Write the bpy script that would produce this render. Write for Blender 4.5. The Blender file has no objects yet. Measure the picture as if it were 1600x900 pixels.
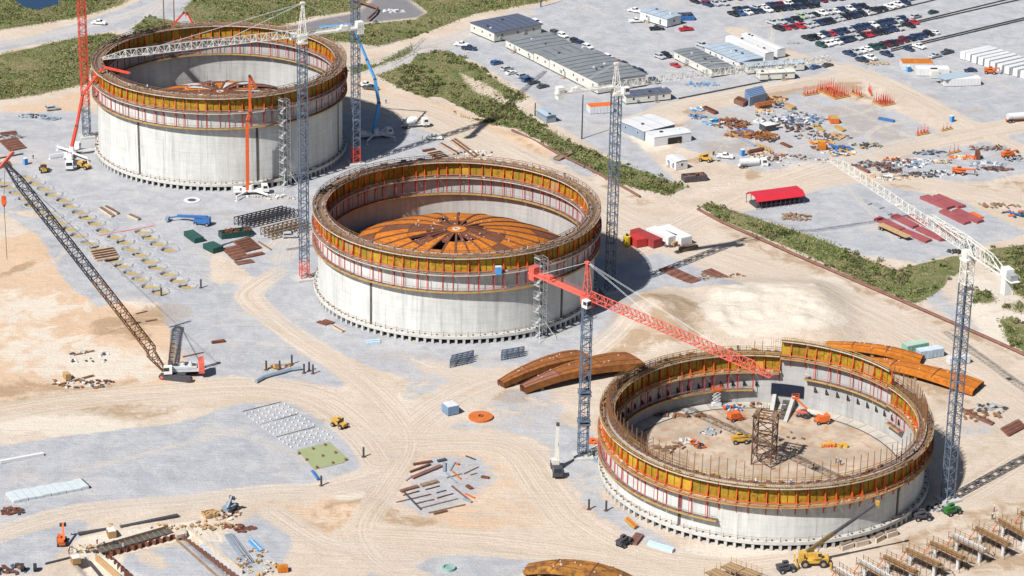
import bpy, math, random
import numpy as np
from mathutils import Vector, Matrix
sc = bpy.context.scene
COL = sc.collection
R_ = math.radians
# ------------------------------------------------------------------ camera
F_PX, PITCH, ROLL, CAM_H = 4362.1, 0.3846, 0.0193, 305.45
_cp, _sp, _cr, _sr = math.cos(PITCH), math.sin(PITCH), math.cos(ROLL), math.sin(ROLL)
FWD = np.array([0, _cp, -_sp]); _r0 = np.array([1., 0, 0]); _u0 = np.array([0, _sp, _cp])
RIGHT = _r0*_cr + _u0*_sr; UP = -_r0*_sr + _u0*_cr
cam = bpy.data.cameras.new('camera'); cam_o = bpy.data.objects.new('camera', cam); COL.objects.link(cam_o)
_m = Matrix.Identity(4)
for i in range(3):
    _m[i][0], _m[i][1], _m[i][2] = RIGHT[i], UP[i], -FWD[i]
_m[2][3] = CAM_H
cam_o.matrix_world = _m
cam.sensor_width = 36; cam.lens = F_PX/1600*36; cam.clip_start = 1; cam.clip_end = 20000
sc.camera = cam_o
# ------------------------------------------------------------------ sky, sun, exposure
SUN_AZ, SUN_EL = 43.0, 48.0            # azimuth the shadows fall towards (from +Y to +X)
w = bpy.data.worlds.new('World'); sc.world = w; w.use_nodes = True
nt = w.node_tree; nt.nodes.clear()
_o = nt.nodes.new('ShaderNodeOutputWorld'); _b = nt.nodes.new('ShaderNodeBackground'); _s = nt.nodes.new('ShaderNodeTexSky')
_s.sky_type = 'NISHITA'; _s.sun_disc = False; _s.sun_elevation = R_(SUN_EL); _s.sun_rotation = R_(SUN_AZ+180)
_b.inputs['Strength'].default_value = 0.05
nt.links.new(_s.outputs[0], _b.inputs[0]); nt.links.new(_b.outputs[0], _o.inputs[0])
sun = bpy.data.lights.new('sun', 'SUN'); sun.energy = 5.0; sun.angle = R_(0.53); sun.color = (1, .965, .915)
sun_o = bpy.data.objects.new('sun', sun); COL.objects.link(sun_o)
sun_o.rotation_euler = Vector((math.sin(R_(SUN_AZ))*math.cos(R_(SUN_EL)), math.cos(R_(SUN_AZ))*math.cos(R_(SUN_EL)), -math.sin(R_(SUN_EL)))).to_track_quat('-Z', 'Y').to_euler()
vs = sc.view_settings; vs.view_transform = 'Standard'; vs.look = 'None'; vs.exposure = 0.50; vs.gamma = 1
sc.cycles.max_bounces = 5; sc.cycles.diffuse_bounces = 2; sc.cycles.glossy_bounces = 2
random.seed(7); NP = np.random.RandomState(3)

# ------------------------------------------------------------------ surveying: photo pixel -> point on a level plane
def G(px, py, z=0.0):
    d = RIGHT*((px-800)/F_PX) + UP*((450-py)/F_PX) + FWD
    t = (z-CAM_H)/d[2]
    return Vector((d[0]*t, d[1]*t, z))
def PX(p):
    v = np.array(p, float) - np.array([0, 0, CAM_H]); c = v@FWD
    return 800+F_PX*(v@RIGHT)/c, 450-F_PX*(v@UP)/c
def HT(b, ty):                            # height above ground point b at which its vertical reaches image row ty
    lo, hi = 0.0, 250.0
    for _ in range(40):
        m = (lo+hi)/2
        if PX((b[0], b[1], m))[1] > ty: lo = m
        else: hi = m
    return lo
# ------------------------------------------------------------------ materials
MATS = {}
def mat(name, rgb, rough=.75, var=.18, scale=.6, metal=0.0, rust=None, bump=0.0, spec=.3):
    """base colour broken up by two noises in the object's own space; rust = (rgb, amount)"""
    if name in MATS: return MATS[name]
    m = bpy.data.materials.new(name); m.use_nodes = True; n = m.node_tree; N = n.nodes; L = n.links
    b = N['Principled BSDF']; b.inputs['Roughness'].default_value = rough; b.inputs['Metallic'].default_value = metal
    b.inputs['Specular IOR Level'].default_value = spec
    g = N.new('ShaderNodeNewGeometry')
    nz = N.new('ShaderNodeTexNoise'); nz.inputs['Scale'].default_value = scale; nz.inputs['Detail'].default_value = 5; nz.inputs['Roughness'].default_value = .65
    L.new(g.outputs['Position'], nz.inputs['Vector'])
    mr = N.new('ShaderNodeMapRange'); mr.inputs['From Min'].default_value = .3; mr.inputs['From Max'].default_value = .7
    mr.inputs['To Min'].default_value = 1-var; mr.inputs['To Max'].default_value = 1+var
    L.new(nz.outputs['Fac'], mr.inputs['Value'])
    mx = N.new('ShaderNodeMix'); mx.data_type = 'RGBA'; mx.blend_type = 'MULTIPLY'; mx.inputs[0].default_value = 1
    mx.inputs[6].default_value = (*rgb, 1); L.new(mr.outputs[0], mx.inputs[7]); out = mx.outputs[2]
    if rust:
        n2 = N.new('ShaderNodeTexNoise'); n2.inputs['Scale'].default_value = scale*2.3; n2.inputs['Detail'].default_value = 6; n2.inputs['Roughness'].default_value = .7
        L.new(g.outputs['Position'], n2.inputs['Vector'])
        r2 = N.new('ShaderNodeMapRange'); r2.inputs['From Min'].default_value = .62-rust[1]*.4; r2.inputs['From Max'].default_value = .72-rust[1]*.25
        L.new(n2.outputs['Fac'], r2.inputs['Value'])
        m2 = N.new('ShaderNodeMix'); m2.data_type = 'RGBA'; L.new(r2.outputs[0], m2.inputs[0]); L.new(out, m2.inputs[6]); m2.inputs[7].default_value = (*rust[0], 1); out = m2.outputs[2]
    L.new(out, b.inputs['Base Color'])
    if bump:
        bp = N.new('ShaderNodeBump'); bp.inputs['Strength'].default_value = bump; bp.inputs['Distance'].default_value = .1
        L.new(nz.outputs['Fac'], bp.inputs['Height']); L.new(bp.outputs[0], b.inputs['Normal'])
    MATS[name] = m
    return m
RUST = (.16, .055, .02)
M_conc = None
M_yel = mat('form_ply_yellow', (.35, .205, .018), .6, .3, .5, rust=((.19, .10, .014), .4))
M_ply = mat('plywood', (.34, .21, .095), .8, .2, .4)
M_plank = mat('grey_plank', (.25, .20, .16), .85, .25, .8)
M_red = mat('red_steel', (.60, .105, .02), .5, .15, .6)
M_mred = mat('faded_signal_red', (.56, .065, .04), .6, .2, .8, rust=((.36, .08, .05), .15))
M_pink = mat('sunbleached_red_steel', (.58, .115, .085), .6, .2, .8, rust=((.36, .12, .08), .15))
M_orange = mat('orange_steel', (.56, .125, .03), .6, .2, .9, rust=((.30, .12, .05), .1))
M_white = mat('white_paint', (.66, .66, .65), .5, .08, .6)
M_wcrane = mat('white_crane_paint', (.60, .59, .56), .45, .15, .5, rust=((.28, .20, .13), .06))
M_blueg = mat('blue_grey_steel', (.11, .14, .19), .5, .2, .5)
M_dark = mat('dark_steel', (.06, .06, .07), .6, .2, 1.)
M_black = mat('black_rubber', (.025, .025, .027), .8, .2, 2.)
M_glass = mat('dark_glass', (.02, .025, .035), .08, .05, 1., spec=.6)
M_rust = mat('rusty_plate', (.45, .145, .014), .8, .2, .3, rust=((.31, .09, .014), .35))
M_rustd = mat('dark_rusty_steel', (.13, .05, .03), .85, .3, .5, rust=((.22, .08, .03), .2))
M_rustp = mat('rust_brown_pile', (.17, .085, .065), .85, .25, .5)
M_grey = mat('grey_steel', (.30, .31, .32), .5, .15, 1.)
M_lgrey = mat('light_galvanised_steel', (.52, .54, .56), .4, .12, 1.)
M_blue = mat('blue_paint', (.04, .13, .34), .45, .12, 1.)
M_sky = mat('light_blue_plastic', (.07, .29, .60), .5, .1, 1.)
M_green = mat('green_paint', (.018, .07, .06), .5, .15, 1.)
M_yelp = mat('yellow_machine_paint', (.50, .30, .055), .6, .2, 1.5, rust=((.24, .15, .07), .2))
M_wood = mat('timber', (.40, .26, .13), .85, .25, 1.2)
M_woodd = mat('weathered_timber', (.22, .155, .105), .9, .25, 1.)
M_ochre = mat('ochre_edge_beam', (.38, .25, .075), .7, .2, .7)
M_brown = mat('rebar_brown', (.20, .10, .05), .85, .2, 1.)
M_cgrey = mat('grey_concrete', (.42, .42, .41), .85, .12, .4)
M_skin = mat('skin', (.42, .25, .17), .6, .05, 3)
M_mroon = mat('maroon_primer', (.27, .075, .08), .7, .15, .4)
M_redc = mat('red_container', (.27, .04, .04), .6, .15, .5)

# ------------------------------------------------------------------ mesh builder
class MB:
    def __init__(s): s.v = []; s.f = []; s.mi = []; s.cur = 0
    def _add(s, vs, fs):
        b = len(s.v); s.v += [tuple(v) for v in vs]
        for f in fs: s.f.append(tuple(b+i for i in f)); s.mi.append(s.cur)
    def m(s, i): s.cur = i; return s
    def box(s, c, d, rz=0, M=None):
        x, y, z = d[0]/2, d[1]/2, d[2]/2; ca, sa = math.cos(rz), math.sin(rz); vs = []
        for (i, j, k) in ((-1,-1,-1),(1,-1,-1),(1,1,-1),(-1,1,-1),(-1,-1,1),(1,-1,1),(1,1,1),(-1,1,1)):
            p = Vector((i*x*ca-j*y*sa, i*x*sa+j*y*ca, k*z))
            if M: p = M@p
            vs.append((p.x+c[0], p.y+c[1], p.z+c[2]))
        s._add(vs, ((0,3,2,1),(4,5,6,7),(0,1,5,4),(1,2,6,5),(2,3,7,6),(3,0,4,7))); return s
    def bar(s, a, b, w, h=None, up=(0,0,1)):
        a, b = Vector(a), Vector(b); d = b-a; L = d.length
        if L < 1e-6: return s
        d /= L; u = Vector(up)
        if abs(d.dot(u)) > .98: u = Vector((1, 0, 0))
        sd = d.cross(u).normalized(); u = sd.cross(d); h = w if h is None else h
        sd *= w/2; u = u*(h/2); vs = []
        for p in (a, b):
            vs += [p-sd-u, p+sd-u, p+sd+u, p-sd+u]
        s._add(vs, ((0,1,2,3),(7,6,5,4),(0,4,5,1),(1,5,6,2),(2,6,7,3),(3,7,4,0))); return s
    def tube(s, a, b, r0, r1=None, n=8, cap=True):
        a, b = Vector(a), Vector(b); d = (b-a).normalized(); r1 = r0 if r1 is None else r1
        u = Vector((0,0,1)) if abs(d.z) < .95 else Vector((1,0,0))
        x = d.cross(u).normalized(); y = d.cross(x); vs = []
        for p, r in ((a, r0), (b, r1)):
            for k in range(n):
                t = 2*math.pi*k/n; vs.append(p+x*(r*math.cos(t))+y*(r*math.sin(t)))
        fs = [(k, n+k, n+(k+1)%n, (k+1)%n) for k in range(n)]
        if cap: fs += [tuple(range(n)), tuple(range(2*n-1, n-1, -1))]
        s._add(vs, fs); return s
    def path(s, pts, r, n=6):
        for a, b in zip(pts[:-1], pts[1:]): s.tube(a, b, r, n=n)
        return s
    def prism(s, pts, z0, z1, f=None):
        n = len(pts); vs = [(p[0], p[1], z0) for p in pts]+[(p[0], p[1], z1) for p in pts]
        if f: vs = [f(*v) for v in vs]
        s._add(vs, [tuple(range(n-1,-1,-1)), tuple(range(n, 2*n))]+[(k, (k+1)%n, n+(k+1)%n, n+k) for k in range(n)]); return s
    def side(s, prof, y0, y1):                # profile in x-z, extruded along y
        n = len(prof); vs = [(p[0], y0, p[1]) for p in prof]+[(p[0], y1, p[1]) for p in prof]
        s._add(vs, [tuple(range(n)), tuple(range(2*n-1, n-1, -1))]+[(k, n+k, n+(k+1)%n, (k+1)%n) for k in range(n)]); return s
    def ring(s, r0, r1, z0, z1, a0, a1, n):   # arc block between two radii
        full = abs(a1-a0) > 2*math.pi-1e-4; vs = []; fs = []
        for k in range(n+1):
            t = a0+(a1-a0)*k/n; c, q = math.cos(t), math.sin(t)
            vs += [(r0*c, r0*q, z0), (r1*c, r1*q, z0), (r1*c, r1*q, z1), (r0*c, r0*q, z1)]
        for k in range(n):
            b = 4*k; e = b+4
            for i in range(4):
                j = (i+1) % 4; fs.append((b+i, e+i, e+j, b+j))
        if not full: fs += [(0,1,2,3), (4*n+3, 4*n+2, 4*n+1, 4*n)]
        s._add(vs, fs); return s
    def lathe(s, prof, n=16):
        vs = []; fs = []; m = len(prof)
        for k in range(n):
            t = 2*math.pi*k/n
            vs += [(r*math.cos(t), r*math.sin(t), z) for r, z in prof]
        for k in range(n):
            q = (k+1) % n
            for i in range(m-1): fs.append((k*m+i, q*m+i, q*m+i+1, k*m+i+1))
        s._add(vs, fs); return s
    def quad(s, *p): s._add(p, [tuple(range(len(p)))]); return s
    def mesh(s, name, mats):
        me = bpy.data.meshes.new(name); me.from_pydata(s.v, [], s.f)
        for m_ in (mats if isinstance(mats, (list, tuple)) else [mats]): me.materials.append(m_)
        if any(s.mi): me.polygons.foreach_set('material_index', s.mi)
        me.update(); return me
    def build(s, name, mats, parent=None, loc=(0,0,0), rz=0, smooth=False, **k):
        me = s.mesh(name, mats)
        if smooth: me.polygons.foreach_set('use_smooth', [True]*len(me.polygons))
        return put(name, me, parent, loc, rz, **k)
def put(name, me, parent=None, loc=(0,0,0), rz=0, label=None, cat=None, group=None, kind=None):
    o = bpy.data.objects.new(name, me); COL.objects.link(o); o.location = loc
    o.rotation_euler = (0, 0, rz)
    if parent: o.parent = parent
    if label: o['label'] = label
    if cat: o['category'] = cat
    if group: o['group'] = group
    if kind: o['kind'] = kind
    return o
def thing(name, label, cat, loc=(0,0,0), rz=0, group=None):
    return put(name, None, None, loc, rz, label, cat, group)
def copy_tree(o, parent=None):
    c = o.copy(); COL.objects.link(c)
    if parent: c.parent = parent
    for ch in list(KIDS.get(o.name, ())): copy_tree(ch, c)
    return c
KIDS = {}
def seal(root):                                # remember a template's tree for copy_tree (o.children is slow)
    def rec(o):
        KIDS[o.name] = list(o.children)
        for c in o.children: rec(c)
    bpy.context.view_layer.update(); rec(root); return root
def dup(root, loc, rz, label=None, group=None):
    r = copy_tree(root); r.location = loc; r.rotation_euler = (0, 0, rz)
    if label: r['label'] = label
    if group: r['group'] = group
    return r
def recolour(o, m, slot=0):                    # another paint on a shared mesh
    o.material_slots[slot].link = 'OBJECT'; o.material_slots[slot].material = m
def az(p, q): return math.atan2(q[1]-p[1], q[0]-p[0])
def lattice(mb, L, w, h, bay, rc=.07, rb=.04, tri=False, w1=None, h1=None, z0=0.0):
    """truss along +x from x=0 to L: square (w wide, h high) or triangular (two bottom chords, one top); may taper to w1,h1"""
    w1 = w if w1 is None else w1; h1 = h if h1 is None else h1
    n = max(2, round(L/bay)); R = lambda i: i/n
    def c(i):
        t = R(i); ww = w+(w1-w)*t; hh = h+(h1-h)*t; x = L*t
        if tri: return [Vector((x, -ww/2, z0)), Vector((x, ww/2, z0)), Vector((x, 0, z0+hh))]
        d = (h-hh)/2
        return [Vector((x, -ww/2, z0+d)), Vector((x, ww/2, z0+d)), Vector((x, ww/2, z0+d+hh)), Vector((x, -ww/2, z0+d+hh))]
    k = 3 if tri else 4; a = c(0); b = c(n)
    for j in range(k): mb.bar(a[j], b[j], rc*2)
    for i in range(n):
        p, q = c(i), c(i+1)
        for j in range(k):
            l = (j+1) % k
            if i % 2: mb.bar(p[j], q[l], rb*2)
            else: mb.bar(p[l], q[j], rb*2)
            mb.bar(q[j], q[l], rb*2)
    for j in range(k): mb.bar(a[j], a[(j+1) % k], rb*2)
    return mb
# ================================================================== GROUND
GX0, GX1, GY0, GY1, GS = -210., 280., 556., 1112., 1.0
_xs = np.arange(GX0, GX1+.1, GS); _ys = np.arange(GY0, GY1+.1, GS)
XX, YY = np.meshgrid(_xs, _ys); NXg, NYg = len(_xs), len(_ys)
CH = {k: np.zeros(XX.shape) for k in ('gravel', 'grass', 'damp', 'pale', 'orange', 'asph', 'trk', 'trku')}
def sstep(x): x = np.clip(x, 0, 1); return x*x*(3-2*x)
def win(pts, pad):
    xs = [p[0] for p in pts]; ys = [p[1] for p in pts]
    i0 = max(0, int((min(xs)-pad-GX0)/GS)); i1 = min(NXg, int((max(xs)+pad-GX0)/GS)+2)
    j0 = max(0, int((min(ys)-pad-GY0)/GS)); j1 = min(NYg, int((max(ys)+pad-GY0)/GS)+2)
    return slice(j0, max(j1, j0)), slice(i0, max(i1, i0))
def segdist(X, Y, a, b):
    dx, dy = b[0]-a[0], b[1]-a[1]; L2 = dx*dx+dy*dy+1e-9
    t = np.clip(((X-a[0])*dx+(Y-a[1])*dy)/L2, 0, 1)
    return np.hypot(X-a[0]-t*dx, Y-a[1]-t*dy), ((X-a[0])*dy-(Y-a[1])*dx)/math.sqrt(L2)
def zone(ch, val, soft, *px):
    pts = [G(*p) for p in px]; w_ = win(pts, soft+1)
    X, Y = XX[w_], YY[w_]
    if X.size == 0: return
    ins = np.zeros(X.shape, bool); dm = np.full(X.shape, 1e9)
    for a, b in zip(pts, pts[1:]+pts[:1]):
        c = ((a[1] > Y) != (b[1] > Y)) & (X < (b[0]-a[0])*(Y-a[1])/(b[1]-a[1]+1e-12)+a[0]); ins ^= c
        dm = np.minimum(dm, segdist(X, Y, a, b)[0])
    sd = np.where(ins, dm, -dm); t = sstep(sd/(2*soft)+.5)
    CH[ch][w_] = CH[ch][w_]*(1-t)+val*t
def blob(ch, val, px, py, rx, ry, soft=.5, ang=0):
    """soft ellipse; rx, ry in metres"""
    c = G(px, py); w_ = win([c], max(rx, ry)*(1+soft)+2); X, Y = XX[w_]-c[0], YY[w_]-c[1]
    if X.size == 0: return
    ca, sa = math.cos(R_(ang)), math.sin(R_(ang)); u, v = X*ca+Y*sa, -X*sa+Y*ca
    t = sstep((1+soft-np.hypot(u/rx, v/ry))/(2*soft)); CH[ch][w_] = CH[ch][w_]*(1-t)+val*t
def track(hw, wt, *px, gravel=None, soft=.6):
    pts = [G(*p) for p in px]
    q = []                                       # smooth the polyline (Catmull-Rom)
    for i in range(len(pts)-1):
        p0, p1, p2, p3 = pts[max(i-1, 0)], pts[i], pts[i+1], pts[min(i+2, len(pts)-1)]
        for k in range(5):
            t = k/5; q.append(.5*((2*p1)+(p2-p0)*t+(2*p0-5*p1+4*p2-p3)*t*t+(3*p1-p0-3*p2+p3)*t**3))
    q.append(pts[-1]); w_ = win(q, hw*2); X, Y = XX[w_], YY[w_]
    if X.size == 0: return
    dm = np.full(X.shape, 1e9); sg = np.zeros(X.shape)
    for a, b in zip(q[:-1], q[1:]):
        d, s_ = segdist(X, Y, a, b); k = d < dm; dm = np.where(k, d, dm); sg = np.where(k, np.sign(s_)*d, sg)
    t = sstep((hw*(1+soft)-dm)/(2*soft*hw))
    CH['trku'][w_] = np.where(t*wt > CH['trk'][w_], sg, CH['trku'][w_]); CH['trk'][w_] = np.maximum(CH['trk'][w_], t*wt)
    if gravel is not None: CH['gravel'][w_] = CH['gravel'][w_]*(1-t*wt)+gravel*t*wt
# --- gravel pads
zone('gravel', .95, 5, (560,118),(640,85),(720,62),(800,20),(1000,-30),(1700,-60),(1700,330),(1500,210),(1360,110),(1300,122),(1190,134),(1060,165),(960,190),(1072,297),(1050,303),(860,190),(830,150),(740,95),(690,78))
zone('gravel', .85, 6, (-20,172),(90,172),(150,176),(170,290),(240,312),(380,320),(500,300),(560,250),(600,222),(520,330),(490,400),(470,500),(560,540),(640,560),(560,570),(420,450),(330,380),(260,400),(150,330),(90,265),(-20,240))
zone('gravel', .75, 7, (545,160),(640,150),(800,230),(930,300),(940,250),(700,215),(620,160))
zone('gravel', .95, 4, (100,262),(180,262),(250,330),(330,400),(330,460),(240,470),(150,400),(60,330),(0,330),(-20,250))
zone('gravel', .9, 4, (0,330),(110,350),(240,460),(360,440),(420,470),(430,520),(330,545),(250,470),(150,480),(100,440),(60,370))
zone('gravel', .8, 5, (270,455),(420,450),(460,520),(500,560),(480,600),(330,600),(290,520))
zone('gravel', .95, 5, (390,420),(480,390),(495,470),(570,520),(720,545),(900,520),(940,490),(940,560),(860,560),(760,575),(640,560),(560,540),(470,470),(400,450))
zone('gravel', .9, 4, (930,380),(1010,360),(1110,420),(1170,460),(1040,450),(960,480))
zone('gravel', .9, 3, (960,350),(1060,340),(1100,385),(1000,395))
zone('gravel', 1, 4, (-30,700),(120,680),(280,660),(375,630),(460,625),(520,660),(590,715),(560,735),(470,765),(300,790),(130,800),(-30,830))
zone('gravel', .95, 4, (1115,335),(1200,300),(1340,282),(1500,312),(1610,365),(1530,385),(1440,412),(1340,398),(1200,348))
zone('gravel', .9, 4, (860,650),(930,680),(945,780),(1060,855),(1190,880),(1090,880),(960,855),(890,790),(850,720))
zone('gravel', .65, 6, (625,725),(680,705),(760,710),(790,745),(740,790),(660,815),(615,790))
zone('gravel', .85, 4, (580,885),(600,862),(680,868),(780,862),(860,870),(800,910),(560,910))
zone('gravel', .8, 3, (660,640),(690,622),(740,630),(730,655))
zone('gravel', .8, 5, (-20,840),(60,800),(160,790),(140,830),(60,900),(-20,900))
zone('gravel', .85, 5, (340,850),(400,790),(470,830),(440,900),(330,900))
zone('gravel', 1, 1.5, (200,862),(330,846),(420,905),(180,905))
zone('gravel', .8, 4, (1070,190),(1250,140),(1340,165),(1500,215),(1480,240),(1330,265),(1180,270),(1060,230))
zone('gravel', .9, 4, (1330,262),(1440,235),(1600,215),(1640,262),(1540,285),(1420,290))
zone('gravel', .6, 4, (1420,455),(1470,440),(1545,520),(1500,520))
zone('gravel', .55, 4, (1480,660),(1600,640),(1600,670),(1500,690))
zone('gravel', .7, 5, (1490,770),(1530,750),(1560,770),(1500,790))
zone('gravel', .8, 5, (120,265),(240,308),(360,318),(480,300),(545,280),(640,230),(720,232),(640,258),(540,330),(490,400),(400,420),(330,380),(260,400),(150,330),(100,290))
zone('gravel', .7, 6, (330,455),(400,480),(470,540),(560,600),(500,610),(400,600),(310,590),(290,520))
zone('gravel', .75, 5, (500,540),(640,560),(760,572),(900,540),(900,575),(780,598),(700,600),(600,585))
zone('gravel', .75, 6, (240,470),(330,470),(420,500),(520,570),(560,600),(480,605),(330,598),(280,560))
zone('gravel', .55, 8, (640,560),(720,575),(860,575),(900,640),(860,700),(760,690),(660,690),(600,640))
zone('gravel', .7, 5, (540,150),(620,160),(760,225),(900,290),(960,340),(930,300),(760,235),(690,250),(560,270))
zone('gravel', .6, 6, (800,690),(860,690),(930,790),(1040,865),(940,862),(860,810))
# --- dirt over the gravel
track(4.5, .9, (1150,48),(1230,85),(1340,112),(1430,150),(1520,200),(1620,245), gravel=.05)
track(5, .85, (1000,190),(1060,165),(1160,145),(1260,128),(1330,112), gravel=.15)
track(9, 1, (545,150),(650,172),(760,225),(870,285),(980,345),(1080,390),(1200,432),(1330,480),(1460,545),(1640,650), gravel=.05)
track(7, 1, (960,400),(1040,365),(1100,335),(1190,295),(1290,262),(1420,228),(1620,190), gravel=.05)
track(6, .9, (1120,330),(1220,300),(1340,275),(1480,292),(1620,330), gravel=.05)
track(6, .95, (-30,650),(120,625),(260,612),(400,605),(500,625),(570,680),(600,720), gravel=0)
track(4, .95, (440,425),(400,450),(395,470),(470,530),(560,590),(620,650),(640,700),(600,770),(565,830),(600,880),(660,910), gravel=.0)
track(6, .9, (620,690),(680,640),(760,600),(840,585),(930,590), gravel=0)
track(6, .95, (600,700),(700,690),(800,700),(850,760),(900,820),(1000,868),(1140,890),(1250,880), gravel=0)
track(6, .95, (560,835),(660,840),(780,850),(920,870),(1080,895), gravel=.0)
track(4.5, .8, (-30,842),(120,800),(280,785),(420,768),(520,765),(600,745), gravel=.2)
track(4, .8, (430,800),(500,845),(560,860),(640,870), gravel=.1)
track(5, .5, (470,350),(450,385),(440,425), gravel=.3)
track(6, .7, (620,540),(760,590),(900,560),(1000,500), gravel=.2)
track(5, .7, (1300,560),(1460,570),(1600,680), gravel=.0)
track(6, .7, (1260,870),(1400,820),(1530,760),(1640,690), gravel=0)
track(3.2, .85, (-40,78),(60,58),(170,32),(240,8),(300,-20), gravel=1)
track(3.5, .7, (200,50),(225,35),(250,8), gravel=.9)
track(5, .8, (590,110),(640,80),(720,55),(820,20), gravel=.8)
track(2.5, .7, (600,115),(660,88),(700,72), gravel=.9)
track(6, .5, (130,160),(60,165),(-20,172), gravel=0)
_rt = random.Random(21)
def wander(px, py, hd, L, cv, hw, wt, gravel=None):
    p = G(px, py); P = [p.copy()]; n = 7
    for k in range(n):
        hd += cv*L/n; p = p+Vector((math.cos(hd), math.sin(hd), 0))*(L/n); P.append(p.copy())
    track(hw, wt, *[PX(q) for q in P], gravel=gravel, soft=.5)
for (x0, x1, y0, y1, nn) in ((0, 480, 390, 660, 26), (0, 600, 660, 860, 22), (380, 920, 540, 880, 34), (950, 1600, 300, 540, 22), (1060, 1600, 90, 300, 30), (100, 500, 260, 420, 14), (860, 1600, 60, 130, 12), (1380, 1600, 600, 840, 12), (560, 980, 130, 300, 14)):
    for _ in range(nn): wander(_rt.uniform(x0, x1), _rt.uniform(y0, y1), _rt.choice((.25, .45, -.55, -.7, 2.0, .1))+_rt.gauss(0, .35), _rt.uniform(25, 90), _rt.choice((0, .004, -.004, .02, -.02, .05, -.05)), _rt.uniform(1.1, 2.0), _rt.uniform(.25, .6), _rt.choice((None, None, None, .5)))
for _c in ((346, 232), (712, 451)):
    blob('gravel', .85, *_c, 54, 54, .14); blob('trk', .1, *_c, 51, 51, .12)
# --- tone of the sand
zone('orange', 1, 6, (-30,380),(60,360),(140,450),(260,500),(300,560),(260,610),(100,620),(-30,660))
zone('orange', .7, 6, (60,160),(130,138),(150,160),(140,178),(0,178),(0,162))
zone('orange', .6, 6, (420,790),(560,760),(600,800),(560,850),(470,840))
zone('orange', .5, 8, (600,730),(640,690),(800,690),(900,830),(700,850),(580,830))
zone('orange', .8, 3, (600,140),(700,165),(820,215),(880,245),(870,255),(700,195),(610,155))
zone('orange', .9, 3, (560,118),(600,135),(600,150),(548,140))
blob('damp', .75, 180, 510, 9, 7, .6, 30); blob('damp', .6, 205, 520, 6, 8, .5, 50)
blob('damp', .55, 40, 610, 16, 10, .6); blob('damp', .6, 190, 640, 12, 9, .7); blob('damp', .5, 250, 640, 7, 5, .7)
blob('damp', .5, 50, 650, 14, 5, .7); blob('damp', .6, 30, 420, 10, 3, .7, 60); blob('damp', .7, 260, 490, 9, 9, .6)
zone('damp', .75, 4, (-30,640),(60,620),(140,600),(230,585),(240,592),(120,625),(40,650),(-30,668))
blob('damp', .7, 560, 795, 7, 10, .7); blob('damp', .6, 620, 820, 12, 9, .7); blob('damp', .45, 500, 810, 18, 14, .8)
blob('damp', .6, 800, 620, 7, 6, .5); blob('damp', .5, 500, 650, 7, 7, .6); blob('damp', .45, 620, 560, 20, 8, .8)
zone('damp', .6, 4, (930,520),(960,470),(1030,460),(1100,480),(1110,530),(1010,560),(940,570))
zone('damp', .5, 5, (1100,530),(1260,530),(1420,545),(1520,590),(1560,640),(1460,640),(1380,580),(1240,545))
zone('damp', .35, 6, (1500,600),(1640,640),(1640,760),(1540,800),(1500,760))
zone('damp', .5, 5, (1380,845),(1480,800),(1640,760),(1640,900),(1380,905))
zone('gravel', .6, 8, (1090,170),(1250,145),(1400,165),(1480,205),(1330,260),(1180,265),(1080,230))
for _ in range(46): blob('damp', _rt.uniform(.35, .75), _rt.uniform(1060, 1500), _rt.uniform(135, 285), _rt.uniform(3, 10), _rt.uniform(2, 6), .8, _rt.uniform(0, 180))
for _ in range(16): blob('damp', _rt.uniform(.3, .6), _rt.uniform(1330, 1600), _rt.uniform(230, 300), _rt.uniform(3, 10), _rt.uniform(2, 5), .8, _rt.uniform(0, 180))
zone('damp', .7, 4, (1200,140),(1260,122),(1340,128),(1345,142),(1240,150),(1205,158))
zone('damp', .55, 6, (1290,165),(1370,160),(1420,200),(1400,222),(1330,205),(1290,190))
blob('damp', .5, 1480, 130, 22, 7, .8); blob('damp', .5, 1510, 172, 14, 7, .8); blob('damp', .5, 1230, 78, 12, 5, .8)
blob('damp', .6, 1120, 232, 7, 7, .7); blob('damp', .5, 1060, 195, 9, 7, .8); blob('damp', .5, 1180, 162, 8, 5, .8)
zone('damp', .45, 4, (1340,275),(1480,290),(1640,285),(1640,305),(1450,305),(1330,290))
blob('damp', .45, 1250, 245, 9, 6, .8); blob('damp', .5, 1390, 95, 12, 4, .7)
zone('damp', .5, 3, (790,195),(860,240),(960,290),(1040,318),(1000,325),(880,268),(800,220))
zone('damp', .5, 3, (1120,335),(1250,400),(1400,465),(1560,530),(1620,565),(1590,565),(1380,475),(1200,405),(1100,350))
blob('pale', .75, 1200, 490, 18, 20, .4); blob('pale', .85, 1270, 485, 12, 15, .7); blob('pale', .8, 1150, 495, 9, 16, .6)
blob('pale', .8, 1290, 452, 8, 12, .6); blob('pale', .9, 1560, 500, 8, 20, .6); blob('pale', .8, 1540, 455, 6, 14, .6)
blob('pale', .8, 90, 665, 22, 9, .8); blob('pale', .7, 250, 690, 7, 3, .8); blob('pale', .9, 425, 755, 9, 5, .7)
blob('pale', .6, 40, 480, 22, 16, .8); blob('pale', .7, 160, 570, 22, 16, .8); blob('pale', .6, 60, 540, 16, 13, .8)
blob('pale', .8, 770, 895, 9, 3, .5); blob('pale', .6, 690, 880, 10, 4, .7); blob('pale', .6, 520, 720, 8, 5, .8); blob('pale', .7, 545, 775, 5, 4, .6)
blob('pale', .6, 1180, 860, 25, 7, .7); blob('pale', .5, 1440, 800, 10, 12, .7); blob('pale', .6, 380, 750, 7, 5, .7)
blob('pale', .5, 640, 620, 10, 14, .8); blob('pale', .5, 360, 460, 12, 10, .8); blob('pale', .5, 1000, 380, 14, 6, .8)
zone('pale', .6, 3, (950,180),(1000,170),(1060,235),(1000,240)); zone('pale', .6, 4, (1540,410),(1600,395),(1605,480),(1560,470))
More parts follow.
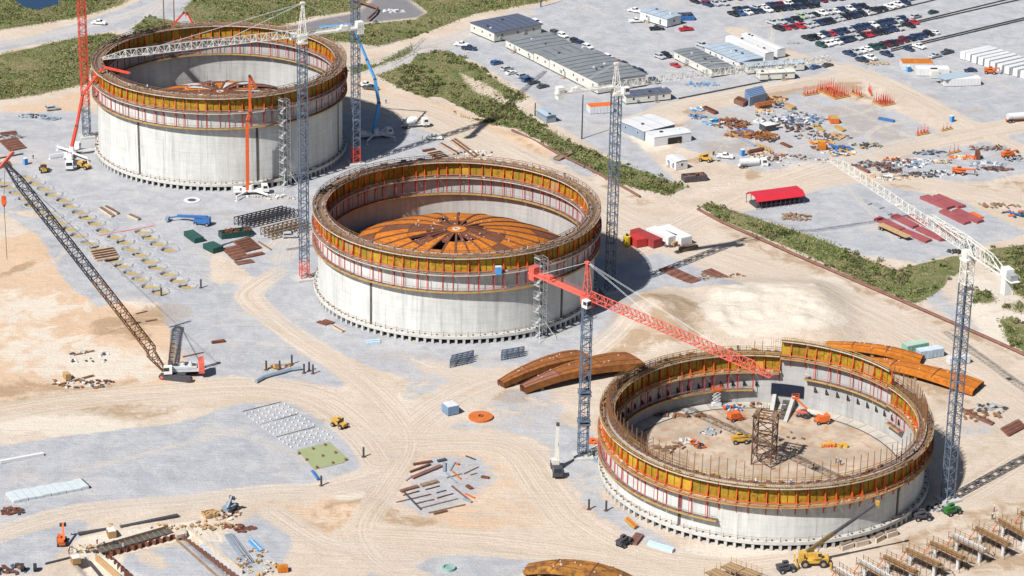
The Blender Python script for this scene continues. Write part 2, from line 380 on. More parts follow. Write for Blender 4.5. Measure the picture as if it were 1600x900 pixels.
zone('pale', .85, 2.2, (110,845),(310,810),(440,910),(330,910),(305,838),(190,862),(200,905),(120,905))
for _ in range(90):                              # small mottling of the worked ground
    blob(random.choice(('damp', 'pale', 'orange', 'gravel', 'damp')), random.uniform(.2, .55), random.uniform(-20, 1620), random.uniform(320, 905), random.uniform(2, 9), random.uniform(2, 6), .9, random.uniform(0, 180))
# --- paved
zone('asph', 1, 1.5, (590,-8),(628,-8),(664,20),(655,27),(600,33),(560,36),(500,47),(435,54),(440,44),(500,30),(560,20))
zone('gravel', 1, 2, (-40,72),(60,55),(190,14),(240,-10),(330,-10),(290,25),(300,40),(260,48),(230,52),(190,46),(60,68),(-40,88))
# --- greens
zone('grass', 0.95, 3, (-30,92),(60,72),(122,58),(175,52),(196,58),(160,80),(142,105),(138,130),(60,148),(-30,160))
zone('grass', 0.9, 3, (-30,-15),(215,-15),(190,8),(120,28),(-30,52))
zone('grass', 0.9, 2.5, (205,45),(228,26),(262,30),(300,40),(276,44),(240,48),(215,52))
zone('grass', 0.95, 3, (285,15),(310,-8),(420,-15),(590,-15),(560,16),(490,26),(430,42),(360,44),(310,40))
zone('grass', 0.95, 2.5, (626,-12),(1000,-30),(835,5),(740,22),(690,42),(640,60),(590,72),(545,66),(440,62),(440,55),(560,38),(650,30),(668,18))
zone('grass', 0.85, 2.5, (545,105),(590,100),(640,72),(648,66),(640,84),(600,100),(560,115),(548,118))
zone('grass', 0.95, 2.5, (588,118),(640,100),(652,84),(700,78),(735,98),(770,122),(823,152),(800,162),(830,186),(890,222),(960,252),(1072,292),(1045,306),(960,285),(880,243),(810,202),(740,188),(680,158),(625,138))
zone('grass', 0.35, 3, (710,110),(760,128),(805,158),(780,166),(735,140))
zone('grass', .1, 1.2, (668,150),(690,152),(760,186),(740,188),(700,172))
zone('grass', 0.9, 2.5, (1092,325),(1112,316),(1150,332),(1205,352),(1290,378),(1350,403),(1400,422),(1445,410),(1500,398),(1505,420),(1480,448),(1430,475),(1345,440),(1255,396),(1180,365),(1120,343))
zone('grass', 0.95, 3, (1535,392),(1620,378),(1620,470),(1590,462),(1570,430),(1535,412))
zone('grass', 0.8, 2, (1560,500),(1580,495),(1610,512),(1610,560),(1575,535)); blob('grass', .75, 1530, 465, 5, 6, .6); blob('grass', .6, 1590, 480, 4, 5, .6)
zone('grass', .0, 2, (1480,430),(1510,440),(1520,470),(1480,475))
HGT = np.zeros(XX.shape)
def mound(px, py, rx, ry, h, ang=0, pw=2):
    c = G(px, py); ca, sa = math.cos(R_(ang)), math.sin(R_(ang)); X, Y = XX-c[0], YY-c[1]
    u, v = X*ca+Y*sa, -X*sa+Y*ca; HGT[:] += h*np.exp(-(np.abs(u/rx)**pw+np.abs(v/ry)**pw))
mound(1205, 488, 20, 22, 2.8, 0, 5); [mound(1200+random.uniform(-80, 80), 490+random.uniform(-28, 28), random.uniform(1.5, 4), random.uniform(1.5, 4), random.uniform(-.5, .6)) for _ in range(30)]; [mound(1205+random.uniform(-85, 85), 488+random.uniform(-30, 30), random.uniform(.8, 1.6), random.uniform(.8, 1.6), random.uniform(-.55, .55)) for _ in range(150)]; mound(1270, 480, 10, 14, 1.4); mound(1030, 500, 12, 16, 5.0); [mound(1030+random.uniform(-55, 55), 500+random.uniform(-30, 30), random.uniform(1, 2.2), random.uniform(4, 9), random.uniform(.2, .6), 25) for _ in range(16)]; mound(980, 535, 9, 12, 1.2)
mound(560, 795, 7, 8, .7); mound(720, 110, 14, 7, .9); mound(880, 230, 22, 3, .8, -30); mound(1190, 350, 30, 4, .8, -35)
mound(270, 715, 14, 12, .35); mound(215, 820, 16, 2.2, .8, 35); mound(60, 400, 9, 9, .6); mound(195, 468, 9, 4, .9)
mound(290, 348, 4, 6, .9); mound(1540, 470, 5, 14, .6); mound(1190, 262, 5, 4, .8); mound(1250, 255, 7, 4, .8)
for _ in range(60): mound(random.uniform(0, 1600), random.uniform(360, 900), random.uniform(2, 7), random.uniform(2, 7), random.uniform(-.12, .22))
for px, py, zt in ((-97., 872.6, 0), (-16.3, 753.3, 0), (63.8, 632.7, 0)):
    HGT *= 1-sstep((50-np.hypot(XX-px, YY-py))/6)          # level around the tanks
# pits: (x, y) in the photograph
PITS = [[(43,277),(57,286),(70,295),(83,304),(100,312.5),(110,321.5),(125,331.5),(136,340),(150,349),(163,360)],
        [(5,284),(13,292),(27,301),(41,310),(51,320),(71,329),(84,338.5),(95,348),(110,357.5),(123,367.5),(140,379),(153,387)],
        [(180,370),(195,378),(204,389),(220,397.5),(234,408),(246,417.5),(264,428),(279,438),(292,447.5)],
        [(176,406),(192,415),(206,426),(220,436),(235,447),(250,456)],
        [(224,362),(234,371),(247.5,380.5),(265,390)]]
for row in PITS:
    for p in row:
        c = G(*p); d = np.hypot(XX-c[0], YY-c[1]); HGT[d < 2.35] = -1.5
# sheet-pile trench at the lower left and the pond are sunk as well
def sink(z, *px):
    pts = [G(*p) for p in px]; ins = np.zeros(XX.shape, bool)
    for a, b in zip(pts, pts[1:]+pts[:1]):
        ins ^= ((a[1] > YY) != (b[1] > YY)) & (XX < (b[0]-a[0])*(YY-a[1])/(b[1]-a[1]+1e-12)+a[0])
    HGT[ins] = z
sink(-1.0, (286,838),(298,838),(385,905),(362,905)); sink(-.7, (150,862),(275,834),(290,842),(160,873))
sink(-1.6, (118,878),(150,866),(240,915),(150,915))
sink(-1.2, (8,-12),(97,-12),(92,6),(60,15),(36,11))
NOISE_Z = (NP.rand(*XX.shape)-.5)*.10
vz = HGT+NOISE_Z*(np.hypot(XX-63.8, YY-632.7) > 45)
V = np.stack([XX, YY, vz], -1).reshape(-1, 3)
idx = np.arange(NXg*NYg).reshape(NYg, NXg)
Fq = np.stack([idx[:-1, :-1], idx[:-1, 1:], idx[1:, 1:], idx[1:, :-1]], -1).reshape(-1, 4)
# far skirt out to the horizon
b0 = len(V); far = 9000.
ring = [(GX0, GY0), (GX1, GY0), (GX1, GY1), (GX0, GY1)]; outr = [(-far, -far), (far, -far), (far, far), (-far, far)]
V = np.concatenate([V, np.array([(x, y, -.02) for x, y in ring+outr])])
Fq = np.concatenate([Fq, np.array([(b0+4+i, b0+4+(i+1) % 4, b0+(i+1) % 4, b0+i) for i in range(4)])])
gm = bpy.data.meshes.new('ground'); gm.vertices.add(len(V)); gm.vertices.foreach_set('co', V.ravel())
gm.loops.add(Fq.size); gm.loops.foreach_set('vertex_index', Fq.ravel()); gm.polygons.add(len(Fq))
gm.polygons.foreach_set('loop_start', np.arange(0, Fq.size, 4)); gm.polygons.foreach_set('loop_total', np.full(len(Fq), 4))
gm.polygons.foreach_set('use_smooth', np.ones(len(Fq), bool)); gm.update(); gm.validate()
def attr(name, *chs):
    a = gm.attributes.new(name, 'FLOAT_COLOR', 'POINT'); d = np.zeros((len(V), 4)); n_ = NXg*NYg
    for i, c in enumerate(chs): d[:n_, i] = c.ravel(); d[n_:, i] = (.6, .7, 0, 0)[i] if name == 'zone_a' else 0
    a.data.foreach_set('color', d.ravel())
attr('zone_a', CH['gravel'], CH['grass'], CH['damp'], CH['pale']); attr('zone_b', CH['trk'], CH['trku'], CH['orange'], CH['asph'])
def ground_material():
    m = bpy.data.materials.new('site_ground'); m.use_nodes = True; n = m.node_tree; N = n.nodes; L = n.links; b = N['Principled BSDF']
    b.inputs['Roughness'].default_value = .95; b.inputs['Specular IOR Level'].default_value = .1
    geo = N.new('ShaderNodeNewGeometry')
    def A(name):
        a = N.new('ShaderNodeAttribute'); a.attribute_name = name; s = N.new('ShaderNodeSeparateColor'); L.new(a.outputs['Color'], s.inputs[0]); return s.outputs[0], s.outputs[1], s.outputs[2], a.outputs['Alpha']
    def noise(sc_, det=6, ro=.65, vec=None, dist=0.):
        t = N.new('ShaderNodeTexNoise'); t.inputs['Scale'].default_value = sc_; t.inputs['Detail'].default_value = det; t.inputs['Roughness'].default_value = ro; t.inputs['Distortion'].default_value = dist
        L.new(vec or geo.outputs['Position'], t.inputs['Vector']); return t.outputs['Fac']
    def val(x): return x
    def math_(op, a, c, d=None, clamp=False):
        t = N.new('ShaderNodeMath'); t.operation = op; t.use_clamp = clamp
        for i, q in enumerate((a, c, d)):
            if q is None: continue
            if isinstance(q, (int, float)): t.inputs[i].default_value = q
            else: L.new(q, t.inputs[i])
        return t.outputs[0]
    def mrange(v, a, c, d=0., e=1.):
        t = N.new('ShaderNodeMapRange'); t.interpolation_type = 'SMOOTHSTEP'
        for i, q in enumerate((a, c, d, e)): t.inputs[i+1].default_value = q
        L.new(v, t.inputs[0]); return t.outputs[0]
    def mixc(f, a, c, bt='MIX'):
        t = N.new('ShaderNodeMix'); t.data_type = 'RGBA'; t.blend_type = bt
        for i, q in ((0, f), (6, a), (7, c)):
            if isinstance(q, tuple): t.inputs[i].default_value = (*q, 1)
            elif isinstance(q, (int, float)): t.inputs[i].default_value = q
            else: L.new(q, t.inputs[i])
        return t.outputs[2]
    gr, gs, dp, pl = A('zone_a'); tk, tu, og, asp = A('zone_b')
    nb = noise(.06, 9, .68); nm = noise(.35, 6, .65); nf = noise(2.2, 4, .7); n3 = noise(.14, 7, .7, dist=.6)
    def rag(mask, nz, k=.9): return mrange(math_('ADD', mask, math_('MULTIPLY', math_('SUBTRACT', nz, .5), k)), .38, .62)
    # streaks that run along each track
    cmb = N.new('ShaderNodeCombineXYZ'); L.new(math_('MULTIPLY', tu, 1.5), cmb.inputs[0])
    va = N.new('ShaderNodeVectorMath'); va.operation = 'MULTIPLY_ADD'; L.new(geo.outputs['Position'], va.inputs[0]); va.inputs[1].default_value = (.02, .02, .02); L.new(cmb.outputs[0], va.inputs[2])
    st = noise(1.3, 5, .7, va.outputs[0])
    # free ruts off the tracks: long thin noise in two directions
    mp = N.new('ShaderNodeMapping'); mp.inputs['Rotation'].default_value = (0, 0, .5); mp.inputs['Scale'].default_value = (.07, .9, 1); L.new(geo.outputs['Position'], mp.inputs['Vector'])
    st2a = noise(1.0, 7, .75, mp.outputs[0], .5)
    mp2 = N.new('ShaderNodeMapping'); mp2.inputs['Rotation'].default_value = (0, 0, -.75); mp2.inputs['Scale'].default_value = (.06, 1.0, 1); L.new(geo.outputs['Position'], mp2.inputs['Vector'])
    st2b = noise(1.0, 7, .75, mp2.outputs[0], .6); fm = N.new('ShaderNodeMix'); L.new(mrange(noise(.035, 3, .5), .45, .55), fm.inputs[0]); L.new(st2a, fm.inputs[2]); L.new(st2b, fm.inputs[3]); st2 = fm.outputs[0]
    sand = mixc(mrange(nb, .35, .65), (.455, .375, .30), (.54, .465, .39))
    sand = mixc(math_('MULTIPLY', rag(og, n3), .7), sand, (.545, .37, .24))
    sand = mixc(math_('MULTIPLY', mrange(nm, .42, .72), .26), sand, (.34, .255, .18))
    sand = mixc(math_('MULTIPLY', rag(dp, n3, 1.3), .8), sand, mixc(nm, (.27, .18, .11), (.37, .265, .165)))
    sand = mixc(math_('MULTIPLY', rag(pl, n3, 1.3), .9), sand, (.57, .515, .44))
    sand = mixc(math_('MULTIPLY', mrange(st2, .54, .70), .36), sand, (.37, .28, .20)); sand = mixc(math_('MULTIPLY', mrange(st2, .46, .32), .35), sand, (.56, .47, .385))
    grav = mixc(mrange(n3, .3, .7), (.305, .315, .342), (.415, .418, .432)); grav = mixc(math_('MULTIPLY', mrange(nm, .45, .72), .35), grav, (.28, .278, .285))
    grav = mixc(math_('MULTIPLY', mrange(nb, .52, .72), .5), grav, (.49, .44, .385))
    grav = mixc(math_('MULTIPLY', mrange(st2, .54, .7), .35), grav, (.31, .30, .295))
    n4 = noise(.45, 6, .72, dist=.8); n5 = math_('ADD', math_('MULTIPLY', n3, .6), math_('MULTIPLY', n4, .4)); col = mixc(rag(gr, n5, 1.5), sand, grav)
    grav = mixc(math_('MULTIPLY', rag(dp, n3, 1.3), .55), grav, (.30, .25, .215))
    col = mixc(rag(gr, n5, 1.5), sand, grav)
    tcol = mixc(mrange(st, .34, .66), (.415, .335, .26), (.56, .485, .41))
    tcol = mixc(math_('MULTIPLY', gr, .8), tcol, mixc(mrange(st, .36, .64), (.34, .33, .325), (.47, .46, .45)))
    col = mixc(math_('MULTIPLY', rag(tk, nm, .7), .8), col, tcol)
    col = mixc(asp, col, mixc(nm, (.15, .145, .155), (.22, .215, .225)))
    gcol = mixc(mrange(nb, .38, .62), (.105, .135, .045), (.190, .175, .085))
    gcol = mixc(math_('MULTIPLY', mrange(nm, .45, .7), .7), gcol, (.075, .10, .035)); gcol = mixc(math_('MULTIPLY', mrange(n3, .50, .68), .75), gcol, (.25, .19, .125))
    col = mixc(rag(gs, n3, 1.0), col, gcol)
    fine = mrange(nf, .28, .72, .86, 1.12)
    col = mixc(1., col, fine, 'MULTIPLY'); L.new(col, b.inputs['Base Color'])
    bp = N.new('ShaderNodeBump'); bp.inputs['Strength'].default_value = .7; bp.inputs['Distance'].default_value = .4
    L.new(math_('ADD', math_('ADD', math_('MULTIPLY', nf, .5), nm), math_('MULTIPLY', st2, 1.2)), bp.inputs['Height']); L.new(bp.outputs[0], b.inputs['Normal'])
    return m
M_ground = ground_material(); gm.materials.append(M_ground)
put('ground', gm, kind='structure')
# --- pond
mw = bpy.data.materials.new('pond_water'); mw.use_nodes = True; _p = mw.node_tree.nodes['Principled BSDF']
_p.inputs['Base Color'].default_value = (.012, .035, .085, 1); _p.inputs['Roughness'].default_value = .12
b = MB(); b.prism([G(x, y)[:2] for x, y in ((4,-14),(99,-14),(95,7),(62,17),(34,12))], -.75, -.55); b.build('water', mw, kind='structure')
# --- grass blades and leafy scrub over the green zones
gz = CH['grass']
def quads(name, cx, cy, cz, l, wd, lean, mi, mats_):
    n = len(cx); a = NP.rand(n)*6.283; dx, dy = np.cos(a), np.sin(a); ln = lean*l
    v = np.stack([np.stack([cx-dy*wd, cy+dx*wd, cz-.05], -1), np.stack([cx+dy*wd, cy-dx*wd, cz-.05], -1), np.stack([cx+dx*ln+dy*wd*.6, cy+dy*ln-dx*wd*.6, cz+l], -1), np.stack([cx+dx*ln-dy*wd*.9, cy+dy*ln+dx*wd*.9, cz+l*.8], -1)], 1).reshape(-1, 3)
    me = bpy.data.meshes.new(name); me.vertices.add(4*n); me.vertices.foreach_set('co', v.ravel()); me.loops.add(4*n); me.loops.foreach_set('vertex_index', np.arange(4*n))
    me.polygons.add(n); me.polygons.foreach_set('loop_start', np.arange(0, 4*n, 4)); me.polygons.foreach_set('loop_total', np.full(n, 4))
    for m_ in mats_: me.materials.append(m_)
    me.polygons.foreach_set('material_index', mi); me.update(); return put(name, me, kind='stuff')
def field(x, y): return .5+.25*np.sin(x*.23+2.1*np.sin(y*.11))*np.sin(y*.19+1.7*np.sin(x*.08))+.25*np.sin(x*.071+1.3*np.sin(y*.05)+.7)
def pick(n, sel):
    jj, ii = np.where(sel); k = NP.randint(0, len(ii), n); x = _xs[ii[k]]+NP.rand(n)-.5; y = _ys[jj[k]]+NP.rand(n)-.5
    return x, y, HGT[jj[k], ii[k]], gz[jj[k], ii[k]]
def leafmat(name, c0, c1): return mat(name, c0, .85, .35, .25, rust=(c1, .45))
MG = [leafmat('grass_green', (.135, .18, .055), (.21, .19, .085)), leafmat('grass_deep', (.09, .13, .038), (.13, .14, .05)), leafmat('grass_straw', (.26, .22, .12), (.17, .165, .065)), leafmat('grass_brown', (.22, .165, .105), (.26, .21, .125))]
MS = [leafmat('scrub_green', (.11, .155, .042), (.15, .155, .055)), leafmat('scrub_dark', (.065, .095, .03), (.09, .10, .04)), leafmat('scrub_brown', (.20, .155, .09), (.13, .125, .055)), leafmat('scrub_olive', (.17, .175, .065), (.11, .13, .045))]
x, y, z, g_ = pick(120000, gz > .12); f = field(x, y); keep = NP.rand(len(x)) < g_*np.clip(f*1.3, .15, 1); x, y, z, f = x[keep], y[keep], z[keep], f[keep]; n = len(x)
mi = np.where(NP.rand(n) < .2, 3, np.where(f > .62, NP.randint(0, 2, n), np.where(f > .38, NP.randint(0, 3, n), NP.randint(2, 4, n))))
o = quads('grass', x, y, z, .12+.42*NP.rand(n)*f, .12+.25*NP.rand(n), .7*NP.rand(n), mi, MG); o['label'] = 'rough olive green and straw grass of the verges and fields'; o['category'] = 'grass'
# bushes: leaf clumps gathered round scattered stems
def bushes(nb, sel, rmin, rmax, thr):
    x, y, z, g_ = pick(nb, sel); f = field(x*1.7+9, y*1.7); k = (f > thr) & (NP.rand(nb) < g_); x, y, z, f = x[k], y[k], z[k], f[k]; n = len(x)
    r = rmin+(rmax-rmin)*NP.rand(n)**2; h = r*(.7+.7*NP.rand(n)); m_ = NP.randint(0, 4, n); cnt = (14+26*r).astype(int); ix = np.repeat(np.arange(n), cnt); N_ = len(ix)
    a = NP.rand(N_)*6.283; q = np.sqrt(NP.rand(N_)); zz = NP.rand(N_)*np.sqrt(1-q*q*.95)
    return x[ix]+r[ix]*q*np.cos(a), y[ix]+r[ix]*q*np.sin(a), z[ix]+h[ix]*zz, .15+.38*NP.rand(N_)*np.minimum(r[ix], 1.2), .10+.16*NP.rand(N_), np.where(NP.rand(N_) < .2, NP.randint(0, 4, N_), m_[ix])
b1_ = bushes(3000, (gz > .2) & (XX > -42) & (YY < 1010), .25, 1.15, .42); b2_ = bushes(900, (gz > .4) & ((XX <= -42) | (YY >= 1010)), .25, 1.0, .55)
bb = [np.concatenate(t) for t in zip(b1_, b2_)]; n = len(bb[0])
o = quads('scrub', bb[0], bb[1], bb[2], bb[3], bb[4], .9*NP.rand(n), bb[5], MS); o['label'] = 'mixed green and brown scrub bushes along the ditch bank'; o['category'] = 'scrub'; print('leaves', n)
# ================================================================== TANKS
def concrete_wall_material(name, c, uvs=(1, 1), dark=.0):
    m = bpy.data.materials.new(name); m.use_nodes = True; n = m.node_tree; N = n.nodes; L = n.links; b = N['Principled BSDF']; b.inputs['Roughness'].default_value = .85; b.inputs['Specular IOR Level'].default_value = .15
    uv = N.new('ShaderNodeUVMap'); br = N.new('ShaderNodeTexBrick'); L.new(uv.outputs[0], br.inputs['Vector'])
    br.offset = 0; br.inputs['Scale'].default_value = 1; br.inputs['Mortar Size'].default_value = .012; br.inputs['Brick Width'].default_value = 1; br.inputs['Row Height'].default_value = 1; br.inputs['Mortar Smooth'].default_value = .3
    br.inputs['Color1'].default_value = (*c, 1); br.inputs['Color2'].default_value = (c[0]*.955, c[1]*.955, c[2]*.95, 1); br.inputs['Mortar'].default_value = (c[0]*.80, c[1]*.79, c[2]*.77, 1)
    g = N.new('ShaderNodeNewGeometry')
    def nz(s, mp, a, e, lo, hi, det=6):
        q = N.new('ShaderNodeMapping'); q.inputs['Scale'].default_value = mp; L.new(g.outputs['Position'], q.inputs['Vector'])
        t = N.new('ShaderNodeTexNoise'); t.inputs['Scale'].default_value = s; t.inputs['Detail'].default_value = det; t.inputs['Roughness'].default_value = .7; L.new(q.outputs[0], t.inputs['Vector'])
        r = N.new('ShaderNodeMapRange'); r.inputs[1].default_value = a; r.inputs[2].default_value = e; r.inputs[3].default_value = lo; r.inputs[4].default_value = hi; L.new(t.outputs['Fac'], r.inputs[0]); return r.outputs[0]
    cur = br.outputs['Color']
    for v in (nz(.5, (1, 1, .12), .3, .7, .84, 1.1), nz(.9, (1, 1, .04), .54, .72, 1., .72), nz(.10, (1, 1, 1), .3, .7, .88, 1.08), nz(1.1, (.12, .12, 1.6), .5, .72, 1., .86), nz(.35, (1, 1, .5), .6, .68, 1., 1.1)):   # streaks run down the wall
        x = N.new('ShaderNodeMix'); x.data_type = 'RGBA'; x.blend_type = 'MULTIPLY'; x.inputs[0].default_value = 1; L.new(cur, x.inputs[6]); L.new(v, x.inputs[7]); cur = x.outputs[2]
    L.new(cur, b.inputs['Base Color'])
    bp = N.new('ShaderNodeBump'); bp.inputs['Strength'].default_value = .25; bp.inputs['Distance'].default_value = .05; L.new(br.outputs['Fac'], bp.inputs['Height']); bp.invert = True; L.new(bp.outputs[0], b.inputs['Normal'])
    return m
M_wall = concrete_wall_material('tank_concrete', (.57, .575, .56)); M_liner = concrete_wall_material('tank_inner_face', (.41, .41, .405))  # inner face toned darker, deepening the shade inside the tanks
M_slab = mat('slab_concrete', (.47, .465, .44), .9, .15, .5); M_rim = mat('wet_rim_concrete', (.10, .08, .08), .9, .3, .6); M_rimp = mat('rim_pour_pale', (.46, .44, .42), .9, .2, .5)
M_strip = mat('dark_channel', (.085, .08, .072), .8, .35, .6); M_stain = mat('olive_ply_rib', (.17, .10, .012), .8, .2, 1.)
M_deckg = mat('weathered_deck_boards', (.18, .125, .115), .9, .25, .5); M_deckw = mat('fresh_deck_boards', (.40, .225, .105), .85, .2, .5)
M_railw = mat('pale_rail_timber', (.48, .41, .33), .8, .2, .5); M_hang = mat('red_hanger', (.52, .05, .05), .5, .2, .6)
RW = 40.0; NB = 36; DA = 2*math.pi/NB
def cyl_uv(name, R, z0, z1, a0, a1, n, m, flip, pw, ph, zoff=0.):
    nz_ = 2; vs = []; fs = []; uv = []
    for k in range(n+1):
        t = a0+(a1-a0)*k/n
        for z in (z0, z1): vs.append((R*math.cos(t), R*math.sin(t), z))
    for k in range(n):
        f = (2*k, 2*k+2, 2*k+3, 2*k+1); fs.append(f[::-1] if flip else f)
    me = bpy.data.meshes.new(name); me.from_pydata(vs, [], fs); l = me.uv_layers.new(name='UVMap')
    for li, vi in enumerate(me.loops):
        k, j = divmod(vi.vertex_index, 2); t = a0+(a1-a0)*k/n
        l.data[li].uv = (t*40/pw, ((z1 if j else z0)-zoff)/ph)
    me.materials.append(m); me.update(); return me
def seg_meshes(s):
    """one 10-degree bay of the climbing formwork; s=+1 outside face, -1 inside face; z is relative to the top walkway"""
    R = RW if s > 0 else RW-.8; r = lambda o: R+s*o; h = DA/2; W = .60*DA        # wide bay then narrow bay
    def rg(mb, o0, o1, z0, z1, a0=-h+.002, a1=h-.002, n=6):
        ra, rb = sorted((r(o0), r(o1))); mb.ring(ra, rb, z0, z1, a0, a1, n)
    def P(o, a, z): return (r(o)*math.cos(a), r(o)*math.sin(a), z)
    d = {}
    def panel(a0, a1, nr):
        mb = MB(); rg(mb, .05, .2, -4.35, -.12, a0, a1, 3); mb.m(1)
        for k in range(nr+1):
            a = a0+(a1-a0)*k/nr; a = min(max(a, a0+.0012), a1-.0012); mb.bar(P(.27, a, -4.3), P(.27, a, -.2), .10 if 0 < k < nr else .07, .14, up=(math.cos(a), math.sin(a), 0))
        return mb.mesh('form_panel', [M_yel, M_stain])
    e = .0045
    d['panel_w'] = panel(-h+e, -h+W-e, 2); d['panel_n'] = panel(-h+W+e, h-e, 1)
    def soldier():
        mb = MB(); u = (1, 0, 0)
        mb.bar(P(.5, 0, -4.75), P(.5, 0, .02), .27, .32, up=u); mb.bar(P(.62, 0, -2.6), P(1.35, 0, -4.6), .15); mb.bar(P(.6, 0, -4.6), P(1.5, 0, -4.62), .16)
        return mb.mesh('soldier', M_red)
    d['soldier'] = soldier()
    mb = MB()
    rg(mb, .31, .46, -.10, .10, n=3)
    d['waler'] = mb.mesh('waler', M_red)
    def hanger():
        mb = MB(); mb.bar(P(.12, 0, -9.7), P(.12, 0, -5.0), .16, .2, up=(1, 0, 0)); mb.bar(P(1.45, 0, -9.75), P(1.45, 0, -4.9), .11, .12, up=(1, 0, 0)); mb.bar(P(.12, 0, -9.75), P(1.5, 0, -9.75), .12); mb.bar(P(.12, 0, -6.9), P(1.45, 0, -5.1), .12)
        return mb.mesh('hanger', M_hang)
    d['hanger'] = hanger()
    def stub():
        mb = MB(); mb.bar(P(.12, 0, -7.4), P(.12, 0, -5.0), .2, .22, up=(1, 0, 0)); mb.bar(P(.12, 0, -6.6), P(1.45, 0, -5.0), .13); return mb.mesh('bracket', M_hang)
    d['stub'] = stub()
    def plat(o0, o1, z, rail, mats_, ochre=False):
        mb = MB(); 
        for k in range(3):                                         # planks with gaps
            w_ = (o1-o0)/3; rg(mb, o0+w_*k+.02, o0+w_*(k+1)-.02, z-.10, z-.02*k)
        mb.m(1); rg(mb, o1, o1+.09, z-.30 if ochre else z-.16, z+.12)
        mb.m(2)
        for zz in rail: rg(mb, o1-.03, o1+.04, z+zz-.07, z+zz+.07)
        for k in range(3):
            a = -h+DA*(k+.5)/3; mb.bar(P(o1-.05, a, z-.1), P(o1-.05, a, z+1.15), .09)
        return mb.mesh('platform', mats_)
    d['mid'] = plat(.15, 1.75, -4.85, (.5, 1.05), [M_deckg, M_railw, M_plank]); d['midw'] = plat(.15, 1.75, -4.85, (.5, 1.05), [M_deckw, M_deckw, M_ply])
    d['low'] = plat(.15, 1.6, -9.85, (1.05,), [M_deckg, M_ochre, M_plank], True)
    d['top'] = plat(.22, 1.45, .0, (.55, 1.1), [M_deckg, M_railw, M_brown])
    d['topw'] = plat(.22, 1.45, .0, (.55, 1.1), [M_deckg, M_railw, M_ochre])
    return d
SEG = {1: seg_meshes(1), -1: seg_meshes(-1)}
def px_angle(c, R, z, px, front=True):
    """angle on a circle whose point projects to image column px"""
    best = None
    for k in range(1440):
        t = 2*math.pi*k/1440
        if (math.sin(t) < 0) != front: continue
        e = abs(PX((c[0]+R*math.cos(t), c[1]+R*math.sin(t), z))[0]-px)
        if best is None or e < best[0]: best = (e, t)
    return best[1]
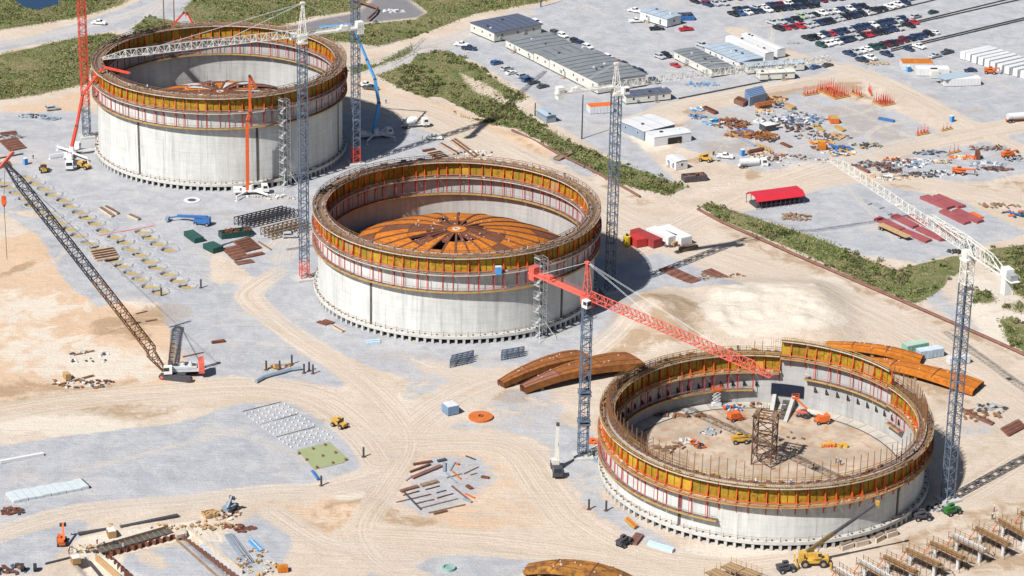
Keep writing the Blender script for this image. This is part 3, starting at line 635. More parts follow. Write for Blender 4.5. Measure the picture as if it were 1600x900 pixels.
def tank(c, zt, label, fresh, chans, raised=None, low_out=None, low_in=None, stub_only=False):
    T = thing('storage_tank', label, 'storage tank', (c[0], c[1], 0), 0, 'round concrete storage tanks under construction')
    MB().ring(0.01, 41.4, 1.55, 2.40, 0, 2*math.pi, 96).build('base_slab', M_slab, T)
    wall = cyl_uv('outer_wall', RW, 2.4, zt-.35, 0, 2*math.pi, 144, M_wall, False, 2.33, 3.3, 2.4); put('outer_wall', wall, T)
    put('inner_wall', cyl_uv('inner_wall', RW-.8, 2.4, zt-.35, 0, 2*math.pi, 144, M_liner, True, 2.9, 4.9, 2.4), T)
    MB().ring(RW-.8, RW, zt-.36, zt-.35, 0, 2*math.pi, 96).build('wall_top', M_rim, T)
    # pedestals under the slab, the ones that can be seen from the front and the sides
    mb = MB(); mb.box((0, 0, .80), (.75, .70, 1.62)); pm = mb.mesh('pedestal', M_cgrey); q = MB(); q.box((0, 0, 3.0), (.10, .10, 1.4)); q.box((-.1, 0, 2.47), (.3, .3, .2)); rp = q.mesh('guard_post', M_brown)
    for k in range(118):
        t = 2*math.pi*k/118
        if math.sin(t) > .35: continue
        put('pedestal', pm, T, (40.85*math.cos(t), 40.85*math.sin(t), 0), t)
    MB().ring(36, 39.5, .02, 1.5, 0, 2*math.pi, 72).build('under_slab_ring', M_dark, T)  # dark ring set back behind the pedestals, closing the gap
    for k in range(76):
        t = 2*math.pi*(k+.3)/76
        if math.sin(t) > .45: continue
        put('guard_post', rp, T, (41.15*math.cos(t), 41.15*math.sin(t), 0), t)
    mb = MB(); mb.ring(41.13, 41.17, 3.35, 3.41, 0, 2*math.pi, 76); mb.ring(41.13, 41.17, 2.92, 2.97, 0, 2*math.pi, 76); mb.build('guard_rope', M_brown, T)
    mb = MB()
    for k in range(76):
        t = 2*math.pi*(k+.72)/76; mb.box((40.6*math.cos(t), 40.6*math.sin(t), 2.48), (.6, .4, .22), t)
    mb.build('anchor_strap', M_strip, T, kind='stuff')
    for px in chans:
        t = px_angle(c, RW, zt*.5, px)
        mb = MB(); mb.ring(RW, RW+.12, 2.45, zt-10.2 if zt > 20 else zt-5.3, t-.0095, t+.0095, 2); mb.build('joint_channel', M_strip, T)
    for s in (1, -1):
        S = SEG[s]
        for k in range(NB):
            a = DA*(k+.5); z = zt; up = False
            deg = math.degrees(a)
            if raised and s < 0 and raised[0] < deg < raised[1]: z = zt+4.4; up = True
            L = lambda nm, key, off=0.: put(nm, S[key], T, (0, 0, z), a+off)
            for q_ in ('panel_w', 'panel_n'):
                o_ = L('form_panel', q_); x_ = TR.random()
                if x_ < .30: recolour(o_, M_yel2 if x_ < .14 else (M_yel3 if x_ < .27 else M_ply))
            [put('waler', S['waler'], T, (0, 0, z+q_), a) for q_ in (-.42, -4.2)]
            for off in (-DA/2, -DA/2+.60*DA):
                L('soldier', 'soldier', off)
            lo = low_out if s > 0 else low_in
            has = lo is None or any(x < deg < y for x, y in lo)
            for off in (-DA/2, -DA/2+.60*DA): L('hanger' if has else 'bracket', 'hanger' if has else 'stub', off)
            L('middle_platform', 'midw' if fresh else 'mid')
            if has: L('lower_platform', 'low')
            L('top_walkway', 'topw' if fresh else 'top')
    mb = MB()
    for k in range(260):                                          # boxes, tools and rods left on the walkways
        t = TR.uniform(0, 6.283); r = TR.choice((38.0, 38.4, 40.6, 41.0, 41.3)); z = zt+.05
        mb.box((r*math.cos(t), r*math.sin(t), z+.2), (TR.uniform(.2, .5), TR.uniform(.2, 1.6), TR.uniform(.15, .7)), t+TR.uniform(-.2, .2))
    mb.build('walkway_clutter', M_plank if not fresh else M_brown, T, kind='stuff'); mb = MB()
    for k in range(70):
        t = TR.uniform(0, 6.283); s_ = TR.choice((1, -1)); r = RW+.9 if s_ > 0 else RW-1.7; mb.box((r*math.cos(t), r*math.sin(t), zt-4.6), (.5, TR.uniform(.3, 1.2), TR.uniform(.3, .9)), t)
    mb.build('platform_clutter', M_railw, T, kind='stuff')
    return T
TR = random.Random(77); M_yel2 = mat('form_ply_olive', (.26, .165, .022), .6, .3, .5); M_yel3 = mat('form_ply_bright', (.44, .27, .03), .6, .25, .5)
C1, C2, C3 = (-97.0, 872.6), (-16.3, 753.3), (63.8, 632.7); Z1, Z2, Z3 = 30.8, 25.55, 16.4
T1 = tank(C1, Z1, 'tallest concrete tank, farthest back, white boom crane passing over its open rim', False, (217, 402, 528))
T2 = tank(C2, Z2, 'middle concrete tank holding an orange rusty domed roof inside its rim', False, (580, 878))
T3 = tank(C3, Z3, 'shortest concrete tank with open sandy floor and a brown lattice tower inside', True, (1062, 1403), raised=(30, 80), low_out=((150, 245),), low_in=((88, 185), (22, 72)))
# --- rusty roof domes
def dome(c, zb, h, R, label, scheme):
    D = thing('roof_dome', label, 'tank roof', (c[0], c[1], 0)); S = (R*R+h*h)/(2*h); zc = lambda r: zb+h-(S-math.sqrt(S*S-r*r))
    def P(r, a, dz=0): return (r*math.cos(a), r*math.sin(a), zc(r)+dz)
    MB().ring(2.9, 3.0, zb+h-.3, zb+h+.3, 0, 6.2831853, 24).build('ring_collar', M_rustd, D)
    mb = MB(); n = 20; mb.prism([(3.0*math.cos(6.2832*k/n), 3.0*math.sin(6.2832*k/n)) for k in range(n)], zb+h-.1, zb+h+.15); mb.build('centre_plate', M_rust if scheme == 2 else M_rustd, D)
    MB().ring(.7, 1.2, zb+h+.16, zb+h+.4, 0, 6.2831853, 16).build('centre_hatch', M_railw, D)
    NS = 24; da = 2*math.pi/NS
    rib = MB(); rs = [3+(R-3)*k/10 for k in range(11)]
    for p, q in zip(rs[:-1], rs[1:]): rib.bar((p, 0, zc(p)-.08), (q, 0, zc(q)-.08), .60, .7)
    rm = rib.mesh('radial_rib', M_rustd)
    for k in range(NS): put('radial_rib', rm, D, (0, 0, 0), k*da)
    for r in (8.6, 14, 20, 26, 32):
        MB().ring(r-.15, r+.15, zc(r)-.5, zc(r)-.05, 0, 6.2831853, 56).build('ring_beam', M_rustd, D)
    def plate(r0, r1, w0, dz):
        mb = MB(); rr = [r0+(r1-r0)*k/5 for k in range(6)]; vs = []; fs = []
        for r in rr:
            for u in (-1, -.33, .33, 1):
                a = u*w0; vs.append(P(r, a, dz)); 
        m_ = len(vs); vs += [(x, y, z-.12) for x, y, z in vs]
        for i in range(5):
            for j in range(3):
                b = i*4+j; fs += [(b, b+4, b+5, b+1), (m_+b+1, m_+b+5, m_+b+4, m_+b)]
        for i in range(5):
            b = i*4; fs += [(b, m_+b, m_+b+4, b+4), (b+3, b+7, m_+b+7, m_+b+3)]
        for j in range(3): fs += [(j, j+1, m_+j+1, m_+j), (20+j, m_+20+j, m_+21+j, 21+j)]
        mb._add(vs, fs); return mb
    w0 = da*.415; pm = {}
    rnd = random.Random(5)
    bands = ((3.1, 8.6), (8.8, 14), (14.2, 24), (24.2, R))
    for bi, (r0, r1) in enumerate(bands):
        me = plate(r0, r1, w0, .08).mesh('roof_plate', M_rust)
        for k in range(NS):
            a = (k+.5)*da; x = rnd.random()
            if scheme == 2:
                if bi == 0: m = M_rust if k % 6 == 3 else (M_rustd if x < .16 else None)
                elif bi == 1: m = M_rust if k % 3 == 0 or x < .3 else (M_rustd if x < .75 else None)
                else: m = M_rust if x < .94 else M_rustd
            else:
                m = (M_rustp, M_lgrey, M_rust, None)[(k+bi//2) % 4] if bi < 3 else (M_rustp if k % 2 else M_lgrey)
            if m is None: continue
            o = put('roof_plate', me, D, (0, 0, 0), a)
            if m is not M_rust: recolour(o, m)
    mb = MB(); mb.ring(.01, R, zb-.6, zb-.5, 0, 6.2831853, 64); mb.build('backing_disc', M_dark if scheme == 2 else M_grey, D)  # added disc under the plates; dark one makes the middle dome's openings read dark
    mb = MB()
    for k in range(NS):
        mb.bar((R*math.cos(k*da), R*math.sin(k*da), 2.4), (R*math.cos(k*da), R*math.sin(k*da), zb), .4)
    mb.build('temporary_props', M_rustd, D, kind='stuff')
    mb = MB()
    for k in range(60):
        r, a = rnd.uniform(3.5, 16), rnd.uniform(0, 6.28); p = P(r, a, .2); mb.box(p, (rnd.uniform(.15, .6), rnd.uniform(.1, .3), .25), a)
    mb.build('loose_gear', [M_railw], D, kind='stuff')
    return D
dome(C2, 8.4, 10.0, 37.6, 'shallow rust orange dome of wedge plates inside the middle tank', 2)
dome(C1, 9.6, 10.0, 37.6, 'half plated dome with pale and brown wedges inside the farthest tank', 1)
# --- tank 3: floor, wall stub reinforcement, doorway
def floor_material():
    m = mat('tank_floor_sand', (.37, .30, .235), .9, .28, .15, rust=((.34, .21, .125), .3)); return m
fl = thing('tank_floor', 'sandy tank floor with curved joint lines inside the shortest tank', 'tank floor', (C3[0], C3[1], 0))
MB().ring(.01, 39.15, 2.41, 2.47, 0, 2*math.pi, 96).build('floor_screed', floor_material(), fl)
MB().ring(35.2, 38.9, 2.475, 2.50, 0, 2*math.pi, 96).build('floor_edge_ring', mat('floor_edge_concrete', (.40, .37, .33), .9, .15, .3), fl)
MB().ring(34.9, 35.15, 2.475, 2.60, 0, 2*math.pi, 96).build('edge_strip', M_dark, fl)
jm = MB().box((37, 0, 2.51), (3.4, .12, .03)).mesh('floor_joint', M_strip)
for k in range(60): put('floor_joint', jm, fl, (0, 0, 0), 2*math.pi*k/60)
rd = MB().bar((0, 0, -.5), (0, 0, 6.2), .16).mesh('starter_bar', M_brown)
for k in range(120):                                          # tall starter bars on the rim
    t = 2*math.pi*k/120; deg = math.degrees(t)
    if 84 < deg < 175: 
        o = put('starter_bar', rd, T3, (39.5*math.cos(t), 39.5*math.sin(t), Z3-.3)); o.scale = (1, 1, .36 if deg > 92 else .6); continue
    if 30 < deg <= 84: continue
    put('starter_bar', rd, T3, (39.4*math.cos(t), 39.4*math.sin(t), Z3-.3), 0)
mb = MB()
for k in range(430):                                          # close mats of vertical bars
    t = 2*math.pi*k/430; deg = math.degrees(t); h = 5.0 if deg < 30 or deg > 352 else (4.2 if 150 < deg < 238 else (2.0 if 120 < deg <= 150 else .9))
    if 30 <= deg <= 84: h = 4.6
    for r in (39.75, 39.35): mb.bar((r*math.cos(t), r*math.sin(t), Z3-.4), (r*math.cos(t), r*math.sin(t), Z3+h), .05)
for z in (.3, 1.2, 2.2, 3.2):
    mb.ring(39.3, 39.36, Z3+z, Z3+z+.06, R_(150), R_(238), 30)
for z in (1, 2, 3, 4): mb.ring(39.3, 39.36, Z3+z, Z3+z+.06, R_(-8), R_(30), 20)
mb.build('rebar_mat', M_brown, T3, kind='stuff')
mb = MB(); mb.ring(39.15, 39.75, Z3-.30, Z3+.06, R_(170), R_(360), 60); mb.build('rim_pour', M_rimp, T3)
a = px_angle(C3, 39.0, 6, 1230, False)
r_ = lambda q, da: (q*math.cos(a+da), q*math.sin(a+da))
mb = MB(); mb.ring(38.75, 39.05, 5.0, 8.2, a-.11, a+.11, 8); mb.build('doorway_sheet', mat('navy_sheet', (.010, .015, .032), .6, .2, 1), T3)
for d_ in (-.045, .085):
    p, q = r_(38.7, d_), r_(27.5, d_*1.1)
    mb = MB(); mb._add([(p[0]-.5, p[1], 2.5), (p[0]+.5, p[1], 2.5), (q[0]+.5, q[1], 2.5), (q[0]-.5, q[1], 2.5), (p[0]-.5, p[1], 5.2), (p[0]+.5, p[1], 5.2), (q[0]+.5, q[1], 2.9), (q[0]-.5, q[1], 2.9)], ((3,2,1,0),(4,5,6,7),(0,1,5,4),(1,2,6,5),(2,3,7,6),(3,0,4,7)))
    mb.build('ramp_wall', M_cgrey, T3)
mb = MB()
for i in range(4): mb.ring(29+2.3*i, 30.6+2.3*i, 2.5+.45*i, 2.9+.5*i, a-.055, a+.02, 3)
mb.build('ramp_steps', M_strip, T3)
mb = MB(); mb.box((0, 0, 0), (.25, .9, .25)); mb.box((0, .3, .5), (.25, .22, 1.5)); mb.bar((0, -.45, 0), (0, .3, 1.1), .18); wb = mb.mesh('wall_bracket', M_black)
for k in range(34):
    t = R_(24)+k*R_(4.6)
    if abs(t-a) < .13: continue
    put('wall_bracket', wb, T3, (39.0*math.cos(t), 39.0*math.sin(t), 7.4), t)
# ================================================================== TOWER CRANES
def mast_mesh(m, w=2.3, h=5.8, ladder=True):
    mb = MB(); n = 4; q = w/2
    C = [(-q,-q),(q,-q),(q,q),(-q,q)]
    for x, y in C: mb.bar((x, y, 0), (x, y, h), .25)
    for i in range(4):
        a, b = C[i], C[(i+1) % 4]
        for k in range(n):
            z0, z1 = h*k/n, h*(k+1)/n
            if k % 2: mb.bar((*a, z0), (*b, z1), .115)
            else: mb.bar((*b, z0), (*a, z1), .115)
            if k % 2 == 0: mb.bar((*a, z0+.05), (*b, z0+.05), .12)
    for x, y in C: mb.box((x, y, .1), (.42, .42, .25))
    if ladder:
        mb.bar((-.3, q-.35, 0), (-.3, q-.35, h), .07); mb.bar((.2, q-.35, 0), (.2, q-.35, h), .07); mb.box((0, .2, h*.5), (1.5, 1.1, .05))
    return mb.mesh('mast_section', m)
MAST = {}
def tower_crane(base, zj, azd, jl, cl, masts, mj, label, peak=9.5, kind='hammer', rz=.35, jw=1.7, jh=1.9, section_m=None, collar=None, rc=.085):
    T = thing('tower_crane', label, 'tower crane', (base[0], base[1], 0), 0, 'tower cranes between the tanks')
    A = R_(azd); n = max(1, round((zj-2.2)/5.8)); h = (zj-2.2)/n
    MB().box((0, 0, .3), (5, 5, .6), rz).build('footing', M_cgrey, T)
    for k in range(n):
        m = masts(k, n); key = (m.name, round(h, 3))
        if key not in MAST: MAST[key] = mast_mesh(m, 2.3, h)
        put('mast_section', MAST[key], T, (0, 0, .0+h*k), rz)
    z = zj-2.2
    mb = MB(); mb.box((0, 0, z+.3), (2.9, 2.9, .6), rz); mb.tube((0, 0, z+.6), (0, 0, z+1.3), 1.5, n=14); mb.box((0, 0, z+1.9), (2.6, 2.4, 1.2), A); mb.build('slewing_unit', mj, T)
    c, s = math.cos(A), math.sin(A); J = lambda x, y, zz: (x*c-y*s, x*s+y*c, zz)
    mb = MB(); mb.box((0, 0, 0), (1.9, 1.5, 2.0)); mb.m(1).box((.97, 0, .25), (.06, 1.3, 1.1)); mb.box((.2, -.77, .3), (1.2, .06, .9)); mb.box((.2, .77, .3), (1.2, .06, .9))
    mb.build('cab', [M_white, M_glass], T, J(1.8, -2.0, zj-.6), A)
    nj = max(3, round(jl/6.5)); L = jl/nj
    jm = lattice(MB(), L-.04, jw, jh, 1.7, rc, rc*.56, tri=True).mesh('jib_section', mj); jt = lattice(MB(), L, jw, jh, 1.7, rc*.95, rc*.53, tri=True, w1=jw*.8, h1=.5).mesh('jib_section', mj)
    for k in range(nj): put('jib_section', jt if k == nj-1 else jm, T, J(1.2+(L-1.2/nj)*k, 0, zj), A)
    x1 = jl
    def wires(name, pts, r=.035):
        mb = MB(); mb.path([J(*p) for p in pts], r, 5); return mb.build(name, M_lgrey if name != 'hoist_rope' else M_dark, T)
    if kind == 'hammer':
        mb = MB()
        for y in (-.8, .8):
            mb.bar(J(.9, y, zj), J(-.2, y*.35, zj+peak), .24); mb.bar(J(-1.1, y, zj), J(-.5, y*.35, zj+peak), .24)
            for k in range(5):
                t0, t1 = k/5, (k+1)/5; f = lambda t, sx: J((.9-1.1*t) if sx else (-1.1+.6*t), y*(1-.65*t), zj+peak*t); mb.bar(f(t0, k % 2), f(t1, 1-k % 2), .11)
        for k in range(1, 6):
            t = k/5; mb.bar(J(.9-1.1*t, -.8*(1-.65*t), zj+peak*t), J(.9-1.1*t, .8*(1-.65*t), zj+peak*t), .11); mb.bar(J(-1.1+.6*t, -.8*(1-.65*t), zj+peak*t), J(-1.1+.6*t, .8*(1-.65*t), zj+peak*t), .11)
        mb.box(J(-.35, 0, zj+peak), (1.3, 1.0, .5), A); mb.build('tower_head', mj, T)
        for f in (.36, .72):
            for y in (-.25, .25): wires('pendant_wire', [(-.3, y, zj+peak), (jl*f, y*.4, zj+jh+.05)])
        for y in (-.6, .6): wires('pendant_wire', [(-.4, y*.5, zj+peak), (-cl*.82, y, zj+.9)])
        mb = MB(); mb.box(J(-cl/2-.6, 0, zj+.15), (cl-1.0, 1.7, .22), A)
        for y in (-.9, .9):
            mb.box(J(-cl/2-.6, y, zj+.28), (cl-1.0, .22, .5), A)
        for k in range(8):
            x = -1.6-(cl-2.4)*k/7
            for y in (-1.05, 1.05): mb.bar(J(x, y, zj+.3), J(x, y, zj+1.35), .06)
        for y in (-1.05, 1.05):
            for zz in (.85, 1.35): mb.bar(J(-1.5, y, zj+zz), J(-cl+.6, y, zj+zz), .05)
        mb.build('counter_jib', mj, T)
        mb = MB(); mb.tube(J(-cl*.66, -.7, zj+1.0), J(-cl*.66, .7, zj+1.0), .7, n=10); mb.box(J(-cl*.66-1.1, 0, zj+.9), (1.0, 1.3, 1.0), A); mb.box(J(-cl*.66, 0, zj+.5), (3.0, 1.7, .35), A); mb.build('hoist_winch', mj, T)
        for k in range(4): MB().box((0, 0, 0), (.42, 2.0, 3.6)).build('counterweight', mj if section_m == 'own' else M_white, T, J(-cl+.45+.5*k, 0, zj+.4), A)
    else:                                            # flat-top luff-back: short frame and raised tail truss
        mb = MB()
        for y in (-.8, .8):
            mb.bar(J(3.2, y, zj+.1), J(.8, y*.6, zj+3.4), .22); mb.bar(J(.8, y*.6, zj+3.4), J(-cl*.55, y*.6, zj+3.0), .2); mb.bar(J(-cl*.55, y*.6, zj+3.0), J(-cl+2, y, zj+.6), .2); mb.bar(J(-3.5, y, zj+.2), J(.8, y*.6, zj+3.4), .18)
            for k in range(5):
                x = -.5-k*cl*.11; mb.bar(J(x, y, zj+.2), J(x-1, y*.6, zj+3.2), .10); mb.bar(J(x-1, y*.6, zj+3.2), J(x-2, y, zj+.2), .10)
            mb.bar(J(0, y, zj+.05), J(-cl+1, y, zj+.05), .26, .4)
        for k in range(8): x = -k*cl*.12; mb.bar(J(x, -.8, zj+.05), J(x, .8, zj+.05), .12); mb.bar(J(min(.8, x+.5), -.48, zj+3.1), J(min(.8, x+.5), .48, zj+3.1), .1)
        mb.build('tail_frame', mj, T)
        lattice(MB(), jl*.26, jw*.9, 1.3, 1.8, .10, .06, w1=jw*.7, h1=.3).build('jib_top_truss', mj, T, J(.8, 0, zj+jh), A)
        mb = MB(); mb.box(J(-cl+1.2, 0, zj+1.3), (2.6, 2.1, 2.2), A); mb.m(1).box(J(-cl-1.2, 0, zj+.9), (1.4, 2.0, 1.4), A); mb.m(0).box(J(-cl-1.1, 0, zj+.1), (3.2, 2.4, .16), A)
        for y in (-1.2, 1.2): mb.bar(J(-cl-2.6, y, zj+1.2), J(-cl+.2, y, zj+1.2), .06)
        mb.build('winch_deck', [M_white, M_grey], T)
        for k in range(3): MB().box((0, 0, 0), (.55, 1.9, 4.4)).build('counterweight', M_white, T, J(-cl+.4+.62*k, 0, zj-1.9), A)
    xt = jl*.78 if kind == 'hammer' else jl*.5
    mb = MB(); mb.box(J(xt, 0, zj-.25), (1.8, 1.5, .35), A); mb.build('trolley', mj, T)
    if collar:
        for zc in collar: MB().box((0, 0, zc), (3.1, 3.1, .35), rz).box((0, 0, zc+.9), (3.2, 3.2, .08), rz).build('climbing_collar', M_blueg, T)
    return T
mB = lambda k, n: M_blueg
redbase = lambda nr: (lambda k, n: M_pink if k < nr else M_blueg)
A_ = G(475.8, 436)
tower_crane(A_, 74.25, -154.1, 58.4, 18.8, redbase(1), M_wcrane, 'white jibbed tower crane on a tall blue mast, standing beside the middle tank', 9.5)
tower_crane(G(135.8, 214), 62, 112, 60, 18, lambda k, n: M_blueg if k < 2 or k > 7 else M_mred, M_blueg, 'red masted tower crane beside the left edge of the farthest tank')
tower_crane(G(556, 256), 68.5, 71, 62, 18, lambda k, n: M_mred if k < 1 else M_blueg, M_wcrane, 'blue grey crane mast rising right of the farthest tank, red at its foot')
tower_crane(G(953, 456), 62.5, 24.8, 67.8, 19, mB, M_wcrane, 'white jibbed tower crane on the blue mast in the shadow of the middle tank', 7.0, rc=.06)
tower_crane(G(910.5, 714), 43.75, -48, 62.8, 21, mB, M_pink, 'red jibbed tower crane whose boom hangs over the shortest tank', 9.2, section_m='own', rz=.15, jw=2.0, jh=2.1, collar=(9.5, 17.5))
tower_crane(G(1480.5, 781), 65.75, 112.4, 69, 18.5, lambda k, n: M_wcrane if k == n-1 else M_blueg, M_wcrane, 'white flat topped tower crane on the blue mast right of the shortest tank', kind='flat', rz=.5, jw=1.9, jh=2.0, rc=.065)
# ---- access stair towers clamped to the tanks
def stair_tower(p, c, h, label):
    a = math.atan2(c[1]-p[1], c[0]-p[0]); T = thing('stair_tower', label, 'stair tower', (p[0], p[1], 0), a, 'scaffold stair towers'); q = 1.3
    mb = MB()
    for x in (-q, q):
        for y in (-q, 0, q): mb.bar((x, y, 0), (x, y, h), .12)
    n = int(h/2)
    for k in range(n+1):
        z = k*h/n
        for x in (-q, q): mb.bar((x, -q, z), (x, q, z), .09)
        for y in (-q, q): mb.bar((-q, y, z), (q, y, z), .09)
        if k < n: mb.bar((-q, -q, z), (-q, q, z+h/n), .07); mb.bar((q, q, z), (q, -q, z+h/n), .07)
    mb.build('frame', M_grey, T)
    fl = MB(); fl.bar((-.5, -1.1, 0), (-.5, 1.1, h/n-.15), .9, .16); fl.bar((-.95, -1.1, .9), (-.95, 1.1, h/n+.75), .07); fm = fl.mesh('stair_flight', M_grey); ld = MB().box((0, 1.25, h/n-.1), (2.6, .9, .12)).bar((1.3, 1.7, h/n+.9), (-1.3, 1.7, h/n+.9), .07).mesh('landing', M_grey)
    for k in range(n): put('stair_flight', fm, T, (0, 0, k*h/n), 0 if k % 2 else math.pi); put('landing', ld, T, (0, 0, k*h/n), 0 if k % 2 else math.pi)
    for k in range(4): MB().bar((0, 0, 0), (2.4, 1.8*(-1)**k, .6), .12).build('wall_tie', M_lgrey, T, (q, 0, 4+k*h*.22))
    mb = MB()
    for x, y in ((-4, -3), (-4, 3), (2, -4.5)): mb.bar((0, 0, 7), (x, y, .2), .10)
    mb.build('raking_prop', M_lgrey, T, kind='stuff')
    return T
def by_tank(px, c, z=2, off=2.6):
    t = px_angle(c, RW+off, z, px); return (c[0]+(RW+off)*math.cos(t), c[1]+(RW+off)*math.sin(t))
stair_tower(by_tank(446, C1), C1, 29, 'grey scaffold stair tower against the farthest tank, behind the white crane mast')
stair_tower(by_tank(843, C2), C2, 24, 'grey scaffold stair tower against the middle tank, under the red crane tail')
# ================================================================== CRAWLER CRANE
def crawler():
    B = G(280, 588); tip = Vector(G(8, 256, 62)); az_ = math.atan2(tip[1]-B[1], tip[0]-B[0])
    T = thing('crawler_crane', 'white and red crawler crane with a long dark lattice boom', 'crawler crane', (B[0], B[1], 0), 0)
    R = Matrix.Rotation(az_, 3, 'Z'); ca, sa = math.cos(az_), math.sin(az_)
    W = lambda x, y, z: (x*ca-y*sa, x*sa+y*ca, z)
    tz = R_(168)
    for s in (-1, 1):
        mb = MB(); mb.side([(-4.4, .4), (-4.7, .95), (-4.2, 1.6), (4.2, 1.6), (4.7, .95), (4.4, .4), (3.9, .02), (-3.9, .02)], -.6, .6); t_ = mb.build('crawler_track', M_dark, T, (-math.sin(tz)*2.9*s, math.cos(tz)*2.9*s, 0), tz)
        for x in (-3.8, 3.8): MB().tube((0, -.6, 0), (0, .6, 0), .45, n=10).build('track_wheel', M_pink, t_, (x, 0, .7))
    MB().box((0, 0, 1.3), (4.5, 5.2, .6), tz).build('undercarriage', M_dark, T)
    mb = MB(); mb.box((-1.5, 0, 2.3), (9.5, 3.0, .9)); mb.box((-1.2, 1.1, 3.0), (7, .8, .8)); mb.box((-1.2, -1.1, 3.0), (7, .8, .8)); mb.tube((-1, -1, 3.2), (-1, 1, 3.2), .7, n=10); mb.tube((-3, -1, 3.2), (-3, 1, 3.2), .7, n=10); mb.m(1); [mb.box((x, y, z), d) for x, y, z, d in ((.6, .6, 3.2, (1.2, .8, 1.0)), (-2.2, -.3, 3.5, (1.0, 1.2, .6)), (-3.9, .4, 3.1, (1.2, 1.6, .9)), (1.9, -.8, 3.0, (.8, 1.0, 1.2)), (-1.5, 0, 1.85, (9.6, 2.4, .25)))]; mb.build('upper_deck', [M_lgrey, M_dark], T, rz=az_)
    mb = MB(); mb.box((3.0, 2.1, 3.0), (2.2, 1.3, 2.2)); mb.m(1).box((3.4, 2.1, 3.3), (1.5, 1.35, 1.0)); mb.build('cab', [M_white, M_glass], T, rz=az_)
    for k in range(2): MB().box((0, 0, 0), (1.5, 4.6, 1.5)).build('counterweight', M_pink, T, W(-6.0, 0, 2.3+k*1.55), az_)
    foot = Vector(W(3.4, 0, 2.4)); loc = tip-Vector((B[0], B[1], 0)); d = loc-foot; L = d.length
    mat4 = d.to_track_quat('X', 'Z').to_matrix().to_4x4(); n = 11; l = L/n
    def seg(k):
        w0, w1 = (1.0, 2.5) if k == 0 else ((2.5, .9) if k == n-1 else (2.5, 2.5))
        return lattice(MB(), l-.05, w0, w0*.9, 2.3, .13, .075, w1=w1, h1=w1*.9, z0=0).mesh('boom_section', M_brown if k < n*.45 else M_dark)
    mm = {}
    for k in range(n):
        key = 'a' if k == 0 else ('z' if k == n-1 else ('b' if k < n*.45 else 'c')); mm.setdefault(key, seg(k))
        o = put('boom_section', mm[key], T); o.matrix_local = Matrix.Translation(foot+d*(k/n)) @ mat4 @ Matrix.Translation((0, 0, -1.1))
    top = Vector(W(-3.2, 0, 15.0)); mb = MB(); mb.m(0)
    for y in (-.5, .5): mb.bar(W(1.2, y, 3.0), W(-1.2, y*.8, 13.6), .42)
    for k in range(5): mb.bar(W(1-.45*k, -.5, 4+2*k), W(1-.45*k, .5, 4+2*k), .2)
    mb.box(W(-1.25, 0, 13.8), (.8, 1.3, .6), az_); mb.build('back_mast', M_dark, T)
    mh = Vector(W(-1.2, 0, 13.6))
    for y in (-.6, .6):
        mb = MB(); mb.path([mh+Vector(W(0, y, 0)), loc], .03, 4); mb.path([mh+Vector(W(0, y, 0)), W(-6, y, 3.2)], .05, 4); mb.build('pendant_wire', M_dark, T)
    fj = Vector(G(21, 237, 64.5))-Vector((B[0], B[1], 0)); mb = MB(); mb.bar(loc+Vector((-1.5, 0, -1.2)), fj, .65, .75); mb.build('boom_head', M_pink, T)
    hk = Vector(G(6, 312, 48))-Vector((B[0], B[1], 0)); mb = MB(); mb.path([loc, hk], .06, 4); mb.path([hk, hk-Vector((0, 0, 17))], .07, 4); mb.build('hoist_rope', M_dark, T)
    mb = MB(); mb.prism([(-.6, -.3), (.6, -.3), (.6, .3), (-.6, .3)], -1.2, 1.0); mb.tube((0, 0, -1.2), (0, 0, -2.2), .6, .1, 8); mb.build('hook_block', M_red, T, hk)
crawler()
# ================================================================== CONCRETE PUMPS
def on_plane(px, py, base, dx, dy):
    """point where the sight line of a pixel meets the upright plane through base along (dx, dy)"""
    d = RIGHT*((px-800)/F_PX)+UP*((450-py)/F_PX)+FWD; n = (-dy, dx)
    t = (n[0]*base[0]+n[1]*base[1])/(n[0]*d[0]+n[1]*d[1]); return Vector((d[0]*t, d[1]*t, CAM_H+d[2]*t))
def wheel_pairs(xs, hw, r, T, w=.34, m=None):
    me = MB().tube((0, -w/2, 0), (0, w/2, 0), r, n=10).m(1).tube((0, -w/2-.02, 0), (0, w/2+.02, 0), r*.5, n=8).mesh('wheel', [M_black, M_grey])
    for x in xs:
        for y in (-hw, hw): put('wheel', me, T, (x, y, r))
def truck_cab(mb, x, w, z, mi=0):
    mb.m(mi).side([(x, z), (x+2.3, z), (x+2.35, z+1.1), (x+1.9, z+2.2), (x, z+2.25)], -w/2, w/2); mb.m(1).quad((x+2.37, -w/2+.15, z+1.15), (x+2.37, w/2-.15, z+1.15), (x+1.95, w/2-.2, z+2.1), (x+1.95, -w/2+.2, z+2.1))
    for s in (-1, 1): mb.quad((x+.5, s*(w/2+.01), z+1.15), (x+1.9, s*(w/2+.01), z+1.15), (x+1.7, s*(w/2+.01), z+2.0), (x+.5, s*(w/2+.01), z+2.0))
    mb.m(mi)
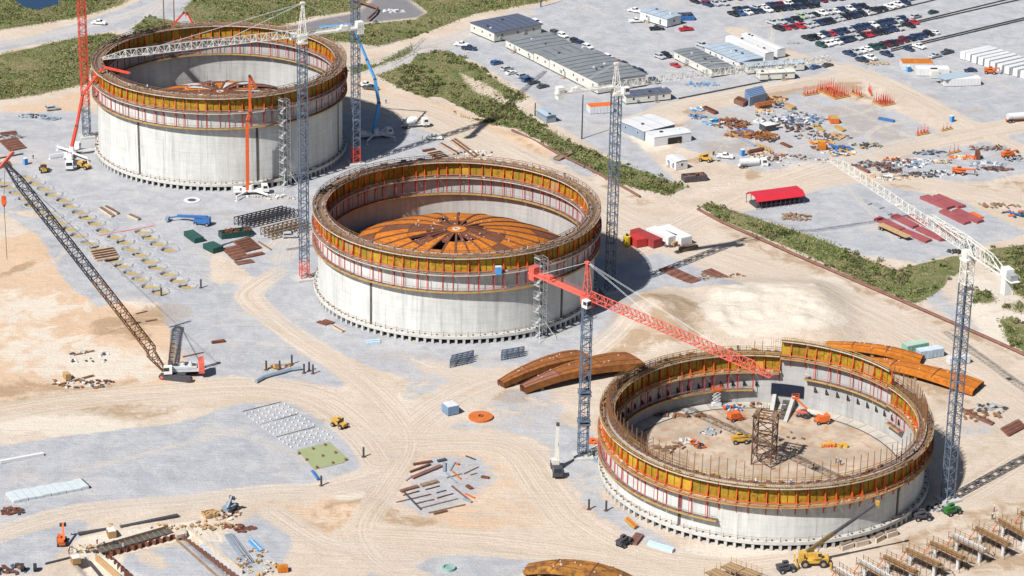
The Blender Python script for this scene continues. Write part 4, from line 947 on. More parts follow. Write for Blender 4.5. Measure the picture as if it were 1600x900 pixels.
def pump(base, hz, pts, plane, mboom, label, truck=True, r0=.55, outr=None):
    T = thing('concrete_pump', label, 'concrete pump', (base[0], base[1], 0), hz, 'concrete pump trucks placing concrete'); ib = Matrix.Translation((base[0], base[1], 0)) @ Matrix.Rotation(hz, 4, 'Z'); ib = ib.inverted()
    if truck:
        mb = MB(); mb.box((-1, 0, 1.2), (9, 2.3, .5)); truck_cab(mb, 3.4, 2.4, .9); mb.box((-4.5, 0, 1.9), (2.0, 1.8, 1.1)); mb.tube((0, 0, 1.4), (0, 0, 3.2), .9, .8, 12); mb.build('chassis', [M_white, M_glass], T)
        wheel_pairs((-4, -2.7, -1.4, 2.6, 4.2), 1.05, .52, T)
        for x, y in (outr or ((5, 5), (5, -5), (-5, 6), (-5, -6))):
            mb = MB(); mb.bar((x*.25, y*.15, 1.3), (x, y, 1.35), .42, .5); mb.bar((x, y, 1.4), (x, y, .1), .2); mb.box((x, y, .06), (.8, .8, .12)); mb.build('outrigger', M_white, T)
    P = [ib @ on_plane(x, y, base, *plane) for x, y in pts]
    for i, (a, b) in enumerate(zip(P[:-1], P[1:])):
        w = r0*(1-.13*i); MB().bar(a, b, w*1.05, w*1.3).bar(a+Vector((.3, 0, .35)), b+Vector((.3, 0, .35)), .16).build('boom_section', mboom, T); MB().tube(b-Vector((0, .4, 0)), b+Vector((0, .4, 0)), w*.75, n=8).build('boom_joint', M_dark if i else mboom, T)
    return T
b1 = G(113, 243); t1 = G(203, 115, 33)
pump(b1, R_(80), [(113, 237), (112, 230), (120, 196), (129, 148), (161, 105), (203, 115)], (t1[0]-b1[0], t1[1]-b1[1]), M_mred, 'red boomed concrete pump on spread white outriggers left of the farthest tank', r0=.85, outr=((4, 6.5), (4, -6.5), (-5, 6), (-5, -7)))
b2 = G(392, 303)
pump(b2, R_(10), [(388, 300), (387, 296), (386, 190), (390.5, 176), (390, 119), (401, 139)], (1, .35), mat('pump_orange_red', (.60, .11, .03), .5, .15, .8), 'orange boomed concrete pump standing upright in front of the farthest tank', r0=.95)
b3 = G(588, 215); t3 = G(497, 42, 36)
pump(b3, R_(20), [(583, 212), (584, 207), (592, 161), (586, 124), (573, 93), (561, 64), (550, 38), (497, 43)], (t3[0]-b3[0], t3[1]-b3[1]), M_sky, 'blue boomed concrete pump in the shade right of the farthest tank', r0=1.0)
b4 = (-118, 926)
pump(b4, 0, [(262, 60), (266, 44), (287, 20), (292, 20), (303, 41), (305, 46)], (1, 0), M_mred, 'red pump boom showing above the far rim of the farthest tank', truck=True, r0=.6)
# ================================================================== BUILDINGS AND CONTAINERS
def rect3(L, N, Rr):
    """rectangle on the ground from its left, near and right corners in the photo: near corner, two perpendicular edge vectors"""
    n = G(*N); u = G(*L)-n; v = G(*Rr)-n; uu = u.normalized(); v = v-uu*v.dot(uu); return n, u, v
def local_rect(L, N, Rr):
    n, u, v = rect3(L, N, Rr); a, b = (u, v) if u.length >= v.length else (v, u)
    c = n+u/2+v/2; return c, a.length, b.length, math.atan2(a.y, a.x), b
ORD = ('first', 'second', 'third', 'fourth', 'fifth', 'sixth', 'seventh', 'eighth', 'ninth', 'tenth', 'eleventh', 'twelfth', 'thirteenth', 'fourteenth', 'fifteenth', 'sixteenth', 'seventeenth', 'eighteenth', 'nineteenth', 'twentieth')
M_roofd = mat('dark_metal_roof', (.085, .10, .15), .45, .12, .5); M_roofg = mat('grey_seam_roof', (.17, .185, .20), .7, .15, .3); M_roofb = mat('pale_blue_roof', (.33, .40, .47), .4, .1, .3); M_roofw = mat('white_roof', (.54, .55, .56), .5, .06, .3)
M_cream = mat('cream_wall', (.54, .53, .48), .7, .06, .5); M_whitew = mat('white_siding', (.58, .58, .585), .6, .05, .5); M_bluew = mat('grey_blue_siding', (.22, .27, .33), .6, .1, .5)
def trailer(name, corners, h, roof, wall, label, cat='office trailer', seams=3.0, win=True, group=None, eave=.35, pitch=.25, door=True, z0=.5):
    c, a, b, t, bv = local_rect(*corners); T = thing(name, label, cat, (c.x, c.y, 0), t, group); X, Y = a/2, b/2
    MB().box((0, 0, z0+(h-z0)/2), (a, b, h-z0)).build('wall', wall, T)
    mb = MB(); mb.box((0, 0, z0/2), (a-.5, b-.5, z0)); mb.build('skirt', M_dark, T)
    E_ = eave; r = MB(); r._add([(-X-E_, -Y-E_, h), (X+E_, -Y-E_, h), (X+E_, 0, h+pitch), (X+E_, Y+E_, h), (-X-E_, Y+E_, h), (-X-E_, 0, h+pitch), (-X-E_, -Y-E_, h+.14), (X+E_, -Y-E_, h+.14), (X+E_, 0, h+pitch+.14), (X+E_, Y+E_, h+.14), (-X-E_, Y+E_, h+.14), (-X-E_, 0, h+pitch+.14)],
        ((6,7,8,11),(11,8,9,10),(0,1,7,6),(3,4,10,9),(1,2,8,7),(2,3,9,8),(0,6,11,5),(5,11,10,4),(0,5,2,1),(5,4,3,2))); ro = r.build('roof', roof, T)
    if seams:
        n = max(1, int(a/seams)); sm = MB().bar((0, -Y-E_, h+.18), (0, 0, h+pitch+.18), .16, .12).bar((0, 0, h+pitch+.18), (0, Y+E_, h+.18), .16, .12).mesh('roof_seam', M_dark if roof is M_roofg or roof is M_roofd else M_grey)
        for k in range(1, n): put('roof_seam', sm, ro, (-X+a*k/n, 0, 0))
    rq = random.Random(int(a*37))
    for k in range(int(a/7)):                                   # rooftop vents and air units
        u = MB().box((0, 0, .28), (rq.uniform(.5, 1.1), rq.uniform(.4, .9), .55)); u.build('roof_vent', M_lgrey if k % 2 else M_dark, ro, (rq.uniform(-X*.9, X*.9), rq.uniform(-Y*.7, Y*.7), h+pitch*.5+.1))
    if win:
        for s in (-1, 1):                                        # wall air conditioners
            for k in range(max(1, int(a/9))): MB().box((0, 0, 0), (.8, .5, .7)).build('air_conditioner', M_grey, T, (-X+a*(k+.25)/max(1, int(a/9)), s*(Y+.25), h*.45))
        wm = MB().box((0, 0, 0), (.9, .07, 1.0)).m(1).box((0, .01, 0), (.72, .08, .82)).mesh('window', [M_whitew, M_glass]); n = max(2, int(a/5.5))
        for s in (-1, 1):
            for k in range(n): put('window', wm, T, (-X+a*(k+.5)/n, s*(Y+.02), h*.62), 0 if s > 0 else math.pi)
        n = max(1, int(b/5))
        for s in (-1, 1):
            for k in range(n): put('window', wm, T, (s*(X+.02), -Y+b*(k+.5)/n, h*.62), -math.pi/2 if s > 0 else math.pi/2)
    if door:
        dm = MB().box((0, 0, 1.0), (.95, .08, 2.0)).mesh('door', M_bluew)
        for s in (-1, 1): put('door', dm, T, (X*.35, s*(Y+.03), z0), 0)
        st = MB()
        for k in range(3): st.box((0, .5+.3*k, z0-.17*(k+1)+.1), (1.6, .35, .12))
        st.bar((-.8, .3, z0+1), (-.8, 1.3, .9), .06); st.bar((.8, .3, z0+1), (.8, 1.3, .9), .06)
        put('steps', st.mesh('steps', M_wood), T, (X*.35, Y+.1, 0)); put('steps', st.mesh('steps', M_wood), T, (X*.35, -Y-.1, 0), math.pi)
    return T
def lerp2(p, q, t): return (p[0]+(q[0]-p[0])*t, p[1]+(q[1]-p[1])*t)
trailer('office_trailer', ((735, 51), (772, 67), (848, 54)), 3.9, M_roofd, M_cream, 'wide office trailer with the dark blue roof, nearest the access road')
Lb, Nb, dv = (790, 75), (934, 148), (64, -10)
for i, (t0, t1, h, lab) in enumerate(((0, .30, 3.3, 'grey roofed office block, top section of the long stepped row'), (.305, .47, 3.9, 'grey roofed office block, short middle section of the stepped row'), (.475, 1, 4.5, 'grey roofed office block, longest and lowest section of the stepped row'))):
    a, b = lerp2(Lb, Nb, t0), lerp2(Lb, Nb, t1); trailer('office_trailer', (a, b, (b[0]+dv[0]+12*t1, b[1]+dv[1]-2)), h, M_roofg, M_cream, lab, 'office trailer', 3.4, group='stepped row of grey roofed offices')
trailer('office_trailer', ((969, 157), (978, 164), (1040, 151)), 3.2, M_roofd, M_cream, 'small cream trailer with dark roof, behind the white crane head')
trailer('office_trailer', ((1000, 31), (1042, 44), (1066, 39)), 3.6, M_roofb, M_whitew, 'white trailer with pale roof standing alone beside a blue skip')
trailer('office_trailer', ((1053, 93), (1112, 122), (1136, 113)), 3.3, M_roofg, M_cream, 'cream trailer with dark grey roof and round windows beside the white sheds')
trailer('office_trailer', ((1101, 87), (1155, 111), (1184, 101)), 3.4, M_roofb, M_whitew, 'white trailer with pale blue roof and a row of doors')
trailer('storage_shed', ((1133, 71), (1195, 98), (1205, 94)), 3.4, M_roofw, M_whitew, 'long plain white storage box, left of a matching pair', 'storage box', 0, False, door=False, eave=.05)
trailer('storage_shed', ((1158, 67), (1214, 92), (1223, 88)), 3.4, M_roofw, M_whitew, 'long plain white storage box, right of a matching pair', 'storage box', 0, False, door=False, eave=.05)
trailer('office_trailer', ((1161, 111), (1168, 117), (1247, 103)), 3.1, M_roofb, M_cream, 'long cream trailer with pale roof, rear of two beside the lattice frames', win=True)
trailer('office_trailer', ((1181, 121), (1187, 127), (1234, 117)), 2.9, M_cream, M_cream, 'short cream trailer, front of two beside the lattice frames')
trailer('shed', ((838, 183), (854, 193), (864, 188)), 2.6, M_roofb, M_bluew, 'small grey blue shed on gravel beside the grassy ditch', 'shed', 0, False, door=False, z0=.1)
trailer('workshop', ((968, 204), (1006, 220), (1050, 207)), 3.3, M_roofw, M_bluew, 'grey blue workshop with flat pale roof behind the white container', 'workshop', 4, True, z0=.1)
trailer('workshop', ((1008, 220), (1022, 229), (1074, 217)), 3.1, M_roofw, M_whitew, 'low white workshop with open dark front in the laydown yard', 'workshop', 0, False, z0=.1, eave=.1)
b = MB().box((0, 0, 1.2), (5.2, .1, 2.2)); _n, _u, _v = rect3((1008, 220), (1022, 229), (1074, 217)); p_ = _n+_v*.55-_u.normalized()*.08; b.build('doorway_panel', M_black, None, (p_.x, p_.y, 0), math.atan2(_v.y, _v.x), label='black panel standing in for the open doorway of the low white workshop', cat='doorway')  # black panel put in for the shade inside the open front
trailer('site_cabin', ((1040, 258), (1056, 267), (1069, 261)), 3.0, M_roofw, M_whitew, 'white site cabin with blue edges beside the dark skip', 'site cabin', 0, True, z0=.15, eave=.12)
def container(corners, h, m, label, name='shipping_container', cat='container', group=None, top=None, open_top=None, n=None, fork=False):
    c, a, b, t, _ = local_rect(*corners); T = thing(name, label, cat, (c.x, c.y, 0), t, group); X, Y = a/2, b/2
    mb = MB()
    if open_top is None: mb.box((0, 0, h/2+.1), (a, b, h-.2)); mb.m(1).box((0, 0, h+.02), (a-.1, b-.1, .05)); mb.m(0)
    else:
        for s in (-1, 1): mb.box((0, s*(Y-.06), h/2), (a, .12, h)); mb.box((s*(X-.06), 0, h/2), (.12, b-.24, h))
        mb.box((0, 0, .15), (a-.24, b-.24, .2))
    mb.build('body', [m, top or m], T)
    cm = MB().box((0, 0, h/2), (.12, .10, h-.3)).mesh('rib', m); k_ = max(3, int(a/1.2))
    for k in range(1, k_):
        for s in (-1, 1): put('rib', cm, T, (-X+a*k/k_, s*(Y+.03), 0))
    if open_top is None:
        mb = MB(); mb.box((X+.04, -b*.25, h/2), (.06, b*.46, h-.4)); mb.box((X+.04, b*.25, h/2), (.06, b*.46, h-.4)); mb.bar((X+.1, .1, .3), (X+.1, .1, h-.3), .06); mb.bar((X+.1, -.1, .3), (X+.1, -.1, h-.3), .06); mb.build('door_pair', m, T)
    else:
        mb = MB(); rn = random.Random(int(a*100))
        for k in range(40):
            x, y = rn.uniform(-X+.5, X-.5), rn.uniform(-Y+.3, Y-.3); mb.box((x, y, h*.55+rn.uniform(0, h*.5)), (rn.uniform(.3, 1.6), rn.uniform(.2, .7), rn.uniform(.1, .5)), rn.uniform(0, 3))
        mb.build('scrap_load', open_top, T, kind='stuff')
    return T
container(((916, 173), (922, 179), (953, 171)), 2.6, M_lgrey, 'grey container with orange rusty roof near the crane shadow', top=M_orange)
container(((984, 372), (1021, 389), (1032, 384)), 2.7, M_redc, 'long dull red container beside the white ones, near the middle tank', top=M_redc)
container(((981, 379), (995, 388), (1007, 383)), 2.6, mat('bright_red_paint', (.42, .035, .03), .5, .12, .5), 'short bright red container against the long red one')
container(((1009, 370), (1044, 385), (1057, 380)), 2.8, M_whitew, 'white container next to the red container, front of two')
container(((1028, 367), (1064, 386), (1077, 380)), 2.8, M_whitew, 'white container behind two brown timber piles, right of its pair')
container(((1408, 549), (1417, 555), (1442, 543)), 2.6, mat('pale_green_paint', (.20, .38, .30), .6, .15, .5), 'pale green container near the rusty petal plates', top=mat('pale_green_roof', (.36, .46, .38), .6, .15, .5))
container(((1430, 557), (1438, 563), (1466, 551)), 2.5, mat('pale_steel_blue', (.34, .42, .50), .6, .15, .5), 'pale steel blue container beside the green container', top=mat('pale_blue_top', (.45, .52, .58), .6, .15, .5))
container(((1478, 567), (1484, 572), (1512, 565)), 2.1, M_lgrey, 'low pale blue grey tank box behind the right crane mast', name='tank_box', cat='tank box')
container(((287, 369), (304, 381), (316, 376)), 1.6, M_green, 'dark green skip, upper left of two beside the sheet stacks', name='skip', cat='skip', top=M_green)
container(((317, 389), (333, 397), (346, 391)), 1.7, M_green, 'dark green skip touching the rusty brown plate stacks', name='skip', cat='skip', top=M_green)
container(((341, 369), (347, 375), (392, 365)), 1.9, M_green, 'long dark green skip heaped with rusty scrap', name='skip', cat='skip', open_top=M_rustd)
container(((1064, 280), (1070, 286), (1100, 278)), 1.9, M_dark, 'dark grey skip with brown load beside the haul road', name='skip', cat='skip', open_top=M_rustp)
container(((1058, 27), (1063, 33), (1084, 31)), 1.9, M_blue, 'blue skip behind the lone white trailer', name='skip', cat='skip', open_top=M_dark)
container(((690, 643), (700, 651), (714, 645)), 2.6, mat('dusty_blue_paint', (.16, .25, .38), .6, .12, .5), 'blue tool box on the gravel beside the rust disc', name='tool_box', cat='tool box', top=M_lgrey)
container(((1405, 103), (1410, 111), (1452, 101)), 2.8, M_lgrey, 'grey container with orange rusty roof edge in the parking yard', top=M_rust)
container(((1429, 113), (1432, 119), (1477, 108)), 2.7, M_whitew, 'long low white container in front of the rusty roofed one')
container(((1470, 131), (1475, 136), (1524, 126)), 2.8, M_whitew, 'white container forming the front of the canopy shed')
p_, q_ = G(1452, 124), G(1500, 110); T = thing('canopy', 'blue grey canopy roof spanning between two containers', 'canopy', (0, 0, 0))
zc = 2.95; MB().quad(G(1456, 118, zc), G(1500, 111, zc), G(1522, 117.5, zc), G(1477, 125, zc)).quad(G(1477, 125, zc-.12), G(1522, 117.5, zc-.12), G(1500, 111, zc-.12), G(1456, 118, zc-.12)).build('roof_sheet', M_roofb, T)
mb = MB()
for x, y in ((1456, 118), (1500, 111), (1470, 123)): g_ = G(x, y, zc-.13); mb.bar((g_.x, g_.y, 0), g_, .15)
mb.build('canopy_posts', M_grey, T, kind='stuff')
container(((1452, 117), (1456, 123), (1466, 121)), 2.7, M_cream, 'small cream box under the left end of the canopy')
ends = [(1500, 92), (1508.5, 94.5), (1518, 98), (1528, 101), (1538, 104), (1547, 108), (1558, 111.5), (1569, 115), (1582, 118.5), (1594, 122)]
for i, e_ in enumerate(ends):
    container(((e_[0]-.3, e_[1]), (e_[0]+6.9, e_[1]+2.6), (e_[0]+49, e_[1]-8)), 2.9, M_whitew, f'plain white container, {ORD[i]} from the left in the white row', group='row of white containers at the yard edge', top=M_roofw)
# red canopy shed
pL, pR = G(1181, 328), G(1257, 318); d_ = pR-pL; a_ = math.atan2(d_.y, d_.x); Ls = d_.length; T = thing('carport', 'open sided shelter with bright red gabled roof on the gravel', 'shelter', (*(pL+d_/2)[:2], 0), a_)
T.location = (pL.x+d_.x/2-math.sin(a_)*3.6, pL.y+d_.y/2+math.cos(a_)*3.6, 0)
mb = MB(); X = Ls/2; mb.side([(-4, 2.6), (-2.2, 3.9), (2.2, 3.9), (4, 2.6), (4, 2.75), (2.2, 4.05), (-2.2, 4.05), (-4, 2.75)], -X, X)
ro = mb.build('roof', mat('bright_red_roof', (.46, .025, .04), .45, .06, .4), T, rz=math.pi/2)
pm = MB().bar((0, 0, 0), (0, 0, 2.7), .14).mesh('post', M_dark)
for k in range(11):
    for s in (-1, 1): put('post', pm, T, (-X+.3+(Ls-.6)*k/10, s*3.7, 0))
MB().box((0, 0, .5), (Ls-1.5, 5, 1.0)).build('dark_floor_box', M_dark, T)  # one low dark box filling the space under the roof
# ---- utility poles, fence and pipes along the ditch
def pole(b, top, label, arms=True):
    g_ = G(*b); h = HT(g_, top) if top else 14; T = thing('utility_pole', label, 'utility pole', g_, 0); MB().tube((0, 0, 0), (0, 0, h), .26, .18, 8).build('shaft', M_brown if arms else M_dark, T)
    if arms: MB().bar((-1.4, 0, h-1), (1.4, 0, h-1), .16).bar((-1, 0, h-2.2), (1, 0, h-2.2), .14).build('cross_arm', M_brown, T)
pole((909, 217), 148, 'tall bare wooden pole standing on gravel beside the ditch', False); pole((836, 181), 161, 'short post beside the small grey blue shed', False)
pole((256.5, 46), None, 'dark utility pole beyond the farthest tank, left of two'); pole((272.5, 44), None, 'dark utility pole beyond the farthest tank, right of two'); pole((463, 14), None, 'lone dark utility pole in the grass behind the crane peak'); pole((845, 11), None, 'utility pole at the edge of the big gravel lot', False)
def linear(name, pts, r, m, label, cat, z=None, n=6):
    mb = MB(); z = r if z is None else z; T = thing(name, label, cat, (*G(*pts[0])[:2], 0)); o = G(*pts[0])
    for a, b in zip(pts[:-1], pts[1:]):
        q = MB(); q.tube(G(*a)-o+Vector((0, 0, z)), G(*b)-o+Vector((0, 0, z)), r, n=n); q.build('pipe_length', m, T)
    return T
linear('pipeline', [(800, 205), (840, 224), (880, 246), (920, 265), (960, 286), (1000, 309)], .42, M_rustp, 'rusty pipe along the ditch between middle tank and gravel yard', 'pipeline')
linear('pipeline', [(1090, 329), (1130, 350), (1180, 372), (1240, 399), (1300, 425), (1360, 451), (1420, 477), (1480, 503), (1540, 529), (1600, 556), (1640, 574)], .5, M_rustp, 'long rusty pipe along the ditch at the right of the haul road', 'pipeline')
linear('pipeline', [(548, 3), (570, 10), (590, 17), (586, 24), (575, 34)], .5, M_rustp, 'bent rusty pipe crossing the paved area behind the cranes', 'pipeline', 1.2)
def fence(pts, h, label, name='guard_fence'):
    T = thing(name, label, 'fence', (*G(*pts[0])[:2], 0)); o = G(*pts[0]); pm = MB().bar((0, 0, 0), (0, 0, h), .12).mesh('post', M_grey)
    for a, b in zip(pts[:-1], pts[1:]):
        A, B = G(*a)-o, G(*b)-o; n = max(1, int((B-A).length/3.5))
        for k in range(n): put('post', pm, T, A+(B-A)*k/n)
        for z in (h*.5, h-.05): MB().bar(A+Vector((0, 0, z)), B+Vector((0, 0, z)), .08).build('rail', M_grey, T)
fence([(570, 100), (610, 92), (645, 80), (650, 73), (664, 60)], 1.2, 'thin grey railing along the track edge below the grass'); fence([(572, 77), (600, 72), (625, 65)], 1.0, 'short dark railing beside the verge near the blue boom'); fence([(612, 103), (640, 87), (655, 76), (683, 75)], 1.2, 'thin grey railing at the head of the ditch')
g1_ = G(870, 250); T = thing('footbridge', 'flat grey plank bridge across the ditch', 'bridge', (*g1_[:2], 0)); B = G(905, 233)-g1_; sd_ = Vector((-B.y, B.x, 0)).normalized()
for k in range(10): A_2 = B*(k/10); MB().bar(A_2-sd_*1.2+Vector((0, 0, .4)), A_2+sd_*1.2+Vector((0, 0, .4)), B.length/10-.08, .2).build('plank', M_woodd, T)
for s in (-1, 1): MB().bar(sd_*s*1.25+Vector((0, 0, .45)), B+sd_*s*1.25+Vector((0, 0, .45)), .25, .5).build('edge_beam', M_woodd, T)
# ---- dark twin lines across the lot (pipe runs on the gravel) and kerbs of sleepers
for i, (a, b) in enumerate((((1338, 22), (1490, -14)), ((1360, 25), (1500, -9)), ((1400, 42), (1590, -4)), ((1396, 45), (1598, -1)), ((1392, 78), (1620, 24)), ((1392, 81), (1620, 27)), ((1060, 155), (1200, 127)))):
    A, B = G(*a), G(*b); d_ = B-A; n = max(1, int(d_.length/9)); T = thing('parking_curb_line', ('dark pipe line on the gravel, rear line of the back pair', 'dark pipe line on the gravel, front line of the back pair', 'dark pipe line across the lot, rear line of the middle pair', 'dark pipe line across the lot, front line of the middle pair', 'dark pipe line nearest the white containers, rear of its pair', 'dark pipe line nearest the white containers, front of its pair', 'broken dark kerb along the dirt road below the trailers')[i], 'pipe line', A, math.atan2(d_.y, d_.x), 'dark lines across the parking lot')
    sm = MB().box((d_.length/n/2, 0, .22), (d_.length/n-.15, .42, .44)).mesh('pipe_length', M_dark)
    for k in range(n): put('pipe_length', sm, T, (d_.length*k/n, 0, 0))
# ================================================================== CARS
PAINT = {'w': (M_white, 'white'), 's': (mat('silver_paint', (.42, .44, .46), .3, .05, 1, spec=.6), 'silver'), 'k': (mat('black_paint', (.018, .02, .025), .25, .05, 1, spec=.6), 'black'), 'n': (mat('navy_paint', (.022, .04, .09), .25, .05, 1, spec=.6), 'navy'),
         'r': (mat('red_car_paint', (.42, .02, .03), .3, .05, 1, spec=.6), 'red'), 'm': (mat('maroon_car_paint', (.11, .015, .03), .3, .05, 1, spec=.6), 'maroon'), 'g': (mat('dark_green_paint', (.02, .06, .055), .3, .05, 1, spec=.6), 'dark green'), 't': (mat('teal_paint', (.03, .28, .30), .3, .05, 1, spec=.6), 'teal'),
         'l': (mat('pale_green_car', (.33, .42, .28), .3, .05, 1, spec=.6), 'pale green'), 'b': (mat('blue_car_paint', (.04, .10, .24), .3, .05, 1, spec=.6), 'blue'), 'd': (mat('dark_grey_car', (.07, .075, .085), .3, .05, 1, spec=.6), 'dark grey')}
def car_proto(kind):
    w = {'pickup': 1.0, 'suv': .98, 'sedan': .9}[kind]; T = thing({'pickup': 'pickup_truck', 'suv': 'estate_car', 'sedan': 'parked_car'}[kind], 'car', 'car', (0, 0, 0))
    prof = {'pickup': [(-2.8, .45), (2.75, .45), (2.8, .95), (2.55, 1.12), (1.15, 1.2), (.45, 1.82), (-.75, 1.85), (-.95, 1.2), (-1.0, .8), (-2.65, .8), (-2.68, 1.15), (-2.8, 1.15)],
            'suv': [(-2.3, .45), (2.3, .45), (2.38, .9), (2.2, 1.08), (1.05, 1.15), (.35, 1.72), (-2.0, 1.75), (-2.3, 1.1)],
            'sedan': [(-2.3, .35), (2.3, .35), (2.35, .7), (2.1, .85), (1.0, .95), (.3, 1.40), (-.95, 1.42), (-1.65, 1.0), (-2.25, .95)]}[kind]
    mb = MB(); mb.side(prof, -w, w)
    if kind == 'pickup':
        for s in (-1, 1): mb.box((-1.88, s*(w-.06), .98), (1.75, .12, .36))
    mb.build('body', PAINT['w'][0], T); g = MB()
    if kind == 'pickup': ws, rs, sd = ((1.12, 1.22), (.50, 1.76)), ((-.97, 1.25), (-.78, 1.80)), [(-.85, 1.25), (.95, 1.25), (.40, 1.74), (-.72, 1.76)]
    elif kind == 'suv': ws, rs, sd = ((1.02, 1.17), (.40, 1.66)), ((-2.27, 1.15), (-2.05, 1.66)), [(-2.0, 1.15), (.9, 1.15), (.30, 1.62), (-1.85, 1.64)]
    else: ws, rs, sd = ((.97, .97), (.34, 1.37)), ((-1.60, 1.04), (-1.0, 1.40)), [(-1.35, 1.0), (.85, 1.0), (.28, 1.34), (-.92, 1.35)]
    for (a, b), o in ((ws, .02), (rs, -.02)): g.quad((a[0]+o, -w+.12, a[1]+.02), (a[0]+o, w-.12, a[1]+.02), (b[0]+o, w-.16, b[1]+.02), (b[0]+o, -w+.16, b[1]+.02))
    for s in (-1, 1): g.quad(*[(x, s*(w+.012), z) for x, z in sd])
    g.build('windows', M_glass, T)
    wm = MB().tube((0, -.12, 0), (0, .12, 0), .36, n=8).m(1).tube((0, -.13, 0), (0, .13, 0), .19, n=6).mesh('wheel', [M_black, M_grey])
    for x in (-1.6, 1.65) if kind == 'pickup' else (-1.4, 1.45):
        for s in (-1, 1): put('wheel', wm, T, (x, s*(w-.1), .36))
    lm = MB().box((0, 0, 0), (.06, .34, .16)).mesh('headlight', M_lgrey)
    for s in (-1, 1): put('headlight', lm, T, (prof[2][0]-.02, s*(w-.28), prof[2][1]-.12))
    return seal(T)
PROTO = {k: car_proto(k) for k in ('pickup', 'suv', 'sedan')}; USED = set()
CN = {'pickup': 'pickup truck', 'suv': 'estate car', 'sedan': 'car'}
def car(px, py, hz, code, kind, label, group=None):
    p = G(px, py); o = PROTO[kind]
    if kind in USED: o = dup(o, p, hz)
    else: USED.add(kind); o.location = p; o.rotation_euler = (0, 0, hz)
    o['label'] = label; o['category'] = 'pickup truck' if kind == 'pickup' else 'car'
    if group: o['group'] = group
    return o
def paint(o, code):
    PEND.append((o, code))
PEND = []
d_ = G(1590, -4)-G(1400, 42); ROWA = math.atan2(d_.y, d_.x); CARH = ROWA-math.pi/2
ROWS = [('back parking row, rear line', (1086, 4), (1168, -3), 'krknmk'), ('back parking row, front line', (1105, 9), (1130, 7), 'wss'),
        ('second parking row, rear line', (1154, 17), (1310, -1), 'wnswnmwkknmgs'), ('second parking row, front line', (1146, 24), (1272, 10), 'kbwnnwkkwkskk'),
        ('third parking row, rear line', (1207, 38), (1245, 32), 'ssnk'), ('third parking row, rear right line', (1252, 28), (1348, 12), 'lsswswnwnk'), ('third parking row, front line', (1217, 47), (1250, 43), 'krmr'), ('third parking row, front right line', (1263, 42), (1354, 22), 'sswkkssskwkw'),
        ('third parking row, far right line', (1368, 18), (1414, 6), 'kswwn'),
        ('fourth parking row, rear line', (1262, 62), (1410, 32), 'kkwwrnnsnnnwwnwsn'), ('fourth parking row, front line', (1283, 73), (1402, 46), 'gwwwnnsskrmkknns'),
        ('fifth parking row, rear line', (1327, 86), (1460, 53), 'sswwggmkmmnnwkw'), ('fifth parking row, front line', (1347, 96), (1360, 93), 'ww')]
rnd = random.Random(11)
for nm, a, b, s in ROWS:
    n = len(s); cnt = {}
    s = ''.join('n' if c in 'ws' and rnd.random() < .2 else ('k' if c in 'ws' and rnd.random() < .15 else c) for c in s)
    for k, ch in enumerate(s):
        t = k/(n-1) if n > 1 else 0; kd = rnd.choice(('pickup', 'pickup', 'suv', 'sedan'))
        px, py = a[0]+(b[0]-a[0])*t, a[1]+(b[1]-a[1])*t+rnd.uniform(-.5, .5)
        nb = PAINT[s[k+1]][1] if k < n-1 else None; lb = f'{PAINT[ch][1]} {CN[kd]}, {ORD[k]} from the left in the {nm}'
        o = car(px, py, CARH+rnd.uniform(-.06, .06)+(math.pi if rnd.random() < .12 else 0), ch, kd, lb, 'cars in the gravel car park'); paint(o, ch)
